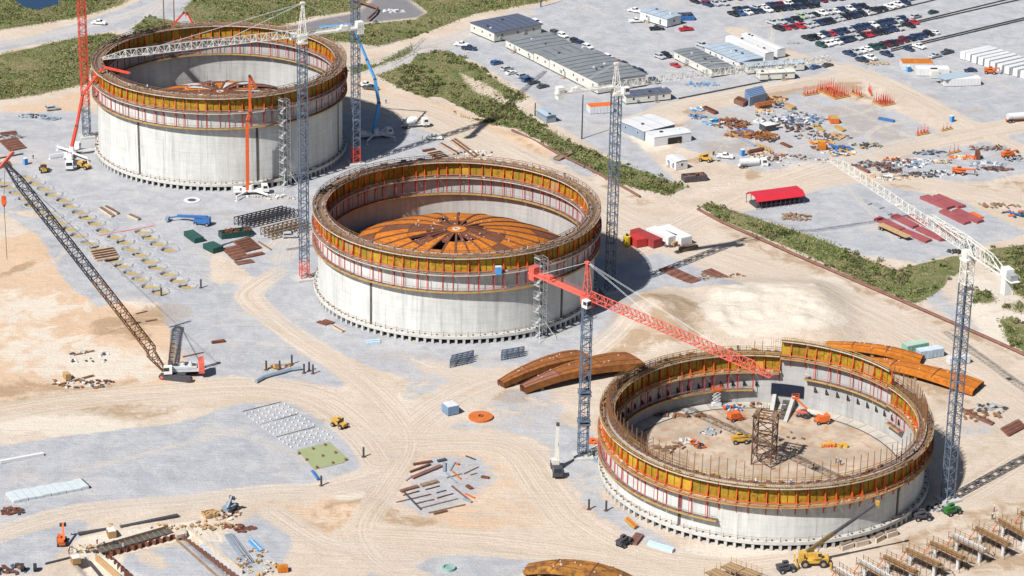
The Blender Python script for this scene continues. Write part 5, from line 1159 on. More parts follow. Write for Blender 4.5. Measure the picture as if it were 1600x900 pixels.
SINGLE = [(1385, 87, CARH, 'n', 'pickup', 'navy pickup parked alone below the fifth row'), (1420, 79, CARH, 'n', 'sedan', 'navy car parked alone below the maroon cars'), (1436, 75, CARH, 'w', 'pickup', 'white pickup at the end below the fifth row'), (1420, 42, CARH, 'k', 'pickup', 'black pickup at the right end of the fourth row'), (1428, 37, CARH, 'r', 'sedan', 'red car beside the black pickup at the row end'),
          (1431, 28, ROWA, 's', 'suv', 'silver estate car parked along the middle dark line'), (1458, 21, ROWA, 'g', 'sedan', 'dark green car alone at the far right of the lot'), (1480, 84, ROWA, 'd', 'pickup', 'dark grey pickup left of the white containers'), (1461, 90, ROWA, 's', 'pickup', 'silver pickup behind the rusty roofed container'), (1516, 112, ROWA+2.6, 'n', 'sedan', 'navy car nosing behind the canopy shed'),
          (992, 19, -.5, 'w', 'pickup', 'white pickup at the left end of the lone trailer'), (994, 35, .25, 'w', 'pickup', 'white pickup in front of the lone trailer'), (1026, 47, .2, 'k', 'pickup', 'black pickup in front of the lone white trailer'), (1072, 48, .35, 'r', 'pickup', 'bright red pickup standing alone on the open gravel'),
          (1031, 91, CARH, 's', 'suv', 'silver estate car, left of three beside the cream trailer'), (1041, 89, CARH, 'k', 'suv', 'black estate car, middle of three beside the cream trailer'), (1055, 104, CARH, 'r', 'sedan', 'red car, lowest of three beside the cream trailer'), (1097, 73, CARH, 's', 'pickup', 'silver pickup behind the trailer with row of doors'),
          (1274, 107, ROWA, 'b', 'sedan', 'blue grey car, left of two beside the lattice frames'), (1293, 104, ROWA, 'd', 'sedan', 'dark grey car, right of two beside the lattice frames'), (721, 72, -.25, 'w', 'pickup', 'white pickup beside a dark one near the dark roofed office'), (733, 78, -.25, 'n', 'pickup', 'navy pickup beside a white one near the dark roofed office'),
          (776, 101, ROWA, 'b', 'suv', 'blue estate car alone left of the stepped offices'), (792, 110, ROWA, 's', 'suv', 'silver estate car, first of the line before the offices'), (799, 116, ROWA, 'w', 'sedan', 'white car, second of the line before the offices'), (816, 121, ROWA, 's', 'suv', 'silver estate car, third of the line before the offices'), (824, 127, ROWA, 'b', 'suv', 'blue estate car, fourth of the line before the offices'), (834, 131, ROWA, 'd', 'sedan', 'dark grey car, fifth of the line before the offices'), (848, 137, ROWA, 'd', 'sedan', 'dark grey car, last of the line before the offices'),
          (155, 38, -.2, 'w', 'pickup', 'white pickup driving on the pale road at top left'), (571, 135, -.3, 'w', 'pickup', 'white pickup behind the crane mast with red foot'), (579, 140, -.3, 'd', 'pickup', 'grey pickup beside a white one behind the crane mast'), (678, 218, .1, 'w', 'pickup', 'white pickup on the crane shadow beside steel stacks'), (1133, 247, -.2, 'w', 'pickup', 'white pickup near the yellow loader by the yard road'), (453, 371, .15, 's', 'suv', 'silver van parked against the dark truss frames'), (82, 172, .4, 's', 'suv', 'silver car on gravel left of the red mast'),
          (838, 37, CARH, 'w', 'suv', 'white car peeking out behind the dark roofed office'), (868, 54, CARH, 'd', 'suv', 'dark car, first of those behind the stepped offices'), (879, 58, CARH, 'w', 'suv', 'white car, second of those behind the stepped offices'), (899, 67, CARH, 'k', 'suv', 'black car, third of those behind the stepped offices'), (908, 71, CARH, 'n', 'suv', 'navy car, fourth of those behind the stepped offices'), (918, 76, CARH, 'w', 'suv', 'white car, fifth of those behind the stepped offices'), (950, 92, CARH, 'w', 'suv', 'white car, sixth of those behind the stepped offices'), (957, 96, CARH, 'b', 'sedan', 'blue car, seventh of those behind the stepped offices'), (965, 99, CARH, 'r', 'sedan', 'red car behind the longest stepped office'), (976, 104, CARH, 'k', 'suv', 'black car right of the red one behind the offices'), (990, 110, CARH, 'n', 'sedan', 'navy car, last but one behind the stepped offices'), (1001, 115, CARH, 'n', 'suv', 'navy car, last of those behind the stepped offices'), (1022, 129, CARH, 'n', 'suv', 'navy car half hidden behind the white crane jib')]
for px, py, h, ch, kd, lb in SINGLE: paint(car(px, py, h, ch, kd, lb), ch)
_kids = {}
for o in COL.objects:
    if o.parent: _kids.setdefault(o.parent.name, []).append(o)
for o, ch in PEND:
    for c in _kids.get(o.name, ()):
        if c.name.startswith('body'): recolour(c, PAINT[ch][0])
# ================================================================== SITE MACHINES
def lorry(p, hz, label, load='mixer', cabm=None, name='concrete_mixer', cat='mixer truck'):
    T = thing(name, label, cat, p, hz); mb = MB(); mb.box((-1, 0, 1.0), (8, 1.0, .4)); truck_cab(mb, 2.6, 2.4, .8); mb.build('chassis', [cabm or M_white, M_glass], T)
    mb = MB(); mb.m(2).box((4.98, 0, 1.3), (.08, 1.5, .7)); 
    wheel_pairs((-3.9, -2.6, 3.7), 1.05, .52, T)
    if load == 'mixer':
        mb = MB(); mb.lathe([(.01, 2.2), (.9, 2.1), (1.25, .8), (1.25, -.8), (.75, -2.4), (.5, -2.5)], 14); o = mb.build('drum', M_white, T); o.rotation_euler = (0, R_(80), 0); o.location = (-1.4, 0, 2.6)
        MB().bar((-4.2, 0, 3.2), (-5.6, 0, 1.8), .5, .2).box((-4.2, 0, 2.4), (.5, 1.6, 2.0)).build('chute', M_grey, T)
    elif load == 'tank':
        MB().tube((-4.4, 0, 2.2), (2.0, 0, 2.2), 1.15, n=14).build('water_tank', M_lgrey, T)
    return T
lorry(G(109, 260), R_(-82), 'white concrete mixer truck backed up to the red boomed pump'); lorry(G(648, 199), R_(18), 'concrete mixer truck feeding the blue boomed pump'); lorry(G(1176, 262), R_(10), 'pale water tanker truck on the yard road', 'tank', None, 'water_tanker', 'tanker truck')
def rough_terrain():
    p = G(1270, 883); T = thing('mobile_crane', 'yellow four wheeled crane raising its dark boom against the shortest tank', 'mobile crane', p, R_(4))
    mb = MB(); mb.box((0, 0, 1.35), (6.8, 2.2, .7)); mb.box((2.6, 0, 1.9), (1.8, 2.2, .6)); mb.box((-2.7, 0, 1.9), (1.6, 2.2, .5)); mb.build('carrier', M_yelp, T)
    wm = MB().tube((0, -.4, 0), (0, .4, 0), .95, n=16).m(1).tube((0, -.42, 0), (0, .42, 0), .5, n=10).mesh('wheel', [M_black, mat('tyre_dust', (.30, .22, .15), .9, .2, 2)])
    for x in (-2.1, 2.2):
        for y in (-1.3, 1.3): put('wheel', wm, T, (x, y, .95))
    for x in (-4, 3.9):
        for y in (-2.2, 2.2): MB().bar((x, 0, .9), (x, y, .9), .3).bar((x, y, 1.7), (x, y, .1), .28).box((x, y, .06), (.7, .7, .12)).build('outrigger', M_yelp, T)
    mb = MB(); mb.tube((-.3, 0, 1.7), (-.3, 0, 2.2), 1.1, n=12); mb.box((-1.2, .3, 2.8), (3.0, 1.6, 1.2)); mb.box((-2.9, 0, 2.8), (1.0, 2.2, 1.3)); mb.build('upper_structure', M_yelp, T)
    mb = MB(); mb.box((.9, -.8, 2.9), (1.6, .9, 1.5)); mb.m(1).box((1.3, -.8, 3.2), (.9, .95, .8)); mb.build('cab', [M_yelp, M_glass], T)
    tip = on_plane(1371, 786, p, 1, .25); ib = (Matrix.Translation(p) @ Matrix.Rotation(R_(4), 4, 'Z')).inverted(); t = ib @ tip; f = Vector((-1.6, .2, 3.4)); d = t-f
    MB().bar(f, f+d*.38, .75, .85).build('boom_base', mat('oily_boom_base', (.16, .105, .04), .6, .35, 1.5, rust=((.05, .045, .04), .4)), T); MB().bar(f+d*.3, f+d*.7, .58, .66).build('boom_section', M_dark, T); MB().bar(f+d*.68, t, .46, .5).build('boom_section', M_dark, T)
    MB().box((0, 0, 0), (.9, .6, 1.1)).box((.3, 0, -.7), (.4, .3, .7)).build('boom_head', M_yelp, T, t); MB().bar((.4, 0, 2.2), f+d*.22, .35).build('lift_ram', M_grey, T)
rough_terrain()
def truck_crane(p, hz, label, pts, mb_m):
    T = thing('truck_crane', label, 'boom truck', p, hz); mb = MB(); mb.box((-.5, 0, 1.1), (7, 2.3, .5)); truck_cab(mb, 2.4, 2.3, .8); mb.build('chassis', [M_dark, M_glass], T); wheel_pairs((-3, -1.8, 3.3), 1.05, .5, T)
    ib = (Matrix.Translation(p) @ Matrix.Rotation(hz, 4, 'Z')).inverted(); 
    MB().box((-1.5, 0, 2.0), (1.6, 1.7, 1.6)).box((-3.0, 0, 1.7), (1.6, 2.0, .8)).build('upper_structure', M_cream, T)
    MB().bar((-1.8, 0, 2.6), (-2.6, .4, 11.8), .75, .75).bar((-1.0, .7, 2.4), (-2.2, .5, 7), .35).build('boom', mb_m, T); MB().box((-2.6, .4, 11.9), (1.0, .8, .6)).build('boom_head', M_dark, T)
truck_crane(G(869, 737), R_(-85), 'cream boom truck with short upright boom beside the red crane mast', (), M_cream)
def boom_lift(p, hz, pts, plane, label, z0=0, m=M_orange):
    T = thing('boom_lift', label, 'boom lift', p, hz); mb = MB(); mb.box((0, 0, .95), (3.6, 2.2, .6)); mb.box((-.4, 0, 1.8), (3.0, 2.0, 1.0)); mb.build('body', m, T); wheel_pairs((-1.3, 1.3), 1.1, .5, T)
    ib = (Matrix.Translation(p) @ Matrix.Rotation(hz, 4, 'Z')).inverted(); P = [Vector((-.5, 0, 2.2))]+[ib @ on_plane(x, y, p, *plane) for x, y in pts]
    for i, (a, b) in enumerate(zip(P[:-1], P[1:])): MB().bar(a, b, .5-.12*i).build('boom_arm', M_cream if i == 0 and len(P) > 2 else m, T)
    e = P[-1]; mb = MB(); mb.box(e, (1.9, 1.0, .15))
    for z in (.5, 1.0):
        for s in (-1, 1): mb.bar(e+Vector((-.95, s*.5, z)), e+Vector((.95, s*.5, z)), .08); mb.bar(e+Vector((s*.95, -.5, z)), e+Vector((s*.95, .5, z)), .08)
    mb.build('basket', M_red, T)
pz = lambda x, y: G(x, y, 2.5)
boom_lift(pz(1284, 661), R_(195), [(1262, 640), (1243, 622)], (-1, .7), 'orange boom lift with raised basket at the tank doorway')
boom_lift(pz(1148, 656), R_(30), [(1158, 654)], (1, 0), 'small orange boom lift parked folded on the tank floor')
def scissor(p, h, label):
    T = thing('scissor_lift', label, 'scissor lift', p, .3); MB().box((0, 0, .5), (2.4, 1.3, .8)).build('base', M_white, T); n = 4; mb = MB()
    for k in range(n):
        z0, z1 = .9+(h-1)*k/n, .9+(h-1)*(k+1)/n
        for y in (-.5, .5): mb.bar((-1, y, z0), (1, y, z1), .14); mb.bar((1, y, z0), (-1, y, z1), .14)
    mb.build('scissor_arms', M_lgrey, T); mb = MB(); mb.box((0, 0, h), (2.6, 1.4, .15))
    for z in (.5, 1.0):
        for s in (-1, 1): mb.bar((-1.3, s*.7, h+z), (1.3, s*.7, h+z), .09); mb.bar((s*1.3, -.7, h+z), (s*1.3, .7, h+z), .09)
    mb.build('platform', M_red, T)
scissor(pz(1119, 634), 4.6, 'white scissor lift with red platform near the tank wall')
def telehandler(p, hz, label, m, up=.0, name='telehandler', L=5.0):
    T = thing(name, label, 'telehandler', p, hz); mb = MB(); mb.box((0, 0, 1.1), (4.4, 1.5, .7)); mb.box((-1.5, .3, 1.6), (1.6, 1.5, .6)); mb.build('body', m, T); mb = MB(); mb.box((0, .6, 1.9), (1.3, .8, 1.3)); mb.m(1).box((.05, .6, 2.1), (1.34, .84, .7)); mb.build('cab', [m, M_glass], T)
    MB().bar((-1.9, -.4, 1.9), (-1.9+L*math.cos(up), -.4, 1.9+L*math.sin(up)), .45).build('boom_arm', m, T); x, z = -1.9+L*math.cos(up), 1.9+L*math.sin(up); MB().box((x+.1, -.4, z-.5), (.2, 1.6, 1.0)).bar((x, -.9, z-.9), (x+1.1, -.9, z-.9), .12).bar((x, .1, z-.9), (x+1.1, .1, z-.9), .12).build('fork', M_dark, T); wheel_pairs((-1.4, 1.4), 1.0, .6, T, .4)
telehandler(pz(1156, 692), R_(10), 'dirty yellow telehandler on the tank floor left of the lattice tower', M_yelp, .05); telehandler(G(97, 850), R_(100), 'orange telehandler near the sheet pile trench', M_orange, .5); telehandler(G(1547, 115), R_(-10), 'bright orange machine before the white container row', M_orange, .1); telehandler(G(1498, 272), R_(-15), 'orange telehandler lying long in the lower scrap yard', M_orange, .05, L=7); telehandler(G(1575, 246), R_(20), 'orange telehandler at the right edge of the scrap yard', M_orange, .1); telehandler(G(1102, 252), R_(-20), 'yellow loader beside the white pickup at the yard road', M_yelp, .4)
telehandler(G(68, 268), R_(-70), 'yellow backhoe near the first round pits', M_yelp, .3, 'backhoe', 3.5); telehandler(G(131, 263), R_(-30), 'small yellow loader beside the white mixer truck', M_yelp, .1, 'loader', 2.0); telehandler(G(530, 667), R_(-40), 'small dirty yellow loader on the sand above the round pond field', M_yelp, .1, 'loader', 2.4); telehandler(G(1488, 803), R_(30), 'green and yellow tractor beside the right crane foot', mat('tractor_green', (.03, .15, .035), .5, .1, 1), .1, 'tractor', 2.2); telehandler(G(361, 799), R_(60), 'dark forklift near the timber crates', M_bluew, .9, 'forklift', 3.0); telehandler(G(1441, 812), R_(10), 'dark forklift in the shade at the tank foot', M_dark, .2, 'forklift', 2.5); telehandler(G(976, 852), R_(50), 'dark skid loader carrying rusty plates', M_dark, .15, 'skid_loader', 2.5); telehandler(G(1228, 893), R_(20), 'dark generator trailer near the yellow crane', M_dark, .1, 'generator_trailer', 2.2)
def big_lift():
    a, b = G(262, 347), G(324, 352); d = b-a; T = thing('folded_boom_lift', 'blue boom lift folded flat on gravel beyond the pits', 'boom lift', b, math.atan2(-d.y, -d.x)); L = d.length
    mb = MB(); mb.box((1.6, 0, 1.3), (5.0, 2.4, 1.2)); mb.box((.2, 0, 2.2), (2.2, 2.0, .9)); mb.build('body', M_blue, T); wheel_pairs((-.2, 3.4), 1.2, .6, T, .45); MB().bar((0, 0, 2.7), (L*.75, 0, 2.3), .7, .8).bar((L*.7, 0, 2.2), (L*.95, 0, 1.5), .4).build('boom_arm', M_blue, T); mb = MB(); mb.box((L, 0, 1.2), (1.0, 2.2, 1.1)); mb.build('basket', M_bluew, T)
big_lift()
lorry(G(1592, 190), R_(15), 'orange bodied bus shaped lorry at the right edge road', 'tank', M_orange, 'lorry', 'lorry')
# ================================================================== ROUND PITS
M_pit = mat('pit_floor_ochre', (.33, .26, .125), .95, .2, .6); M_berm = mat('pit_gravel_berm', (.27, .27, .285), .95, .22, 1.2)
_rn = random.Random(9); PV = []
for v in range(5):
    mb = MB(); n = 18; prof = ((3.6, -.2), (3.1, .10), (2.75, .20), (2.5, .05), (2.35, -.45), (2.25, -.72)); ph = [_rn.uniform(.9, 1.1) for _ in range(n)]; hz_ = [_rn.uniform(.7, 1.3) for _ in range(n)]; m_ = len(prof); vs = []; fs = []
    for k in range(n):
        t = 2*math.pi*k/n
        for r, z in prof: vs.append((r*ph[k]*math.cos(t), r*ph[k]*math.sin(t), z*hz_[k] if z > 0 else z))
    for k in range(n):
        q = (k+1) % n
        for i in range(m_-1): fs.append((k*m_+i, q*m_+i, q*m_+i+1, k*m_+i+1))
    mb._add(vs, fs); rim_ = mb.mesh('berm', M_berm); rim_.polygons.foreach_set('use_smooth', [True]*len(rim_.polygons))
    PV.append((rim_, MB().lathe([(2.4, -.62), (.01, -.68)], 18).mesh('pit_floor', M_pit)))
RN_ = ('pit row nearest the farthest tank', 'pit row under the crawler boom', 'middle pit row below the pink line', 'lowest left pit row', 'short pit row near the blue lift')
for i, row in enumerate(PITS):
    for k, p in enumerate(row):
        T = thing('excavated_pit', f'round gravel pit, {ORD[k]} from the top in the {RN_[i]}', 'pit', G(*p), _rn.uniform(0, 6), 'rows of round gravel pits'); a, b = PV[_rn.randrange(5)]; put('berm', a, T); put('pit_floor', b, T)
# ================================================================== PLATES, BEAMS, STACKS
def slab4(name, c4, h, m, label, cat, group=None, n=1, part='plank', z0=0., along=True, gap=.06, m2=None):
    """flat stack over a four-cornered footprint, split into n members across"""
    P = [G(*p) for p in c4]; o = P[0]; T = thing(name, label, cat, (*o[:2], 0), 0, group); P = [p-o for p in P]
    for k in range(n):
        t0, t1 = (k+gap/2)/n if n > 1 else 0, (k+1-gap/2)/n if n > 1 else 1
        if along: q = [P[0].lerp(P[3], t0), P[1].lerp(P[2], t0), P[1].lerp(P[2], t1), P[0].lerp(P[3], t1)]
        else: q = [P[0].lerp(P[1], t0), P[0].lerp(P[1], t1), P[3].lerp(P[2], t1), P[3].lerp(P[2], t0)]
        MB().prism([v[:2] for v in q], z0, z0+h*(1 if n == 1 else _rn.uniform(.8, 1.1))).build(part, m if not m2 or k % 2 else m2, T)
    return T
maroon = [(((1437, 311), (1479, 329), (1491, 325), (1450, 308)), 'top left of four at the far corner'), (((1457.5, 309.5), (1497, 326.5), (1509, 324), (1467, 306)), 'top right of four at the far corner'), (((1467, 332.5), (1506, 352), (1517, 349), (1477, 329.5)), 'lower left of four at the far corner'), (((1487, 332), (1527, 350), (1537, 347), (1499, 329)), 'beside the orange panel'),
          (((1365, 345), (1405, 362), (1415, 360), (1375, 341)), 'behind the flatbed trailer'), (((1391, 340), (1426, 358), (1436, 355), (1402, 337)), 'between the trailer and the crane jib'), (((1417, 340), (1446, 355), (1455, 352), (1426, 337)), 'just under the white crane jib'), (((1407, 363), (1446, 381), (1456, 377), (1417, 361)), 'in front of the flatbed trailer end'), (((1430, 360), (1469, 378), (1479, 376), (1440, 357)), 'nearest the grass at the right'), (((1462, 355), (1495, 375), (1504, 372), (1472, 352)), 'touching the crane mast top')]
for c4, l in maroon: slab4('primed_panel_stack', c4, .9, M_mroon, 'long maroon primed steel panels stacked flat, '+l, 'steel panels', 'maroon panel stacks in the laydown yard', 3, 'panel', along=False if False else True)
for c4, l in ((((1347.5, 314), (1356, 321), (1364, 319), (1355, 312.5)), 'farthest'), (((1362.5, 320), (1374, 327.5), (1382, 325.5), (1370, 318)), 'second'), (((1375.5, 331), (1387, 337), (1394, 335), (1382, 328)), 'third'), (((1403, 334), (1412, 339), (1419, 337.5), (1415, 333)), 'nearest the jib')):
    slab4('grey_panel_stack', c4, .5, M_grey, 'small low grey panel stack on gravel, '+l+' of four in line', 'steel panels', 'small grey panel stacks', 2, 'panel')
slab4('orange_panel', ((1512.5, 334), (1530, 342.5), (1537.5, 341), (1521, 333)), .5, M_orange, 'small orange panel lying beside the maroon stacks', 'steel panels', None, 3, 'panel')
slab4('precast_deck', ((8, 773), (21, 787), (139.5, 764), (126, 752)), .8, mat('white_deck', (.46, .51, .53), .6, .06, .4), 'long white slab of ten panels lying on grey gravel', 'deck slab', None, 10, 'panel', along=False if False else True, gap=.09)
slab4('white_deck_edge', ((127, 752), (140, 764), (141.5, 763), (128.5, 751)), .6, M_dark, 'dark edge strip at the right of the long white slab', 'end plate')  # thin dark strip along the slab's right edge
STK = [(((367, 386), (392, 413), (395, 411), (370, 385)), None)]
def beams(name, p, q, r, n, w, h, m, label, cat, m2=None, gapf=.25, z0=0, jit=.15):
    """n parallel members: the first from p to q, the last starting at r"""
    P, Q, R2 = G(*p), G(*q), G(*r); T = thing(name, label, cat, (*P[:2], 0)); d = Q-P; s = R2-P
    me = MB().box((d.length/2, 0, h/2), (d.length, w, h)).mesh('beam', m)
    for k in range(n):
        o = s*(k/max(1, n-1)); b = put('beam', me, T, (o.x+_rn.uniform(-jit, jit)*4*0, o.y, z0), math.atan2(d.y, d.x)+_rn.uniform(-.01, .01)*jit*6)
        if m2 and k % 2: recolour(b, m2)
    return T
for a in [((366, 380), (391, 373.5), (382, 394), 10, 1.2, .5, 'rust brown sheet stack, right of the pair by the green skips'), ((348, 391), (371, 386), (365, 407), 9, 1.2, .5, 'rust brown sheet stack, left of the pair by the green skips'), ((387, 400), (410, 395), (390, 402), 2, .9, .4, 'short rust beams right of the sheet stacks'), ((367, 411), (393, 407), (371, 414), 3, .9, .4, 'short rust beams below the left sheet stack'),
          ((668, 241), (688, 237), (681, 251), 9, 1.3, .5, 'dark rust sheet stack behind the middle tank rim'), ((660, 236.5), (679, 233), (661, 237.5), 2, .7, .5, 'thin dark rust beams behind the sheet stack'), ((0, 222), (26, 217), (14, 236), 9, 1.4, .5, 'rust brown sheet stack at the left edge of the gravel'), ((0, 209), (25, 206), (2, 213), 3, .7, .4, 'dark beams at the left edge above the sheet stack'),
          ((1032, 424), (1049, 418), (1120, 464), 17, 1.6, .5, 'long row of dark rust beams laid side by side on the gravel'), ((1097, 425), (1140, 445), (1110, 421), 5, .5, .4, 'thin brown steel lengths beside the crane shadow'), ((1565, 672), (1592, 658), (1575, 682), 6, .8, .5, 'dark brown beam stack at the right edge'), ((1500, 642), (1550, 665), (1503, 640), 2, .6, .5, 'two long rusty rails behind the right crane mast'),
          ((704, 221), (739, 247), (712, 217), 5, .8, .4, 'long brown steel lengths behind the middle tank'), ((686, 226), (713, 242), (689, 225), 2, .8, .5, 'blue grey steel lengths behind the middle tank'), ((150, 408), (185, 402), (142, 394), 9, 1.3, .5, 'tan concrete piles lying beside the rows of pits'), ((0, 256), (15, 253), (3, 262), 5, .8, .3, 'rusty sheets beside the crawler crane jib tip')]:
    p, q, r, n, w_, h_, lb = a
    beams('steel_stack' if 'pile' not in lb else 'pile_stack', p, q, r, n, w_, h_, M_rustp if 'tan' not in lb else mat('tan_pile', (.40, .30, .22), .9, .2, 1), lb, 'steel stack' if 'pile' not in lb else 'pile stack', M_rustd)
for a in [((155, 327), (175, 340), 'rear'), ((163, 325), (183, 336), 'middle'), ((200, 338), (216, 345), 'right')]:
    p, q, l = a; beams('pile_bundle', p, q, (p[0]+3, p[1]-1.5), 4, .5, .6, M_railw, f'pale concrete piles bundled on dark bands by the pits, {l} bundle', 'pile bundle', M_rustp)
def lone(p, q, w, h, m, label, cat='beam', name='steel_beam', z0=0.):
    P, Q = G(*p), G(*q); d = Q-P; T = put(name, MB().box((d.length/2, 0, h/2+z0), (d.length, w, h)).mesh(name, m), None, P, math.atan2(d.y, d.x), label, cat); return T
lone((0, 724), (68, 711.5), .9, .8, M_whitew, 'long white pipe lying at the left edge of the gravel', 'pipe', 'white_pipe'); lone((8, 759), (27, 741), .9, .5, M_bluew, 'dark beam end above the long white slab', 'beam') if False else None
lone((331, 537), (351, 534), 1.0, .7, M_rustd, 'short dark rusty beam on pale gravel right of the crawler'); lone((286, 559), (318, 552), .5, .4, M_rustp, 'long rusty beam behind the crawler crane'); lone((227, 503), (245, 500), .5, .3, M_rustp, 'thin rusty bar on orange sand above the crawler'); lone((213, 491), (230, 487), .4, .3, M_rustp, 'rusty bars beside the red barrel on the sand')
lone((0, 248), (36, 241), .5, .4, M_dark, 'thin black pipe beside the left sheet stack', 'pipe', 'steel_pipe'); lone((345, 385), (396, 369), .5, .4, M_dark, 'long dark beam along the front of the long skip'); lone((404, 378), (424, 391), .4, .3, M_brown, 'thin brown bar below the truss frames'); lone((155, 368), (241, 352.5), .5, .06, M_pink, 'faded pink line painted strip between the pits', 'strip', 'pink_strip')
# ---- dark truss frames
def trusses(p, q, r, n, h, m, label, gap=True):
    P, Q, R2 = G(*p), G(*q), G(*r); d = Q-P; s = R2-P; T = thing('truss_stack', label, 'steel trusses', (*P[:2], 0), math.atan2(d.y, d.x), 'dark steel truss frames'); me = MB(); nb = max(4, int(d.length/1.6))
    for y in (0,): lattice(me, d.length, .12, h, d.length/nb, .12, .06)
    mm = me.mesh('truss', m); R = Matrix.Rotation(-math.atan2(d.y, d.x), 3, 'Z')
    for k in range(n): put('truss', mm, T, R @ (s*(k/max(1, n-1))))
    return T
trusses((366, 351), (442, 333), (390, 357), 5, 2.4, M_dark, 'dark truss frames, rear set beside the long green skip'); trusses((407, 367), (470, 351), (425, 375), 4, 2.2, M_woodd, 'brown truss frames, front set beside the silver van'); trusses((703, 575), (737, 567), (706, 566), 4, 2.0, M_blueg, 'dark blue truss frames standing before the middle tank, left set'); trusses((783, 563), (818, 557), (784, 557), 3, 1.8, M_blueg, 'dark blue truss frames near the stair tower, right set')
# ---- dome petals
def petal(p, q, w0, w1, rise, label, m=M_rust, z0=.4, sk=1.1, tilt=0., m2=None):
    P, Q = G(*p), G(*q); d = Q-P; L = d.length; T = thing('dome_petal', label, 'curved steel plate', (*P[:2], 0), math.atan2(d.y, d.x), 'curved rusty roof petals laid on the ground'); n = 14
    zc = lambda t: z0+rise*(1-(2*t-1)**2); wd = lambda t: (w0+(w1-w0)*min(1, t*1.15))*(1 if t < .97 else .97)
    vs = []; fs = []
    for i in range(n+1):
        t = i/n
        for k in range(5):
            u = -1+.5*k; vs.append((L*t, wd(t)*.5*u, zc(t)+sk+.35*(1-u*u)+tilt*u*wd(t)*.5))
    for i in range(n):
        for k in range(4): b = 5*i+k; fs.append((b, b+5, b+6, b+1))
    for a_, b_, mm in ((0, 4, m2 or m), (4, 9, m), (9, 14, m)):
        me = MB(); me._add(vs[5*a_:5*(b_+1)], fs[:4*(b_-a_)]); o = me.build('skin_plate', mm, T); o.modifiers.new('thickness', 'SOLIDIFY').thickness = .06
    for i in (4, 9):
        me = MB()
        for k in range(4): me.bar(Vector(vs[5*i+k])+Vector((0, 0, .05)), Vector(vs[5*i+k+1])+Vector((0, 0, .05)), .28, .1)
        me.build('plate_seam', M_rustd, T)
    for u in (-.5, .5):
        me = MB(); k = 1 if u < 0 else 3
        for i in range(14): me.bar(Vector(vs[5*i+k])+Vector((0, 0, .05)), Vector(vs[5*i+5+k])+Vector((0, 0, .05)), .14, .08)
        me.build('plate_seam', M_rustd, T)
    me = MB()
    for k in range(9): t = _rn.uniform(.15, .9); me.box((L*t, wd(t)*.35*_rn.uniform(-1, 1), zc(t)+sk+.42), (.35, .35, .18))
    me.build('lifting_lugs', M_railw, T, kind='stuff')
    for u in (-1, -.33, .33, 1):
        me = MB()
        for i in range(n):
            t, t2 = i/n, (i+1)/n; zz = lambda t: zc(t)+sk*.5+.3*(1-u*u)+tilt*u*wd(t)*.5-.05
            me.bar((L*t, wd(t)*.5*u*.98, zz(t)), (L*t2, wd(t2)*.5*u*.98, zz(t2)), .14, sk)
        me.build('radial_rib', M_rustd if abs(u) < .9 else m, T)
    for t in (0.01, .5, .99): MB().bar((L*t, -wd(t)*.49, zc(t)+sk*.6-abs(tilt)), (L*t, wd(t)*.49, zc(t)+sk*.6+abs(tilt)*0), .15, sk*.8).build('cross_rib', M_rustd, T)
    for t in (.15, .5, .85): MB().box((L*t, 0, zc(t)*.5), (.8, wd(t)*.8, zc(t))).build('support_block', M_woodd, T)
    return T
M_rustq = mat('dull_rust_plate', (.26, .095, .024), .8, .22, .3, rust=((.17, .065, .022), .4))
petal((782, 606), (912, 562), 2.5, 7, 1.5, 'rusty curved roof petal, rear one of the pair left of the red crane', M_rustq, .3, 1.6); petal((816, 615), (992, 570), 2.2, 9.5, 1.9, 'rusty curved roof petal, front one of the pair behind the red crane mast', M_rustq, .3, 1.9, 0, mat('violet_rust_plate', (.22, .095, .06), .8, .2, .4))
petal((1290, 545), (1440, 568), 3.5, 5.5, 1.3, 'orange curved roof petal, rear one beside the green container', M_rust); petal((1345, 568), (1528, 612), 4, 8.5, 1.2, 'broad orange curved roof petal right of the shortest tank', M_rust); petal((822, 895), (985, 925), 4, 9, 2.6, 'golden rusty roof petal cut by the bottom edge', mat('golden_rust_plate', (.34, .15, .025), .75, .3, .25, rust=((.13, .06, .025), .5)))
T = thing('rust_disc', 'flat round rust orange disc with a centre hole on sand', 'steel disc', G(751, 653)); mb = MB(); mb.ring(.55, 3.2, .1, .6, 0, 2*math.pi, 36); mb.build('plate', mat('bright_rust_disc', (.45, .12, .03), .75, .15, .5), T); MB().ring(.5, .75, .6, .75, 0, 2*math.pi, 16).build('hub_ring', M_rustd, T); MB().ring(.02, .5, .02, .12, 0, 2*math.pi, 12).build('hole_bottom', M_brown, T)
# ---- field of round caps and the green pond
for i, (c4, nm) in enumerate(((((384, 647), (402, 661), (464, 646), (445, 632)), 'upper'), ((((411, 668), (428, 679), (490, 664), (470, 651))), 'middle'), (((437, 687), (455, 699), (519, 684), (498, 671)), 'lower'))):
    P = [G(*p) for p in c4]; o = P[0]; T = thing('pile_cap_field', f'rectangle of white round pile caps in grey gravel, {nm} of three', 'pile caps', o, 0, 'rectangles of round pile caps'); me = MB().lathe([(.01, .42), (.2, .38), (.26, .2), (.26, 0)], 10).mesh('pile_cap', [M_lgrey])
    for a in range(4):
        for b in range(7):
            p = P[0].lerp(P[1], a/3).lerp(P[3].lerp(P[2], a/3), b/6)-o; put('pile_cap', me, T, p)
    e = MB(); e.bar(P[0]-o+Vector((-1, 1.5, 0)), P[3]-o+Vector((-1, 1.5, 0)), .25, .25); e.build('kerb_board', M_strip, T)
pts = [G(*p) for p in ((464, 704), (515, 691), (545, 718), (535, 724), (491, 734))]; o = pts[0]
MB().prism([(p-o)[:2] for p in pts], .02, .16).build('pond', mat('murky_green_pond', (.27, .30, .16), .35, .06, .3), None, (*o[:2], 0), kind='structure')
T = thing('pond_stakes', 'nine small stakes standing in the square green pond', 'stakes', o)
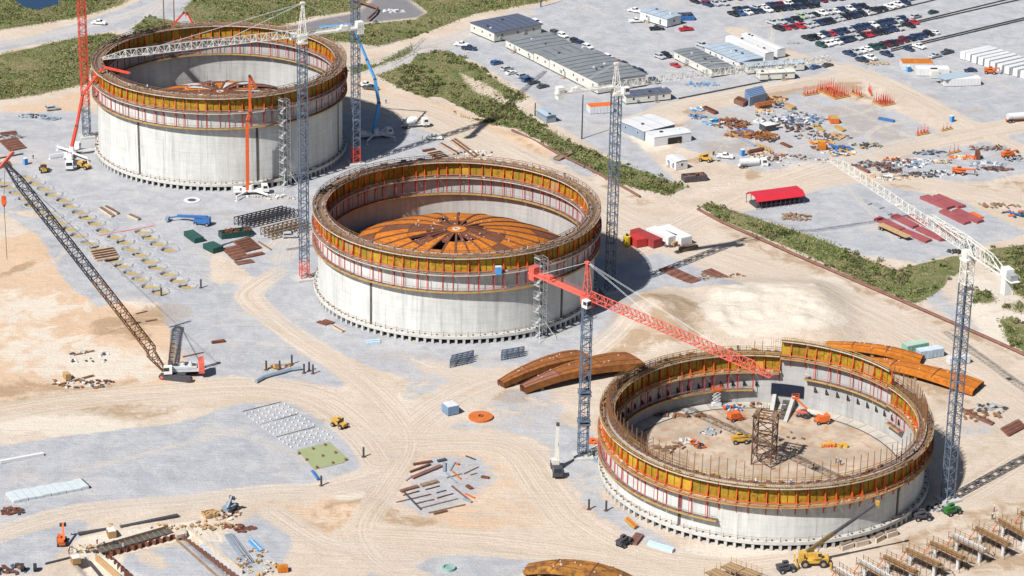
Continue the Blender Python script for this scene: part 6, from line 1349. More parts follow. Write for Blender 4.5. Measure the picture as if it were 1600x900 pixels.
me = MB().tube((0, 0, 0), (0, 0, .7), .3, n=8).mesh('stake', M_brown)
for p in ((467, 710), (489, 703), (508, 697), (479, 720), (504, 714), (524, 709), (520, 725), (495, 732), (540, 720)): put('stake', me, T, G(*p)-o)
me = MB().tube((0, 0, 0), (0, 0, 2.7), .27, n=10).m(1).ring(0.01, .6, 0, .12, 0, 6.283, 10).mesh('steel_pile', [M_dark, M_rustp])
for x, y, l in ((416, 578, 'leftmost of the group by the blue hose'), (437, 578, 'second of the group by the blue hose'), (456, 569, 'yellow ringed, behind the blue hose end'), (475, 583, 'third of the group by the blue hose'), (483, 580, 'fourth of the group by the blue hose'), (489, 584, 'rightmost of the group by the blue hose'), (568, 714, 'beside the small gravel heap right of the pond'), (502, 759, 'below the square green pond'), (920, 796, 'left of two near the shortest tank'), (947, 798, 'right pair near the shortest tank'), (314, 450, 'near the last pits'), (252, 463, 'beside the grey gravel heap')):
    put('steel_pile', me, None, G(x, y), 0, 'short dark steel pile standing upright, '+l, 'steel pile', 'upright steel piles')
def hose(pts, r, m, label): 
    o = G(*pts[0]); mb = MB()
    for a, b in zip(pts[:-1], pts[1:]): mb.tube(G(*a)-o+Vector((0, 0, r)), G(*b)-o+Vector((0, 0, r)), r, n=6)
    mb.build('hose', m, None, o, label=label, cat='hose')
hose([(400, 599), (412, 592), (425, 588), (440, 584), (455, 580), (470, 578)], .55, M_bluew, 'thick grey blue hose lying beside the upright piles'); hose([(488, 738), (493, 745), (497, 751)], .4, M_blue, 'short blue hose below the square green pond')
# ---- sheet-pile trench at the lower left
def sheet_wall(name, p, q, z0, z1, m, label, step=1.7, zig=.75, cat='sheet pile wall'):
    P, Q = G(*p), G(*q); d = Q-P; n = int(d.length/step); T = thing(name, label, cat, (*P[:2], 0), math.atan2(d.y, d.x)); s = d.length/n; h = z1-z0
    me = MB().bar((0, 0, z0+h/2), (s*.3, zig, z0+h/2), .1, h).bar((s*.3, zig, z0+h/2), (s*.7, zig, z0+h/2), .1, h).bar((s*.7, zig, z0+h/2), (s, 0, z0+h/2), .1, h).mesh('sheet_pile' if zig > .1 else 'plank', m)
    for k in range(n): put('sheet_pile' if zig > .1 else 'plank', me, T, (s*k, 0, 0))
    return T
sheet_wall('sheet_pile_wall', (165, 868), (276, 839), -.9, .55, M_rustd, 'rusty zigzag sheet pile wall along the back of the trench'); sheet_wall('sheet_pile_wall', (284, 841), (372, 906), -1.1, .55, M_rustp, 'rusty zigzag sheet pile wall along the right arm of the trench'); sheet_wall('sheet_pile_wall', (167, 870), (205, 905), -.9, .55, M_rustd, 'short dark sheet pile wall at the left corner of the trench')
sheet_wall('timber_wall', (292, 826), (379, 897), -.4, 1.1, M_railw, 'pale boarded wall along the outer edge of the trench', 2.4, .0, 'timber wall'); sheet_wall('timber_wall', (149, 869), (190, 905), -1.2, .9, M_wood, 'brown slatted timber wall at the left of the trench', .8, .0, 'timber wall')
lone((276, 845), (342, 904), .35, .5, M_woodd, 'dark timber edge inside the right arm of the trench', 'timber', 'timber_edge'); lone((133, 873), (158, 903), .35, .4, M_dark, 'dark timber edge at the far left of the trench', 'timber', 'timber_edge')
P, Q = G(160, 866), G(272, 834); d = Q-P; T = thing('concrete_channel', 'long dark grey channel form along the top of the trench', 'channel form', P, math.atan2(d.y, d.x)); L = d.length
MB().box((L/2, 1.6, .1), (L, 2.4, .3)).build('channel_bed', M_strip, T); MB().box((L/2, 2.9, .5), (L, .15, 1.0)).build('back_board', M_woodd, T)
for k in range(14): MB().bar((L*k/13, .4, .2), (L*k/13, 2.8, .5), .12).build('cross_tie', M_woodd, T)
slab4('trench_cap', ((272, 836), (276, 842), (292, 838), (289, 830)), .9, M_railw, 'pale concrete block at the corner of the trench', 'concrete block')
lone((188, 828), (278, 809), .9, .5, M_dark, 'long dark pipe on blocks behind the trench', 'pipe', 'steel_pipe', .5); lone((122, 838), (168, 831), .8, .5, M_dark, 'shorter dark pipe left of the small brown hut', 'pipe', 'steel_pipe', .5); lone((71, 882), (115, 871), .4, .4, M_dark, 'dark bar left of the trench', 'bar')
container(((166, 836), (170, 843), (181, 839)), 1.9, M_ply, 'small brown hut with white top beside the trench', 'site_hut', 'hut', None, M_whitew); container(((110, 878), (114, 884), (126, 881)), 1.7, M_ply, 'small brown hut with white top left of the trench', 'site_hut', 'hut', None, M_whitew); container(((433, 890), (434, 896), (450, 894)), 1.3, M_rust, 'small rust orange box near the bottom edge', 'steel_box', 'box', None, M_rust)
container(((314, 804), (322, 812), (341, 806)), .9, M_wood, 'timber crate with loose boards near the dark forklift', 'timber_crate', 'crate', None, None, M_wood)
me = MB().tube((0, -.4, .95), (0, .4, .95), .95, n=16).m(1).tube((0, -.43, .95), (0, .43, .95), .55, n=12).mesh('tyre', [M_black, M_grey])
for x, l in ((35, 'left'), (55, 'right')): put('loose_tyre', me, None, G(x, 892), R_(100), f'large loose wheel standing near the left bottom corner, {l} of two', 'wheel', 'two loose wheels')
beams('pipe_stack', (352, 838), (385, 882), (362, 836), 5, .5, .5, M_bluew, 'bundle of dark grey pipes lying right of the trench', 'pipes', M_grey); beams('pipe_stack', (389, 846), (405, 862), (395, 845), 3, .6, .4, M_sky, 'pale blue pipes at the right of the grey pipe bundle', 'pipes', M_lgrey)
# ---- oval laydown of loose steel
OV = [((612, 690), .0)]
for i, (p, q, w_, m) in enumerate([((630, 768), (658, 797), .7, M_dark), ((646, 727), (675, 722), 1.2, M_rustd), ((641, 739), (672, 727), 1.0, M_rustd), ((644, 748), (690, 729), 2.0, M_rustp), ((684, 722), (697, 719), 1.5, M_dark), ((694, 724), (694, 738), 1.2, M_bluew), ((634, 752), (644, 744), .7, M_bluew), ((626, 769), (653, 761), 1.8, M_rustp), ((658, 760), (684, 753), 2.2, M_woodd), ((630, 775), (655, 768), .5, M_rustd), ((665, 766), (687, 760), .5, M_rustd), ((619, 786), (673, 773), .5, M_rustp), ((648, 788), (678, 781), .5, M_rustp), ((656, 795), (715, 780), .5, M_woodd), ((670, 802), (727, 789), .6, M_woodd), ((683, 779), (708, 772), .5, M_rustd), ((682, 771), (697, 767), .4, M_dark), ((706, 760), (737, 785), .7, M_rustp), ((698, 740), (713, 755), .8, M_bluew), ((706, 736), (720, 749), .6, M_rust), ((703, 736), (711, 723), .5, M_bluew), ((725, 741), (748, 730), .4, M_woodd), ((728, 713), (743, 719), .5, M_dark), ((698, 747), (722, 741), .4, M_woodd), ((724, 781), (737, 786), 1.0, M_bluew), ((727, 772), (742, 779), .7, M_orange), ((752, 746), (764, 748), 1.2, M_rustd), ((730, 760), (737, 765), 1.6, M_rustd), ((735, 743), (745, 740), .4, M_woodd), ((713, 726), (717, 727), 1.2, M_orange), ((678, 804), (698, 799), 1.2, M_rustp)]):
    cn = {'dark_steel': 'black', 'dark_rusty_steel': 'dark rusty', 'rust_brown_pile': 'rust brown', 'grey_blue_siding': 'blue grey', 'weathered_timber': 'weathered brown', 'rusty_plate': 'bright rusty', 'orange_steel': 'orange'}[m.name]
    lone(p, q, w_*.6, .28 if w_ < 1 else .5, m, f'{cn} steel length in the oval laydown area, number {i+1} counting from the left'.replace(f'number {i+1} counting from the left', 'near its '+('left edge' if p[0] < 640 else 'right edge' if p[0] > 720 else 'lower half' if p[1] > 765 else 'upper half')+f', {int(max(2, (G(*q)-G(*p)).length))} metres long'), 'steel')
# ---- pier bents at the lower right
M_form = mat('brown_form_timber', (.25, .15, .075), .85, .3, .8); M_formd = mat('dark_form_timber', (.13, .085, .055), .85, .3, .8); M_formy = mat('tan_form_board', (.36, .22, .10), .85, .25, .8)
def bent(A, B, style, label):
    a, b = G(*A, 4.3), G(*B, 4.3); d = b-a; L = d.length; T = thing('pier_bent', label, 'pier bent', (a.x, a.y, 0), math.atan2(d.y, d.x), 'row of pier bents at the lower right')
    for x in (.14*L, .84*L): MB().tube((x, 0, 0), (x, 0, 3.4), .40, n=10).build('column', M_lgrey, T)
    MB().box((L/2, 0, 3.72), (L, .95, .7)).build('cap_beam', M_cgrey if style == 'g' else M_form, T)
    if style == 'g':
        for y in (-.3, .3): MB().box((L/2, y, 4.13), (L, .16, .12)).build('top_bar', M_lgrey, T)
    else:
        for k in range(3): MB().box((L/2, -.34+.34*k, 4.11), (L, .31, .08)).build('plank', M_form if k != 1 else M_formy, T)
    for s in (-1, 1):
        for k in range(3): MB().box((L/2, s*(.62+.2*k), 3.45+.02*k), (L+.9, .18, .08)).build('plank', (M_formd, M_form, M_formy)[(k+s+len(label)) % 3], T)
        pm = MB().bar((0, 0, 3.0), (0, 0, 5.1), .09).mesh('guard_post', M_formd); n = 8
        for k in range(n): put('guard_post', pm, T, (-.3+(L+.6)*k/(n-1), s*1.15, 0))
        for z in (4.3, 4.85): MB().bar((-.4, s*1.15, z), (L+.4, s*1.15, z), .075).build('guard_rail', M_form, T)
    mb = MB(); n = 7
    for k in range(n+1):
        x = L*k/n
        mb.bar((x, -1.2, 3.2), (x, 1.2, 3.2), .1)
        if k % 2: [mb.bar((x, y, 0), (x, y, 3.3), .09) for y in (-1.15, 1.15)]
        if k < n:
            [mb.bar((x, y, .1 if k % 2 else 1.6), (x+L/n, y, 1.6 if k % 2 else .1), .07) for y in (1.15,)]
    for k in range(14): x = _rn.uniform(0, L); y = _rn.uniform(1.8, 5.5); mb.bar((x, y, .15), (x+_rn.uniform(-2, 2), y+_rn.uniform(-1.2, 1.2), .2), .16)
    mb.build('scaffold', M_formd, T, kind='stuff')
    MB().bar((-1.6, -.6, .1), (.1, -.2, 3.3), .2).build('raking_prop', M_red, T)
    return T
BT = [((1307, 885), (1346, 908), 'g'), ((1345, 874), (1395, 901), 'g'), ((1382, 866), (1432, 890), 'w'), ((1417, 855), (1469, 879), 'w'), ((1455, 844), (1506, 868), 'w'), ((1489, 833), (1540, 857), 'g'), ((1526, 821), (1577, 847), 'w'), ((1562, 809), (1609, 836), 'w'), ((1597, 797), (1640, 823), 'w')]
for i, (a, b, s) in enumerate(BT): bent(a, b, s, f'{"pale grey topped" if s == "g" else "timber planked"} pier cap on columns, {ORD[i]} from the lower left')
def deck_frame(px, py, hz, label):
    T = thing('timber_formwork', label, 'formwork', G(px, py), hz)
    for k in range(7): MB().box((k*.55, 0, 1.6), (.45, 4.6, .12)).build('plank', M_ply if k % 2 else M_woodd, T)
    for k in range(4):
        for x in (-.3, 3.7): MB().bar((x, -2.2+1.5*k, 0), (x, -2.2+1.5*k, 3.0), .1).build('guard_post', M_wood, T)
    for x in (-.3, 3.7):
        for z in (2.2, 2.8): MB().bar((x, -2.3, z), (x, 2.4, z), .08).build('guard_rail', M_wood, T)
for p, l in (((1128, 903), 'left'), ((1152, 893), 'middle'), ((1176, 901), 'right')): deck_frame(*p, .5+p[0]*.003, f'timber formwork with guard rails at the bottom edge, {l} of three')
for i, (p, q) in enumerate((((1312, 858), (1330, 852)), ((1334, 852), (1354, 847)), ((1365, 846), (1378, 839)), ((1383, 838), (1399, 833)))): beams('timber_stack', p, q, (p[0]+3, p[1]+3), 4, .55, 1.3, M_woodd, f'stack of grey boards at the foot of the shortest tank, {ORD[i]} from the left', 'timber stack', M_railw)
# ---- smaller things around the tanks
beams('blue_pipes', (1014, 849), (1053, 861), (1012, 852), 3, .55, .8, M_sky if False else mat('pale_blue_pipe', (.42, .55, .66), .5, .08, 1), 'pale blue pipes strapped in a row before the shortest tank', 'pipes'); beams('rusty_plates', (985, 850), (996, 836), (992, 852), 3, .9, .7, M_rustp, 'rusty channels carried behind the dark skid loader', 'steel'); beams('scaffold_frame', (981, 811), (996, 825), (976, 814), 3, .3, .8, M_ochre, 'yellow and red form frame lying at the tank foot', 'form frame', M_red)
beams('steel_plates', (497, 503), (512, 508), (506, 501), 2, 1.5, .3, M_rustd, 'dark plate lying left of the middle tank', 'plates'); beams('form_props', (519, 511), (535, 520), (523, 509), 3, .3, .4, M_railw, 'bundle of pale bars left of the middle tank', 'bars', M_brown); beams('blue_bundle', (573, 538), (594, 536), (573, 535), 2, .6, .6, mat('pale_blue_pipe', (.42, .55, .66)), 'pale blue bundle lying in front of the middle tank', 'bundle')
T = thing('dewatering_basin', 'small white ringed manhole in front of the farthest tank', 'manhole', G(300, 313)); MB().ring(1.4, 2.6, .02, .15, 0, 6.283, 18).build('apron', M_lgrey, T); MB().ring(.02, 1.4, .0, .06, 0, 6.283, 18).build('hole', M_dark, T)
def toilet(px, py, label, m=M_sky):
    T = thing('portable_toilet', label, 'portable toilet', G(px, py), _rn.uniform(0, 1)); MB().box((0, 0, 1.05), (1.2, 1.2, 2.1)).build('cabin', m, T); MB().box((0, 0, 2.15), (1.25, 1.25, .14)).build('roof', M_whitew, T); MB().box((0, -.62, 1.0), (.8, .05, 1.8)).build('door', M_blue, T)
toilet(40, 257, 'blue portable toilet near the first pits'); toilet(1160, 243, 'blue portable toilet near the steel heap in the yard'); toilet(1487, 190, 'pale blue portable toilet alone in the upper yard'); toilet(1419, 112, 'blue portable toilet before the rusty roofed container'); toilet(79, 610, 'blue portable toilet at the crawler pits') if False else None
T = thing('yellow_tank', 'yellow tank standing at the end of the red containers', 'tank', G(979, 384)); MB().tube((0, 0, .2), (0, 0, 3.2), 1.1, n=14).build('shell', mat('bright_yellow_paint', (.62, .45, .03), .5, .08, 1), T); MB().tube((0, 0, 3.2), (0, 0, 3.9), .4, n=8).build('vent', M_dark, T)
T = thing('rotary_plant', 'pale greenish basin lying near the bottom edge', 'basin', G(701, 889)); MB().ring(1.2, 1.6, 0, .6, 0, 6.283, 18).build('rim', mat('pale_green_paint', (.20, .38, .30)), T); MB().ring(.02, 1.2, .02, .25, 0, 6.283, 18).build('water_fill', M_bluew, T)
beams('timber_bundle', (1045, 384), (1056, 378), (1052, 386), 4, .6, 1.3, M_wood, 'bundle of brown timber before the white containers', 'timber', M_woodd); beams('timber_bundle', (1061, 391), (1085, 384), (1066, 394), 4, .5, .9, M_rustp, 'dark brown timber bundle right of the white containers', 'timber', M_woodd)
# flatbed trailer
P, Q = G(1374, 356), G(1420, 377); d = Q-P; T = thing('flatbed_trailer', 'tan flatbed trailer parked beside the maroon panels', 'trailer', P, math.atan2(d.y, d.x)); L = d.length
for k in range(6): MB().box((L/2, -1.1+.44*k, 1.35), (L, .40, .15)).build('plank', M_wood, T)
MB().box((L/2, 0, 1.1), (L, .8, .3)).build('chassis', M_dark, T); wheel_pairs((1.2, 2.4, L-3), 1.0, .5, T)
# ---- pallets with red uprights in the yard
def pallet_rack(c4, nx, ny, h, label):
    P = [G(*p) for p in c4]; o = P[0]; T = thing('form_rack', label, 'form racks', o, 0, 'red bracket pallets in the upper yard'); me = MB().bar((0, 0, .3), (0, 0, h), .09).bar((0, 0, h*.5), (.4, .2, .3), .14).bar((0, 0, .3), (0, 0, h*.5), .2).mesh('bracket', M_hang)
    MB().prism([(p-o)[:2] for p in P], .1, .35).build('pallet', M_ochre, T)
    for a in range(nx):
        for b in range(ny):
            p = P[0].lerp(P[1], (a+.5)/nx).lerp(P[3].lerp(P[2], (a+.5)/nx), (b+.5)/ny)-o; k = put('bracket', me, T, p, _rn.uniform(0, 3)); k.scale = (1, 1, _rn.uniform(.7, 1.1))
pallet_rack(((1275, 141), (1305, 156), (1329, 151), (1298, 137)), 9, 7, 4.0, 'large pallet crowded with upright red brackets'); pallet_rack(((1253, 149), (1256, 151), (1280, 147), (1276, 145)), 2, 5, 3.6, 'small pallet with two red brackets, left of the crowded one'); pallet_rack(((1328, 146), (1344, 153), (1349, 151), (1333, 144)), 4, 2, 3.4, 'narrow pallet of red brackets right of the crowded one'); pallet_rack(((1356, 143), (1361, 151), (1364, 150), (1358, 140)), 5, 1, 3.4, 'thin stack of red brackets near the dirt road'); pallet_rack(((1362, 160), (1378, 167), (1400, 163), (1384, 157)), 5, 6, 3.6, 'square pallet of red brackets beside the dirt road')
pallet_rack(((1430, 210), (1433, 213), (1453, 209), (1450, 206)), 2, 4, 3.4, 'lone pallet with red brackets near the blue toilet, left'); pallet_rack(((1470, 204), (1472, 206), (1489, 202), (1487, 200)), 1, 3, 3.0, 'lone pallet with red brackets near the blue toilet, right'); pallet_rack(((1479, 240), (1482, 242), (1502, 237), (1499, 235)), 1, 3, 3.2, 'pallet with red uprights in the scrap yard')
# ---- heaps and stacks of the junk yard
M_rustk = mat('dull_scrap_rust', (.24, .095, .03), .85, .3, .6)
def heap(px, py, rx, ry, h, n, ms, label, name='scrap_heap', cat='scrap heap', lng=1.6, grp=None):
    T = thing(name, label, cat, G(px, py), 0, grp); r2 = random.Random(int(px*7+py)); base = r2.choice((.2, .5, -.6, 2.0)); mbs = [MB() for _ in ms]; meshes = []
    for i, m in enumerate(M_rustk if q_ is M_rust else q_ for q_ in ms):
        for v in range(2):
            mb = MB(); mb.box((0, 0, 0), (lng*r2.uniform(.5, 1.3), r2.uniform(.25, .9), r2.uniform(.15, .6))); meshes.append(mb.mesh('scrap_piece', m))
    for k in range(min(n, 60)):
        a, q = r2.uniform(0, 6.28), math.sqrt(r2.random()); o = put('scrap_piece', r2.choice(meshes), T, (rx*q*math.cos(a), ry*q*math.sin(a), .15+h*(1-q)*r2.random()), base+(r2.gauss(0, .18) if r2.random() < .75 else r2.uniform(0, 3.1))+(1.57 if r2.random() < .2 else 0)); o.rotation_euler = (r2.uniform(-.3, .3), r2.uniform(-.3, .3), o.rotation_euler[2])
H = heap
H(1141, 194, 7, 5, 2.2, 60, (M_rustd, M_rustp, M_rust), 'large brown heap of rusty steel beside the white tarpaulin', lng=2.4); H(1118, 192, 4, 3, 1.6, 30, (mat('bright_blue_tarp', (.03, .26, .52), .5, .1, 1), M_whitew), 'bright blue and white tarpaulin heap', 'tarp_heap', 'tarpaulin'); H(1089, 183, 3, 2.4, 1.4, 24, (M_blue, M_bluew), 'dark blue tarpaulin heap at the yard corner', 'tarp_heap', 'tarpaulin'); H(1095, 172, 4, 2, 1.0, 22, (M_sky, M_whitew), 'pale blue sheets near the rusty plank', 'sheet_heap', 'sheets')
beams('rusty_planks', (1099, 170), (1118, 179), (1102, 168.5), 4, .8, .8, M_rustd, 'dark rusty plank stack left of the tarpaulins', 'steel stack'); beams('rusty_planks', (1148, 161), (1163, 167), (1153, 157), 5, 1.0, 1.6, M_rustp, 'rust brown bars stacked left of the blue panel rack', 'steel stack', M_rustd)
T = beams('panel_rack', (1170, 166), (1196, 159), (1164, 155), 10, .5, 3.4, M_bluew, 'tall rack of blue grey panels in the junk yard', 'panel rack', M_blue)
beams('steel_stack', (1180, 167), (1207, 162), (1186, 171), 6, .8, 1.2, M_rust, 'orange rusty panels in front of the blue panel rack', 'steel stack', M_rustd); H(1214, 156, 3.5, 2.5, 1.3, 20, (M_rustd, M_wood), 'brown sheets behind the blue rack', lng=2.5); H(1218, 167, 5, 4, 2.0, 40, (M_grey, M_dark, M_bluew), 'dark grey cloth covered heap by the blue rack', lng=1.8); H(1195, 175, 4, 2, .9, 24, (M_railw, M_wood), 'pale timber heap below the blue rack', 'timber_heap', 'timber'); beams('timber_bundle', (1226, 169), (1238, 174), (1231, 167), 4, .8, 1.4, M_wood, 'tan timber bundle at the right of the grey heap', 'timber')
H(1235, 184, 12, 7, 1.2, 60, (M_grey, M_lgrey, M_dark, M_bluew), 'wide scatter of grey scaffold parts in the yard', lng=1.4); H(1262, 188, 9, 6, 1.6, 55, (M_bluew, M_lgrey, M_blue), 'blue grey steel part heap left of the orange box', lng=1.5); H(1215, 192, 8, 4, .7, 40, (M_lgrey, M_dark), 'low grey scatter behind the white topped hut'); H(1245, 200, 9, 5, .8, 45, (M_grey, M_dark, M_rustd), 'dark scatter below the blue grey heap'); H(1285, 215, 10, 4, .8, 45, (M_dark, M_grey, M_rustp), 'dark scatter around the yellow boards')
container(((1186, 202), (1196, 207), (1211, 203)), 2.2, M_dark, 'white topped dark hut in the middle of the junk yard', 'site_hut', 'hut', None, M_whitew)
H(1152, 210, 5, 3, 1.0, 40, (M_rust, M_rustd, M_ply), 'orange rusty panels heaped left of the brown pit box', lng=2.4); H(1164, 207, 3, 3, 1.4, 24, (M_blue, M_rust), 'blue cloth among rusty frames', 'tarp_heap', 'tarpaulin'); H(1190, 213, 7, 4, 1.5, 55, (M_rust, M_rustd, M_rust), 'orange rusty steel heap at the yard centre', lng=2.6); H(1200, 219, 3, 2, .8, 16, (M_green, M_dark), 'green sheet at the edge of the rusty heap', 'sheet_heap', 'sheets'); lone((1155, 216), (1180, 229), 1.0, .5, M_bluew, 'long blue grey beam beside the rusty heap'); beams('timber_bundle', (1183, 226), (1187, 233), (1203, 233), 5, .6, .7, M_wood, 'yellow timber bars fanned out by the road', 'timber'); beams('rusty_planks', (1169, 240), (1190, 236), (1172, 238), 3, 1.0, .8, M_rustd, 'dark rusty boat shaped frame near the toilet', 'steel stack')
H(1205, 245, 7, 4, .8, 50, (M_rust, M_rustp, M_railw), 'orange and white scrap scatter near the toilet'); H(1240, 252, 13, 6, .9, 60, (M_rustp, M_railw, M_lgrey, M_dark), 'broad brown and white scrap scatter by the road', lng=1.2); lone((1221, 224), (1236, 231), 1.6, .4, M_rustd, 'flat brown plate alone in the yard'); container(((1277, 230), (1279, 235), (1290, 233)), 1.6, M_rust, 'rust brown box at the road corner', 'steel_box', 'box'); H(1283, 224, 4, 2, .9, 24, (M_yelp, M_orange), 'yellow machine parts at the road corner'); H(1300, 232, 7, 3, 1.0, 40, (M_dark, M_rust, M_blue), 'dark and orange scrap by the dirt road'); H(1310, 240, 6, 3, .8, 30, (M_yelp, M_dark, M_lgrey), 'yellow and grey scrap by the crane jib tip'); H(1355, 228, 5, 3, .8, 30, (M_dark, M_grey, M_wood), 'small grey scrap group above the crane jib tip')
container(((1294, 188), (1298, 194), (1310, 192)), 1.9, M_orange, 'orange crate in the upper yard', 'steel_crate', 'crate', None, M_ochre); lone((1373, 186), (1397, 191), 1.3, .7, M_blue, 'long dark blue beam lying alone in the yard'); slab4('board_stack', ((1268, 197), (1286, 207), (1290, 205), (1273, 195)), .5, M_ochre, 'ochre boards with a red post in the yard', 'boards', None, 3); slab4('board_stack', ((1303, 199), (1316, 207), (1322, 205), (1308, 198)), .7, M_ochre, 'ochre boards right of the red post', 'boards', None, 3); slab4('board_stack', ((1295, 210), (1313, 219), (1322, 214), (1304, 207)), .4, M_wood, 'tan boards spread on dark bearers', 'boards', None, 4)
for i, (x, y, rx, ry, ms, l) in enumerate([(1355, 258, 5, 3, (M_dark, M_grey), 'dark machinery scrap at the left end of the lower yard'), (1375, 258, 6, 4, (M_dark, M_rustp, M_grey), 'brown topped scrap near the jib tip in the lower yard'), (1392, 266, 5, 3, (M_dark, M_rustp), 'dark frames in the middle of the lower yard'), (1408, 252, 6, 3, (M_rustd, M_railw, M_red), 'long brown frame group in the lower yard'), (1420, 258, 6, 3, (M_bluew, M_dark, M_lgrey), 'blue grey cabinets in the lower yard'), (1438, 252, 4, 3, (M_bluew, M_lgrey), 'pale blue parts in the lower yard'), (1455, 240, 6, 3, (M_dark, M_bluew), 'dark parts at the upper edge of the lower yard'), (1435, 274, 7, 3, (M_grey, M_dark, M_rustp), 'grey scatter at the road side of the lower yard'), (1465, 272, 6, 3, (M_dark, M_lgrey), 'black and white scatter left of the orange machine'), (1382, 278, 9, 2.5, (M_lgrey, M_grey, M_wood), 'low pale scatter along the dirt road'), (1470, 253, 4, 2, (M_railw, M_dark), 'tan sacks in the middle of the lower yard'), (1508, 247, 5, 2, (M_orange, M_railw), 'orange and tan crates in the lower yard'), (1538, 233, 6, 2, (M_grey, M_rustp), 'grey frames at the upper right of the yard'), (1560, 232, 4, 2, (M_rustd, M_grey), 'brown frames at the far right of the yard'), (1540, 258, 7, 3, (M_lgrey, M_bluew), 'pale scatter right of the orange machine'), (1555, 265, 6, 2, (M_dark, M_rustp), 'dark bars right of the orange machine'), (1588, 250, 5, 2, (M_dark, M_grey), 'dark machinery at the right edge of the yard')]):
    H(x, y, rx, ry, 1.0, 34, ms, l)
container(((1523, 245), (1525, 250), (1531, 249)), 2.4, M_rustd, 'small upright brown box in the lower yard', 'steel_box', 'box'); lone((1340, 262), (1358, 271), .9, .9, M_rustp, 'orange and brown boom lying at the left of the lower yard')
H(1244, 340, 5, 3, .7, 40, (M_woodd, M_brown, M_grey), 'tangled brown frames on gravel below the red shelter'); H(1491, 394, 3, 1.5, .6, 16, (M_dark, M_black), 'dark tyres near the right crane head'); H(1590, 335, 5, 3, 1.2, 24, (M_green, M_orange, M_blue), 'green and orange parts at the right edge'); H(1560, 322, 7, 2, .3, 26, (M_brown, M_woodd), 'thin brown bars at the right of the gravel pad')
H(140, 558, 6, 5, .5, 26, (M_lgrey, M_dark), 'white and dark stubs in the square sand excavation', lng=.8); H(125, 600, 9, 3, .6, 30, (M_lgrey, M_dark, M_brown), 'row of concrete stubs with dark shadows on the sand', lng=.9); H(155, 598, 5, 1.5, .4, 24, (M_rustd,), 'row of small rusty clamps on the sand', lng=.6); container(((98, 590), (103, 595), (110, 592)), 1.7, M_wood, 'brown box on the orange sand', 'timber_box', 'box')
lone((91, 603), (146, 588), .6, .5, M_brown, 'long brown beam on the sand beside the stubs'); lone((115, 556), (147, 549), .5, .4, M_woodd, 'thin plank edging the square sand excavation')
for i, (x, y, rx, ry, ms, l) in enumerate([(350, 805, 5, 3, (M_wood, M_railw, M_rustp), 'loose boards beside the timber crate'), (392, 872, 4, 5, (M_wood, M_woodd, M_railw), 'scattered planks right of the trench wall'), (330, 822, 5, 2.5, (M_woodd, M_wood), 'brown timber offcuts behind the pipe bundle'), (235, 824, 14, 1.2, (M_railw, M_wood), 'pale soil lumps and boards along the trench berm'), (412, 888, 5, 4, (M_wood, M_railw), 'scattered planks at the lower end of the trench wall'), (132, 858, 5, 2, (M_wood, M_railw, M_dark), 'boards around the left corner of the trench'), (372, 826, 4, 2, (M_rustd,), 'dark brown frames upper right of the trench'), (18, 800, 3, 2, (M_rustd, M_dark), 'rusty machine part below the long white slab'), (10, 890, 5, 3, (M_rustd, M_dark), 'dark rusty pile at the lower left corner'), (1530, 650, 6, 4, (M_brown, M_woodd), 'brown bars scattered right of the right crane mast'), (1545, 640, 5, 3, (M_dark, M_grey), 'grey scrap right of the right crane mast'), (1470, 795, 4, 2, (M_dark, M_grey), 'dark gear in the shade under the right crane'), (940, 715, 4, 3, (M_dark, M_bluew), 'dark steel frames stacked at the red crane foot'), (929, 690, 2, 1.5, (M_orange,), 'orange box beside the red crane foot'), (430, 308, 9, 3, (M_lgrey, M_railw, M_whitew), 'white bent parts beside the orange pump truck'), (740, 240, 8, 3, (M_lgrey, M_dark, M_whitew), 'white and dark scrap behind the middle tank'), (20, 215, 4, 2, (M_dark, M_grey), 'dark parts at the upper left gravel'), (50, 182, 5, 2, (M_bluew, M_dark), 'dark blue cabinets on gravel left of the red mast'), (80, 186, 3, 1.2, (M_bluew,), 'blue grey crates left of the red mast'), (1100, 440, 6, 2.5, (M_dark, M_brown), 'dark parts on the crane shadow beside the beams'), (1130, 432, 7, 3, (M_brown, M_woodd), 'brown bars beside the crane shadow'), (1060, 385, 5, 2, (M_rustp, M_dark), 'rusty scrap before the white containers'), (615, 18, 5, 2, (M_lgrey, M_whitew), 'white posts cluster on the paved corner'), (1240, 68, 3, 1, (M_grey,), 'grey bits at the road bend') , (1370, 100, 5, 2, (M_wood, M_grey), 'tan boards beside the containers'), (1095, 132, 7, 2.5, (M_sky, M_bluew), 'pale blue scaffold parts below the trailers')]):
    H(x, y, rx, ry, .6, 30, ms, l, 'material_scatter', 'loose material', 1.0)
H(440, 575, 4, 2, .8, 14, (M_brown, M_yelp), 'yellow and brown valve parts near the upright piles', 'material_scatter', 'loose material')
# ---- white lattice jib lengths lying by the trailers, frames
def white_frame(p, q, h, label):
    P, Q = G(*p), G(*q); d = Q-P; T = thing('crane_section', label, 'crane section', P, math.atan2(d.y, d.x)); lattice(MB(), d.length, 1.6, h, 2.2, .12, .07).build('lattice', M_wcrane, T)
white_frame((1140, 117), (1165, 112), 2.2, 'white lattice crane length lying behind the cream trailers, left'); white_frame((1244, 105), (1292, 96), 2.2, 'white lattice crane length beside the parked pair of cars')
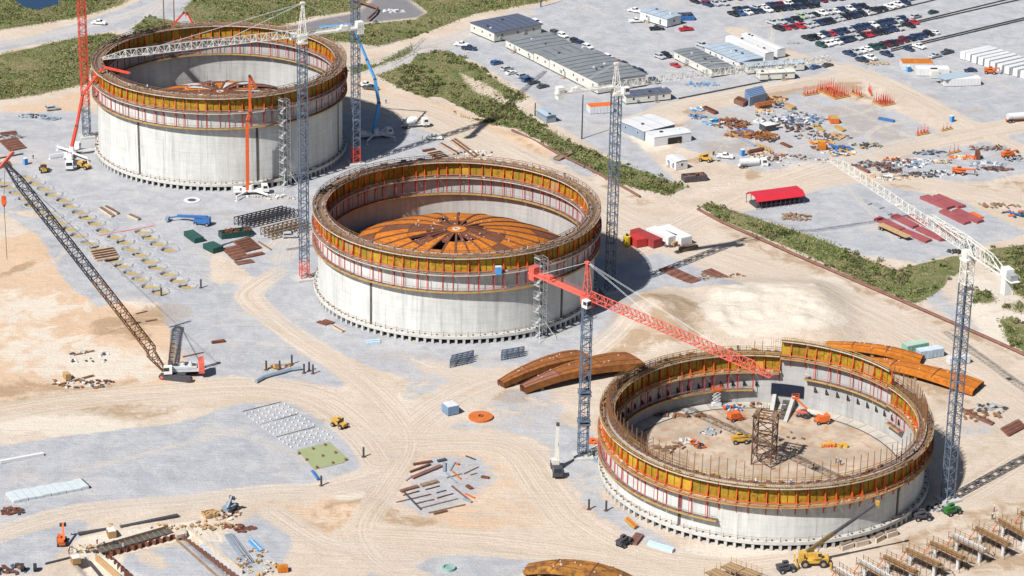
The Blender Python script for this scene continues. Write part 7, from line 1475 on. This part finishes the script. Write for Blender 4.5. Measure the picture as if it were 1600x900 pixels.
# ---- lattice tower and gear on the floor of the shortest tank
M_twr = mat('dark_brown_tower_steel', (.10, .055, .035), .7, .2, .6); c = G(1193, 722, 2.5); T = thing('lattice_tower', 'brown square lattice tower standing at the centre of the tank floor', 'lattice tower', c, R_(-20)); mb = MB(); q = 2.5; h = 13.0
for x, y in ((-q, -q), (q, -q), (q, q), (-q, q)): MB().bar((x, y, 0), (x, y, h), .32).build('leg', M_twr, T)
for i, (a, b) in enumerate((((-q, -q), (q, -q)), ((q, -q), (q, q)), ((q, q), (-q, q)), ((-q, q), (-q, -q)))):
    for k in range(4):
        z0, z1 = h*k/4, h*(k+1)/4; MB().bar((*a, z0), (*b, z1), .15).bar((*b, z0), (*a, z1), .15).build('cross_brace', M_twr, T); MB().bar((*a, z1), (*b, z1), .24).build('girt', M_twr, T)
for a in range(4): MB().bar((-3.0, -q+2*q*a/3, h+.2), (3.4, -q+2*q*a/3, h+.2), .28).build('top_beam', M_brown, T)
[MB().box((x_, 0, h+.42), (.45, 5.6, .10)).build('plank', M_woodd, T) for x_ in (-2.6, -2.1, 2.1, 2.6)]; mb = MB()
for k in range(8): a = k*math.pi/4; mb.bar((2.7*math.cos(a), 2.7*math.sin(a), h+.4), (2.7*math.cos(a), 2.7*math.sin(a), h+1.6), .12)
mb.build('deck_posts', M_brown, T, kind='stuff')
z25 = 2.5
def fl_heap(x, y, *a, **k):
    H(x, y, *a, **k); o = [o for o in COL.objects if o.get('label') == a[5]][-1]; o.location = G(x, y, z25)
def on_floor(x, y, rx, ry, h, n, ms, l, lng=1.2):
    T0 = thing('floor_gear', l, 'loose material', G(x, y, z25)); r2 = random.Random(int(x+y)); ml = [MB().box((0, 0, .2), (lng*r2.uniform(.5, 1.2), r2.uniform(.2, .7), r2.uniform(.2, .7))).mesh('gear_piece', m) for m in ms for _ in (0, 1)]
    for k in range(n): a, q_ = r2.uniform(0, 6.3), math.sqrt(r2.random()); put('gear_piece', r2.choice(ml), T0, (rx*q_*math.cos(a), ry*q_*math.sin(a), h*(1-q_)*r2.random()), r2.uniform(0, 3))
on_floor(1142, 640, 3.0, 1.8, 1.6, 22, (M_blue, M_lgrey, M_red), 'blue and white drums beside the scissor lift'); on_floor(1085, 692, 1.2, 1.6, 1.4, 8, (M_red, M_orange), 'red frame on the tank floor left'); on_floor(1094, 698, 1.8, 1.2, .6, 10, (M_orange, M_dark), 'orange parts beside the red frame'); on_floor(1302, 697, 3, 1.2, .8, 14, (M_yelp, M_orange), 'yellow frames on the tank floor right', 2.4); on_floor(1050, 700, 4, 3, .3, 14, (M_woodd, M_brown), 'brown boards on the tank floor left', 2.4); on_floor(1255, 652, 2.5, 1.0, .7, 10, (M_dark, M_black), 'black drums beside the orange boom lift'); on_floor(1110, 675, 3, 2, .8, 12, (M_lgrey, M_grey), 'thin grey frames on the tank floor', 2.0); on_floor(1172, 634, 4, 1.5, .8, 16, (M_brown, M_railw), 'brown timber behind the lattice tower'); on_floor(1245, 645, 3, .8, .4, 8, (M_pink,), 'faded red sheet beside the boom lift', 2.4); on_floor(1075, 690, 2.5, 1.5, .4, 8, (M_lgrey,), 'grey table frames at the left of the floor', 1.6)
on_floor(1060, 650, 7, .5, .3, 12, (M_brown, M_dark), 'dark curved pipe along the shaded floor edge', 2.4); on_floor(1230, 683, 6, 4, .2, 10, (M_brown,), 'round brown covers on the tank floor', .9)
# ---- blue box hanging on the middle tank scaffold
p = on_plane(778.5, 420, (C2[0]+5, C2[1]-RW-1.3), 1, .2); T = thing('site_toilet', 'pale blue toilet standing on the middle platform of the middle tank', 'portable toilet', (p.x, p.y, Z2-4.83), .2); MB().box((0, 0, 1.1), (1.7, 1.1, 2.2)).build('cabin', M_sky, T); MB().box((0, 0, 2.25), (1.75, 1.15, .14)).build('roof', M_lgrey, T)
# ================================================================== PEOPLE
def person_mesh():
    j = {'pel': (0, 0, .95, .15), 'chest': (.03, 0, 1.30, .17), 'neck': (.04, 0, 1.50, .06), 'head': (.07, 0, 1.62, .10), 'crown': (.07, 0, 1.72, .085),
         'lk': (.06, .10, .52, .075), 'la': (-.02, .11, .09, .05), 'lt': (.16, .12, .04, .045), 'rk': (.0, -.10, .52, .075), 'ra': (-.14, -.11, .09, .05), 'rt': (.04, -.12, .04, .045),
         'ls': (.03, .20, 1.42, .065), 'le': (.05, .27, 1.15, .05), 'lh': (.20, .24, .95, .04), 'rs': (.03, -.20, 1.42, .065), 're': (-.02, -.28, 1.15, .05), 'rh': (.10, -.27, .90, .04)}
    e = [('pel', 'chest'), ('chest', 'neck'), ('neck', 'head'), ('head', 'crown'), ('pel', 'lk'), ('lk', 'la'), ('la', 'lt'), ('pel', 'rk'), ('rk', 'ra'), ('ra', 'rt'), ('chest', 'ls'), ('ls', 'le'), ('le', 'lh'), ('chest', 'rs'), ('rs', 're'), ('re', 'rh')]
    ks = list(j); me = bpy.data.meshes.new('person_body'); me.from_pydata([j[k][:3] for k in ks], [(ks.index(a), ks.index(b)) for a, b in e], []); o = bpy.data.objects.new('tmp', me); COL.objects.link(o)
    o.modifiers.new('skin', 'SKIN'); 
    for i, k in enumerate(ks): me.skin_vertices[0].data[i].radius = (j[k][3], j[k][3])
    me.skin_vertices[0].data[0].use_root = True; o.modifiers.new('sub', 'SUBSURF').levels = 1
    dg = bpy.context.evaluated_depsgraph_get(); r = bpy.data.meshes.new_from_object(o.evaluated_get(dg)); bpy.data.objects.remove(o)
    r.materials.clear()
    for m in (mat('jeans', (.04, .06, .12), .8, .1, 3), mat('work_shirt', (.20, .24, .32), .8, .1, 3), M_skin): r.materials.append(m)
    for p in r.polygons: z, y = p.center.z, abs(p.center.y); p.material_index = 0 if z < .98 and y < .22 else (2 if z > 1.5 or (z < 1.02 and y >= .2) else 1); p.use_smooth = True
    return r
PM = person_mesh(); HM = MB().lathe([(.17, 0), (.135, .02), (.13, .08), (.08, .15), (.01, .17)], 10).mesh('hard_hat', M_whitew)
SH = {'b': mat('blue_shirt', (.08, .16, .36), .8, .1, 3), 'r': mat('red_shirt', (.5, .04, .04), .8, .1, 3), 'w': mat('pale_shirt', (.55, .55, .52), .8, .1, 3), 'o': mat('orange_vest', (.7, .2, .03), .7, .1, 3), 'd': mat('dark_shirt', (.06, .05, .06), .8, .1, 3)}
SN = {'b': 'blue shirt', 'r': 'red shirt', 'w': 'pale shirt', 'o': 'orange vest', 'd': 'dark clothes'}
def person(p, c, where, hz=None):
    T = thing('person', f'worker in {SN[c]} {where}', 'person', p, _rn.uniform(0, 6.2) if hz is None else hz, 'workers on the site'); o = put('body', PM, T); recolour(o, SH[c], 1); put('hard_hat', HM, T, (.07, 0, 1.66))
for x, y, c, wh, z in ((603, 162, 'd', 'walking beside the blue boomed pump', 0), (152, 852, 'r', 'standing left of the trench', 0), (163, 855, 'd', 'beside the red shirted man at the trench', 0), (108, 866, 'r', 'walking left of the trench huts', 0), (193, 860, 'w', 'on the trench channel', 0), (178, 853, 'd', 'bending behind the trench channel', 0), (951, 892, 'w', 'standing left behind the golden petal', 0), (957, 894, 'd', 'standing right behind the golden petal', 0), (1235, 706, 'b', 'in the tower shadow on the tank floor', 2.5), (1306, 724, 'b', 'standing left of two on the tank floor', 2.5), (1313, 727, 'd', 'standing right of two on the tank floor', 2.5), (1271, 733, 'd', 'alone near the rim bars on the tank floor', 2.5), (1205, 734, 'w', 'crouched at the tower foot', 2.5), (1217, 690, 'b', 'right of the lattice tower', 2.5), (1479, 789, 'w', 'in the shade at the right crane foot', 0), (308, 838, 'w', 'at the corner of the trench wall', 0), (288, 843, 'd', 'inside the trench corner', 0), (420, 232, 'd', 'beside the farthest tank', 0) if False else (1550, 812, 'd', 'among the pier bents', 0), (1553, 800, 'o', 'at the top of the pier bents', 0), (660, 218, 'o', 'left of the white pickup', 0), (52, 249, 'd', 'near the first pits', 0)):
    person(G(x, y, z), c, wh)
for i, (ang, ti, zt, c, off, wh) in enumerate(((232, C1, Z1, 'w', .9, 'on the front left rim of the farthest tank'), (236, C1, Z1, 'b', .8, 'second on the front left rim of the farthest tank'), (240, C1, Z1, 'w', -1.6, 'on the inner walk of the farthest tank'), (303, C1, Z1, 'd', .8, 'on the front right rim of the farthest tank'), (292, C1, Z1, 'w', -1.6, 'on the inner walk near the crane mast'), (100, C1, Z1, 'b', .9, 'on the back rim of the farthest tank'), (186, C2, Z2, 'w', -1.6, 'on the left rim of the middle tank'), (300, C2, Z2, 'w', .9, 'on the front right rim of the middle tank'), (40, C2, Z2, 'd', .9, 'on the back right rim of the middle tank'), (262, C3, Z3, 'w', -.3, 'on the front rim of the shortest tank'), (274, C3, Z3, 'b', -.3, 'near the red winch on the front rim'), (96, C3, Z3, 'd', .9, 'on the back rim of the shortest tank'), (330, C3, Z3, 'w', -.3, 'on the right rim of the shortest tank'))):
    a = R_(ang); r = RW+off; person((ti[0]+r*math.cos(a), ti[1]+r*math.sin(a), zt-(0 if abs(off) > .5 else .05)), c, wh)
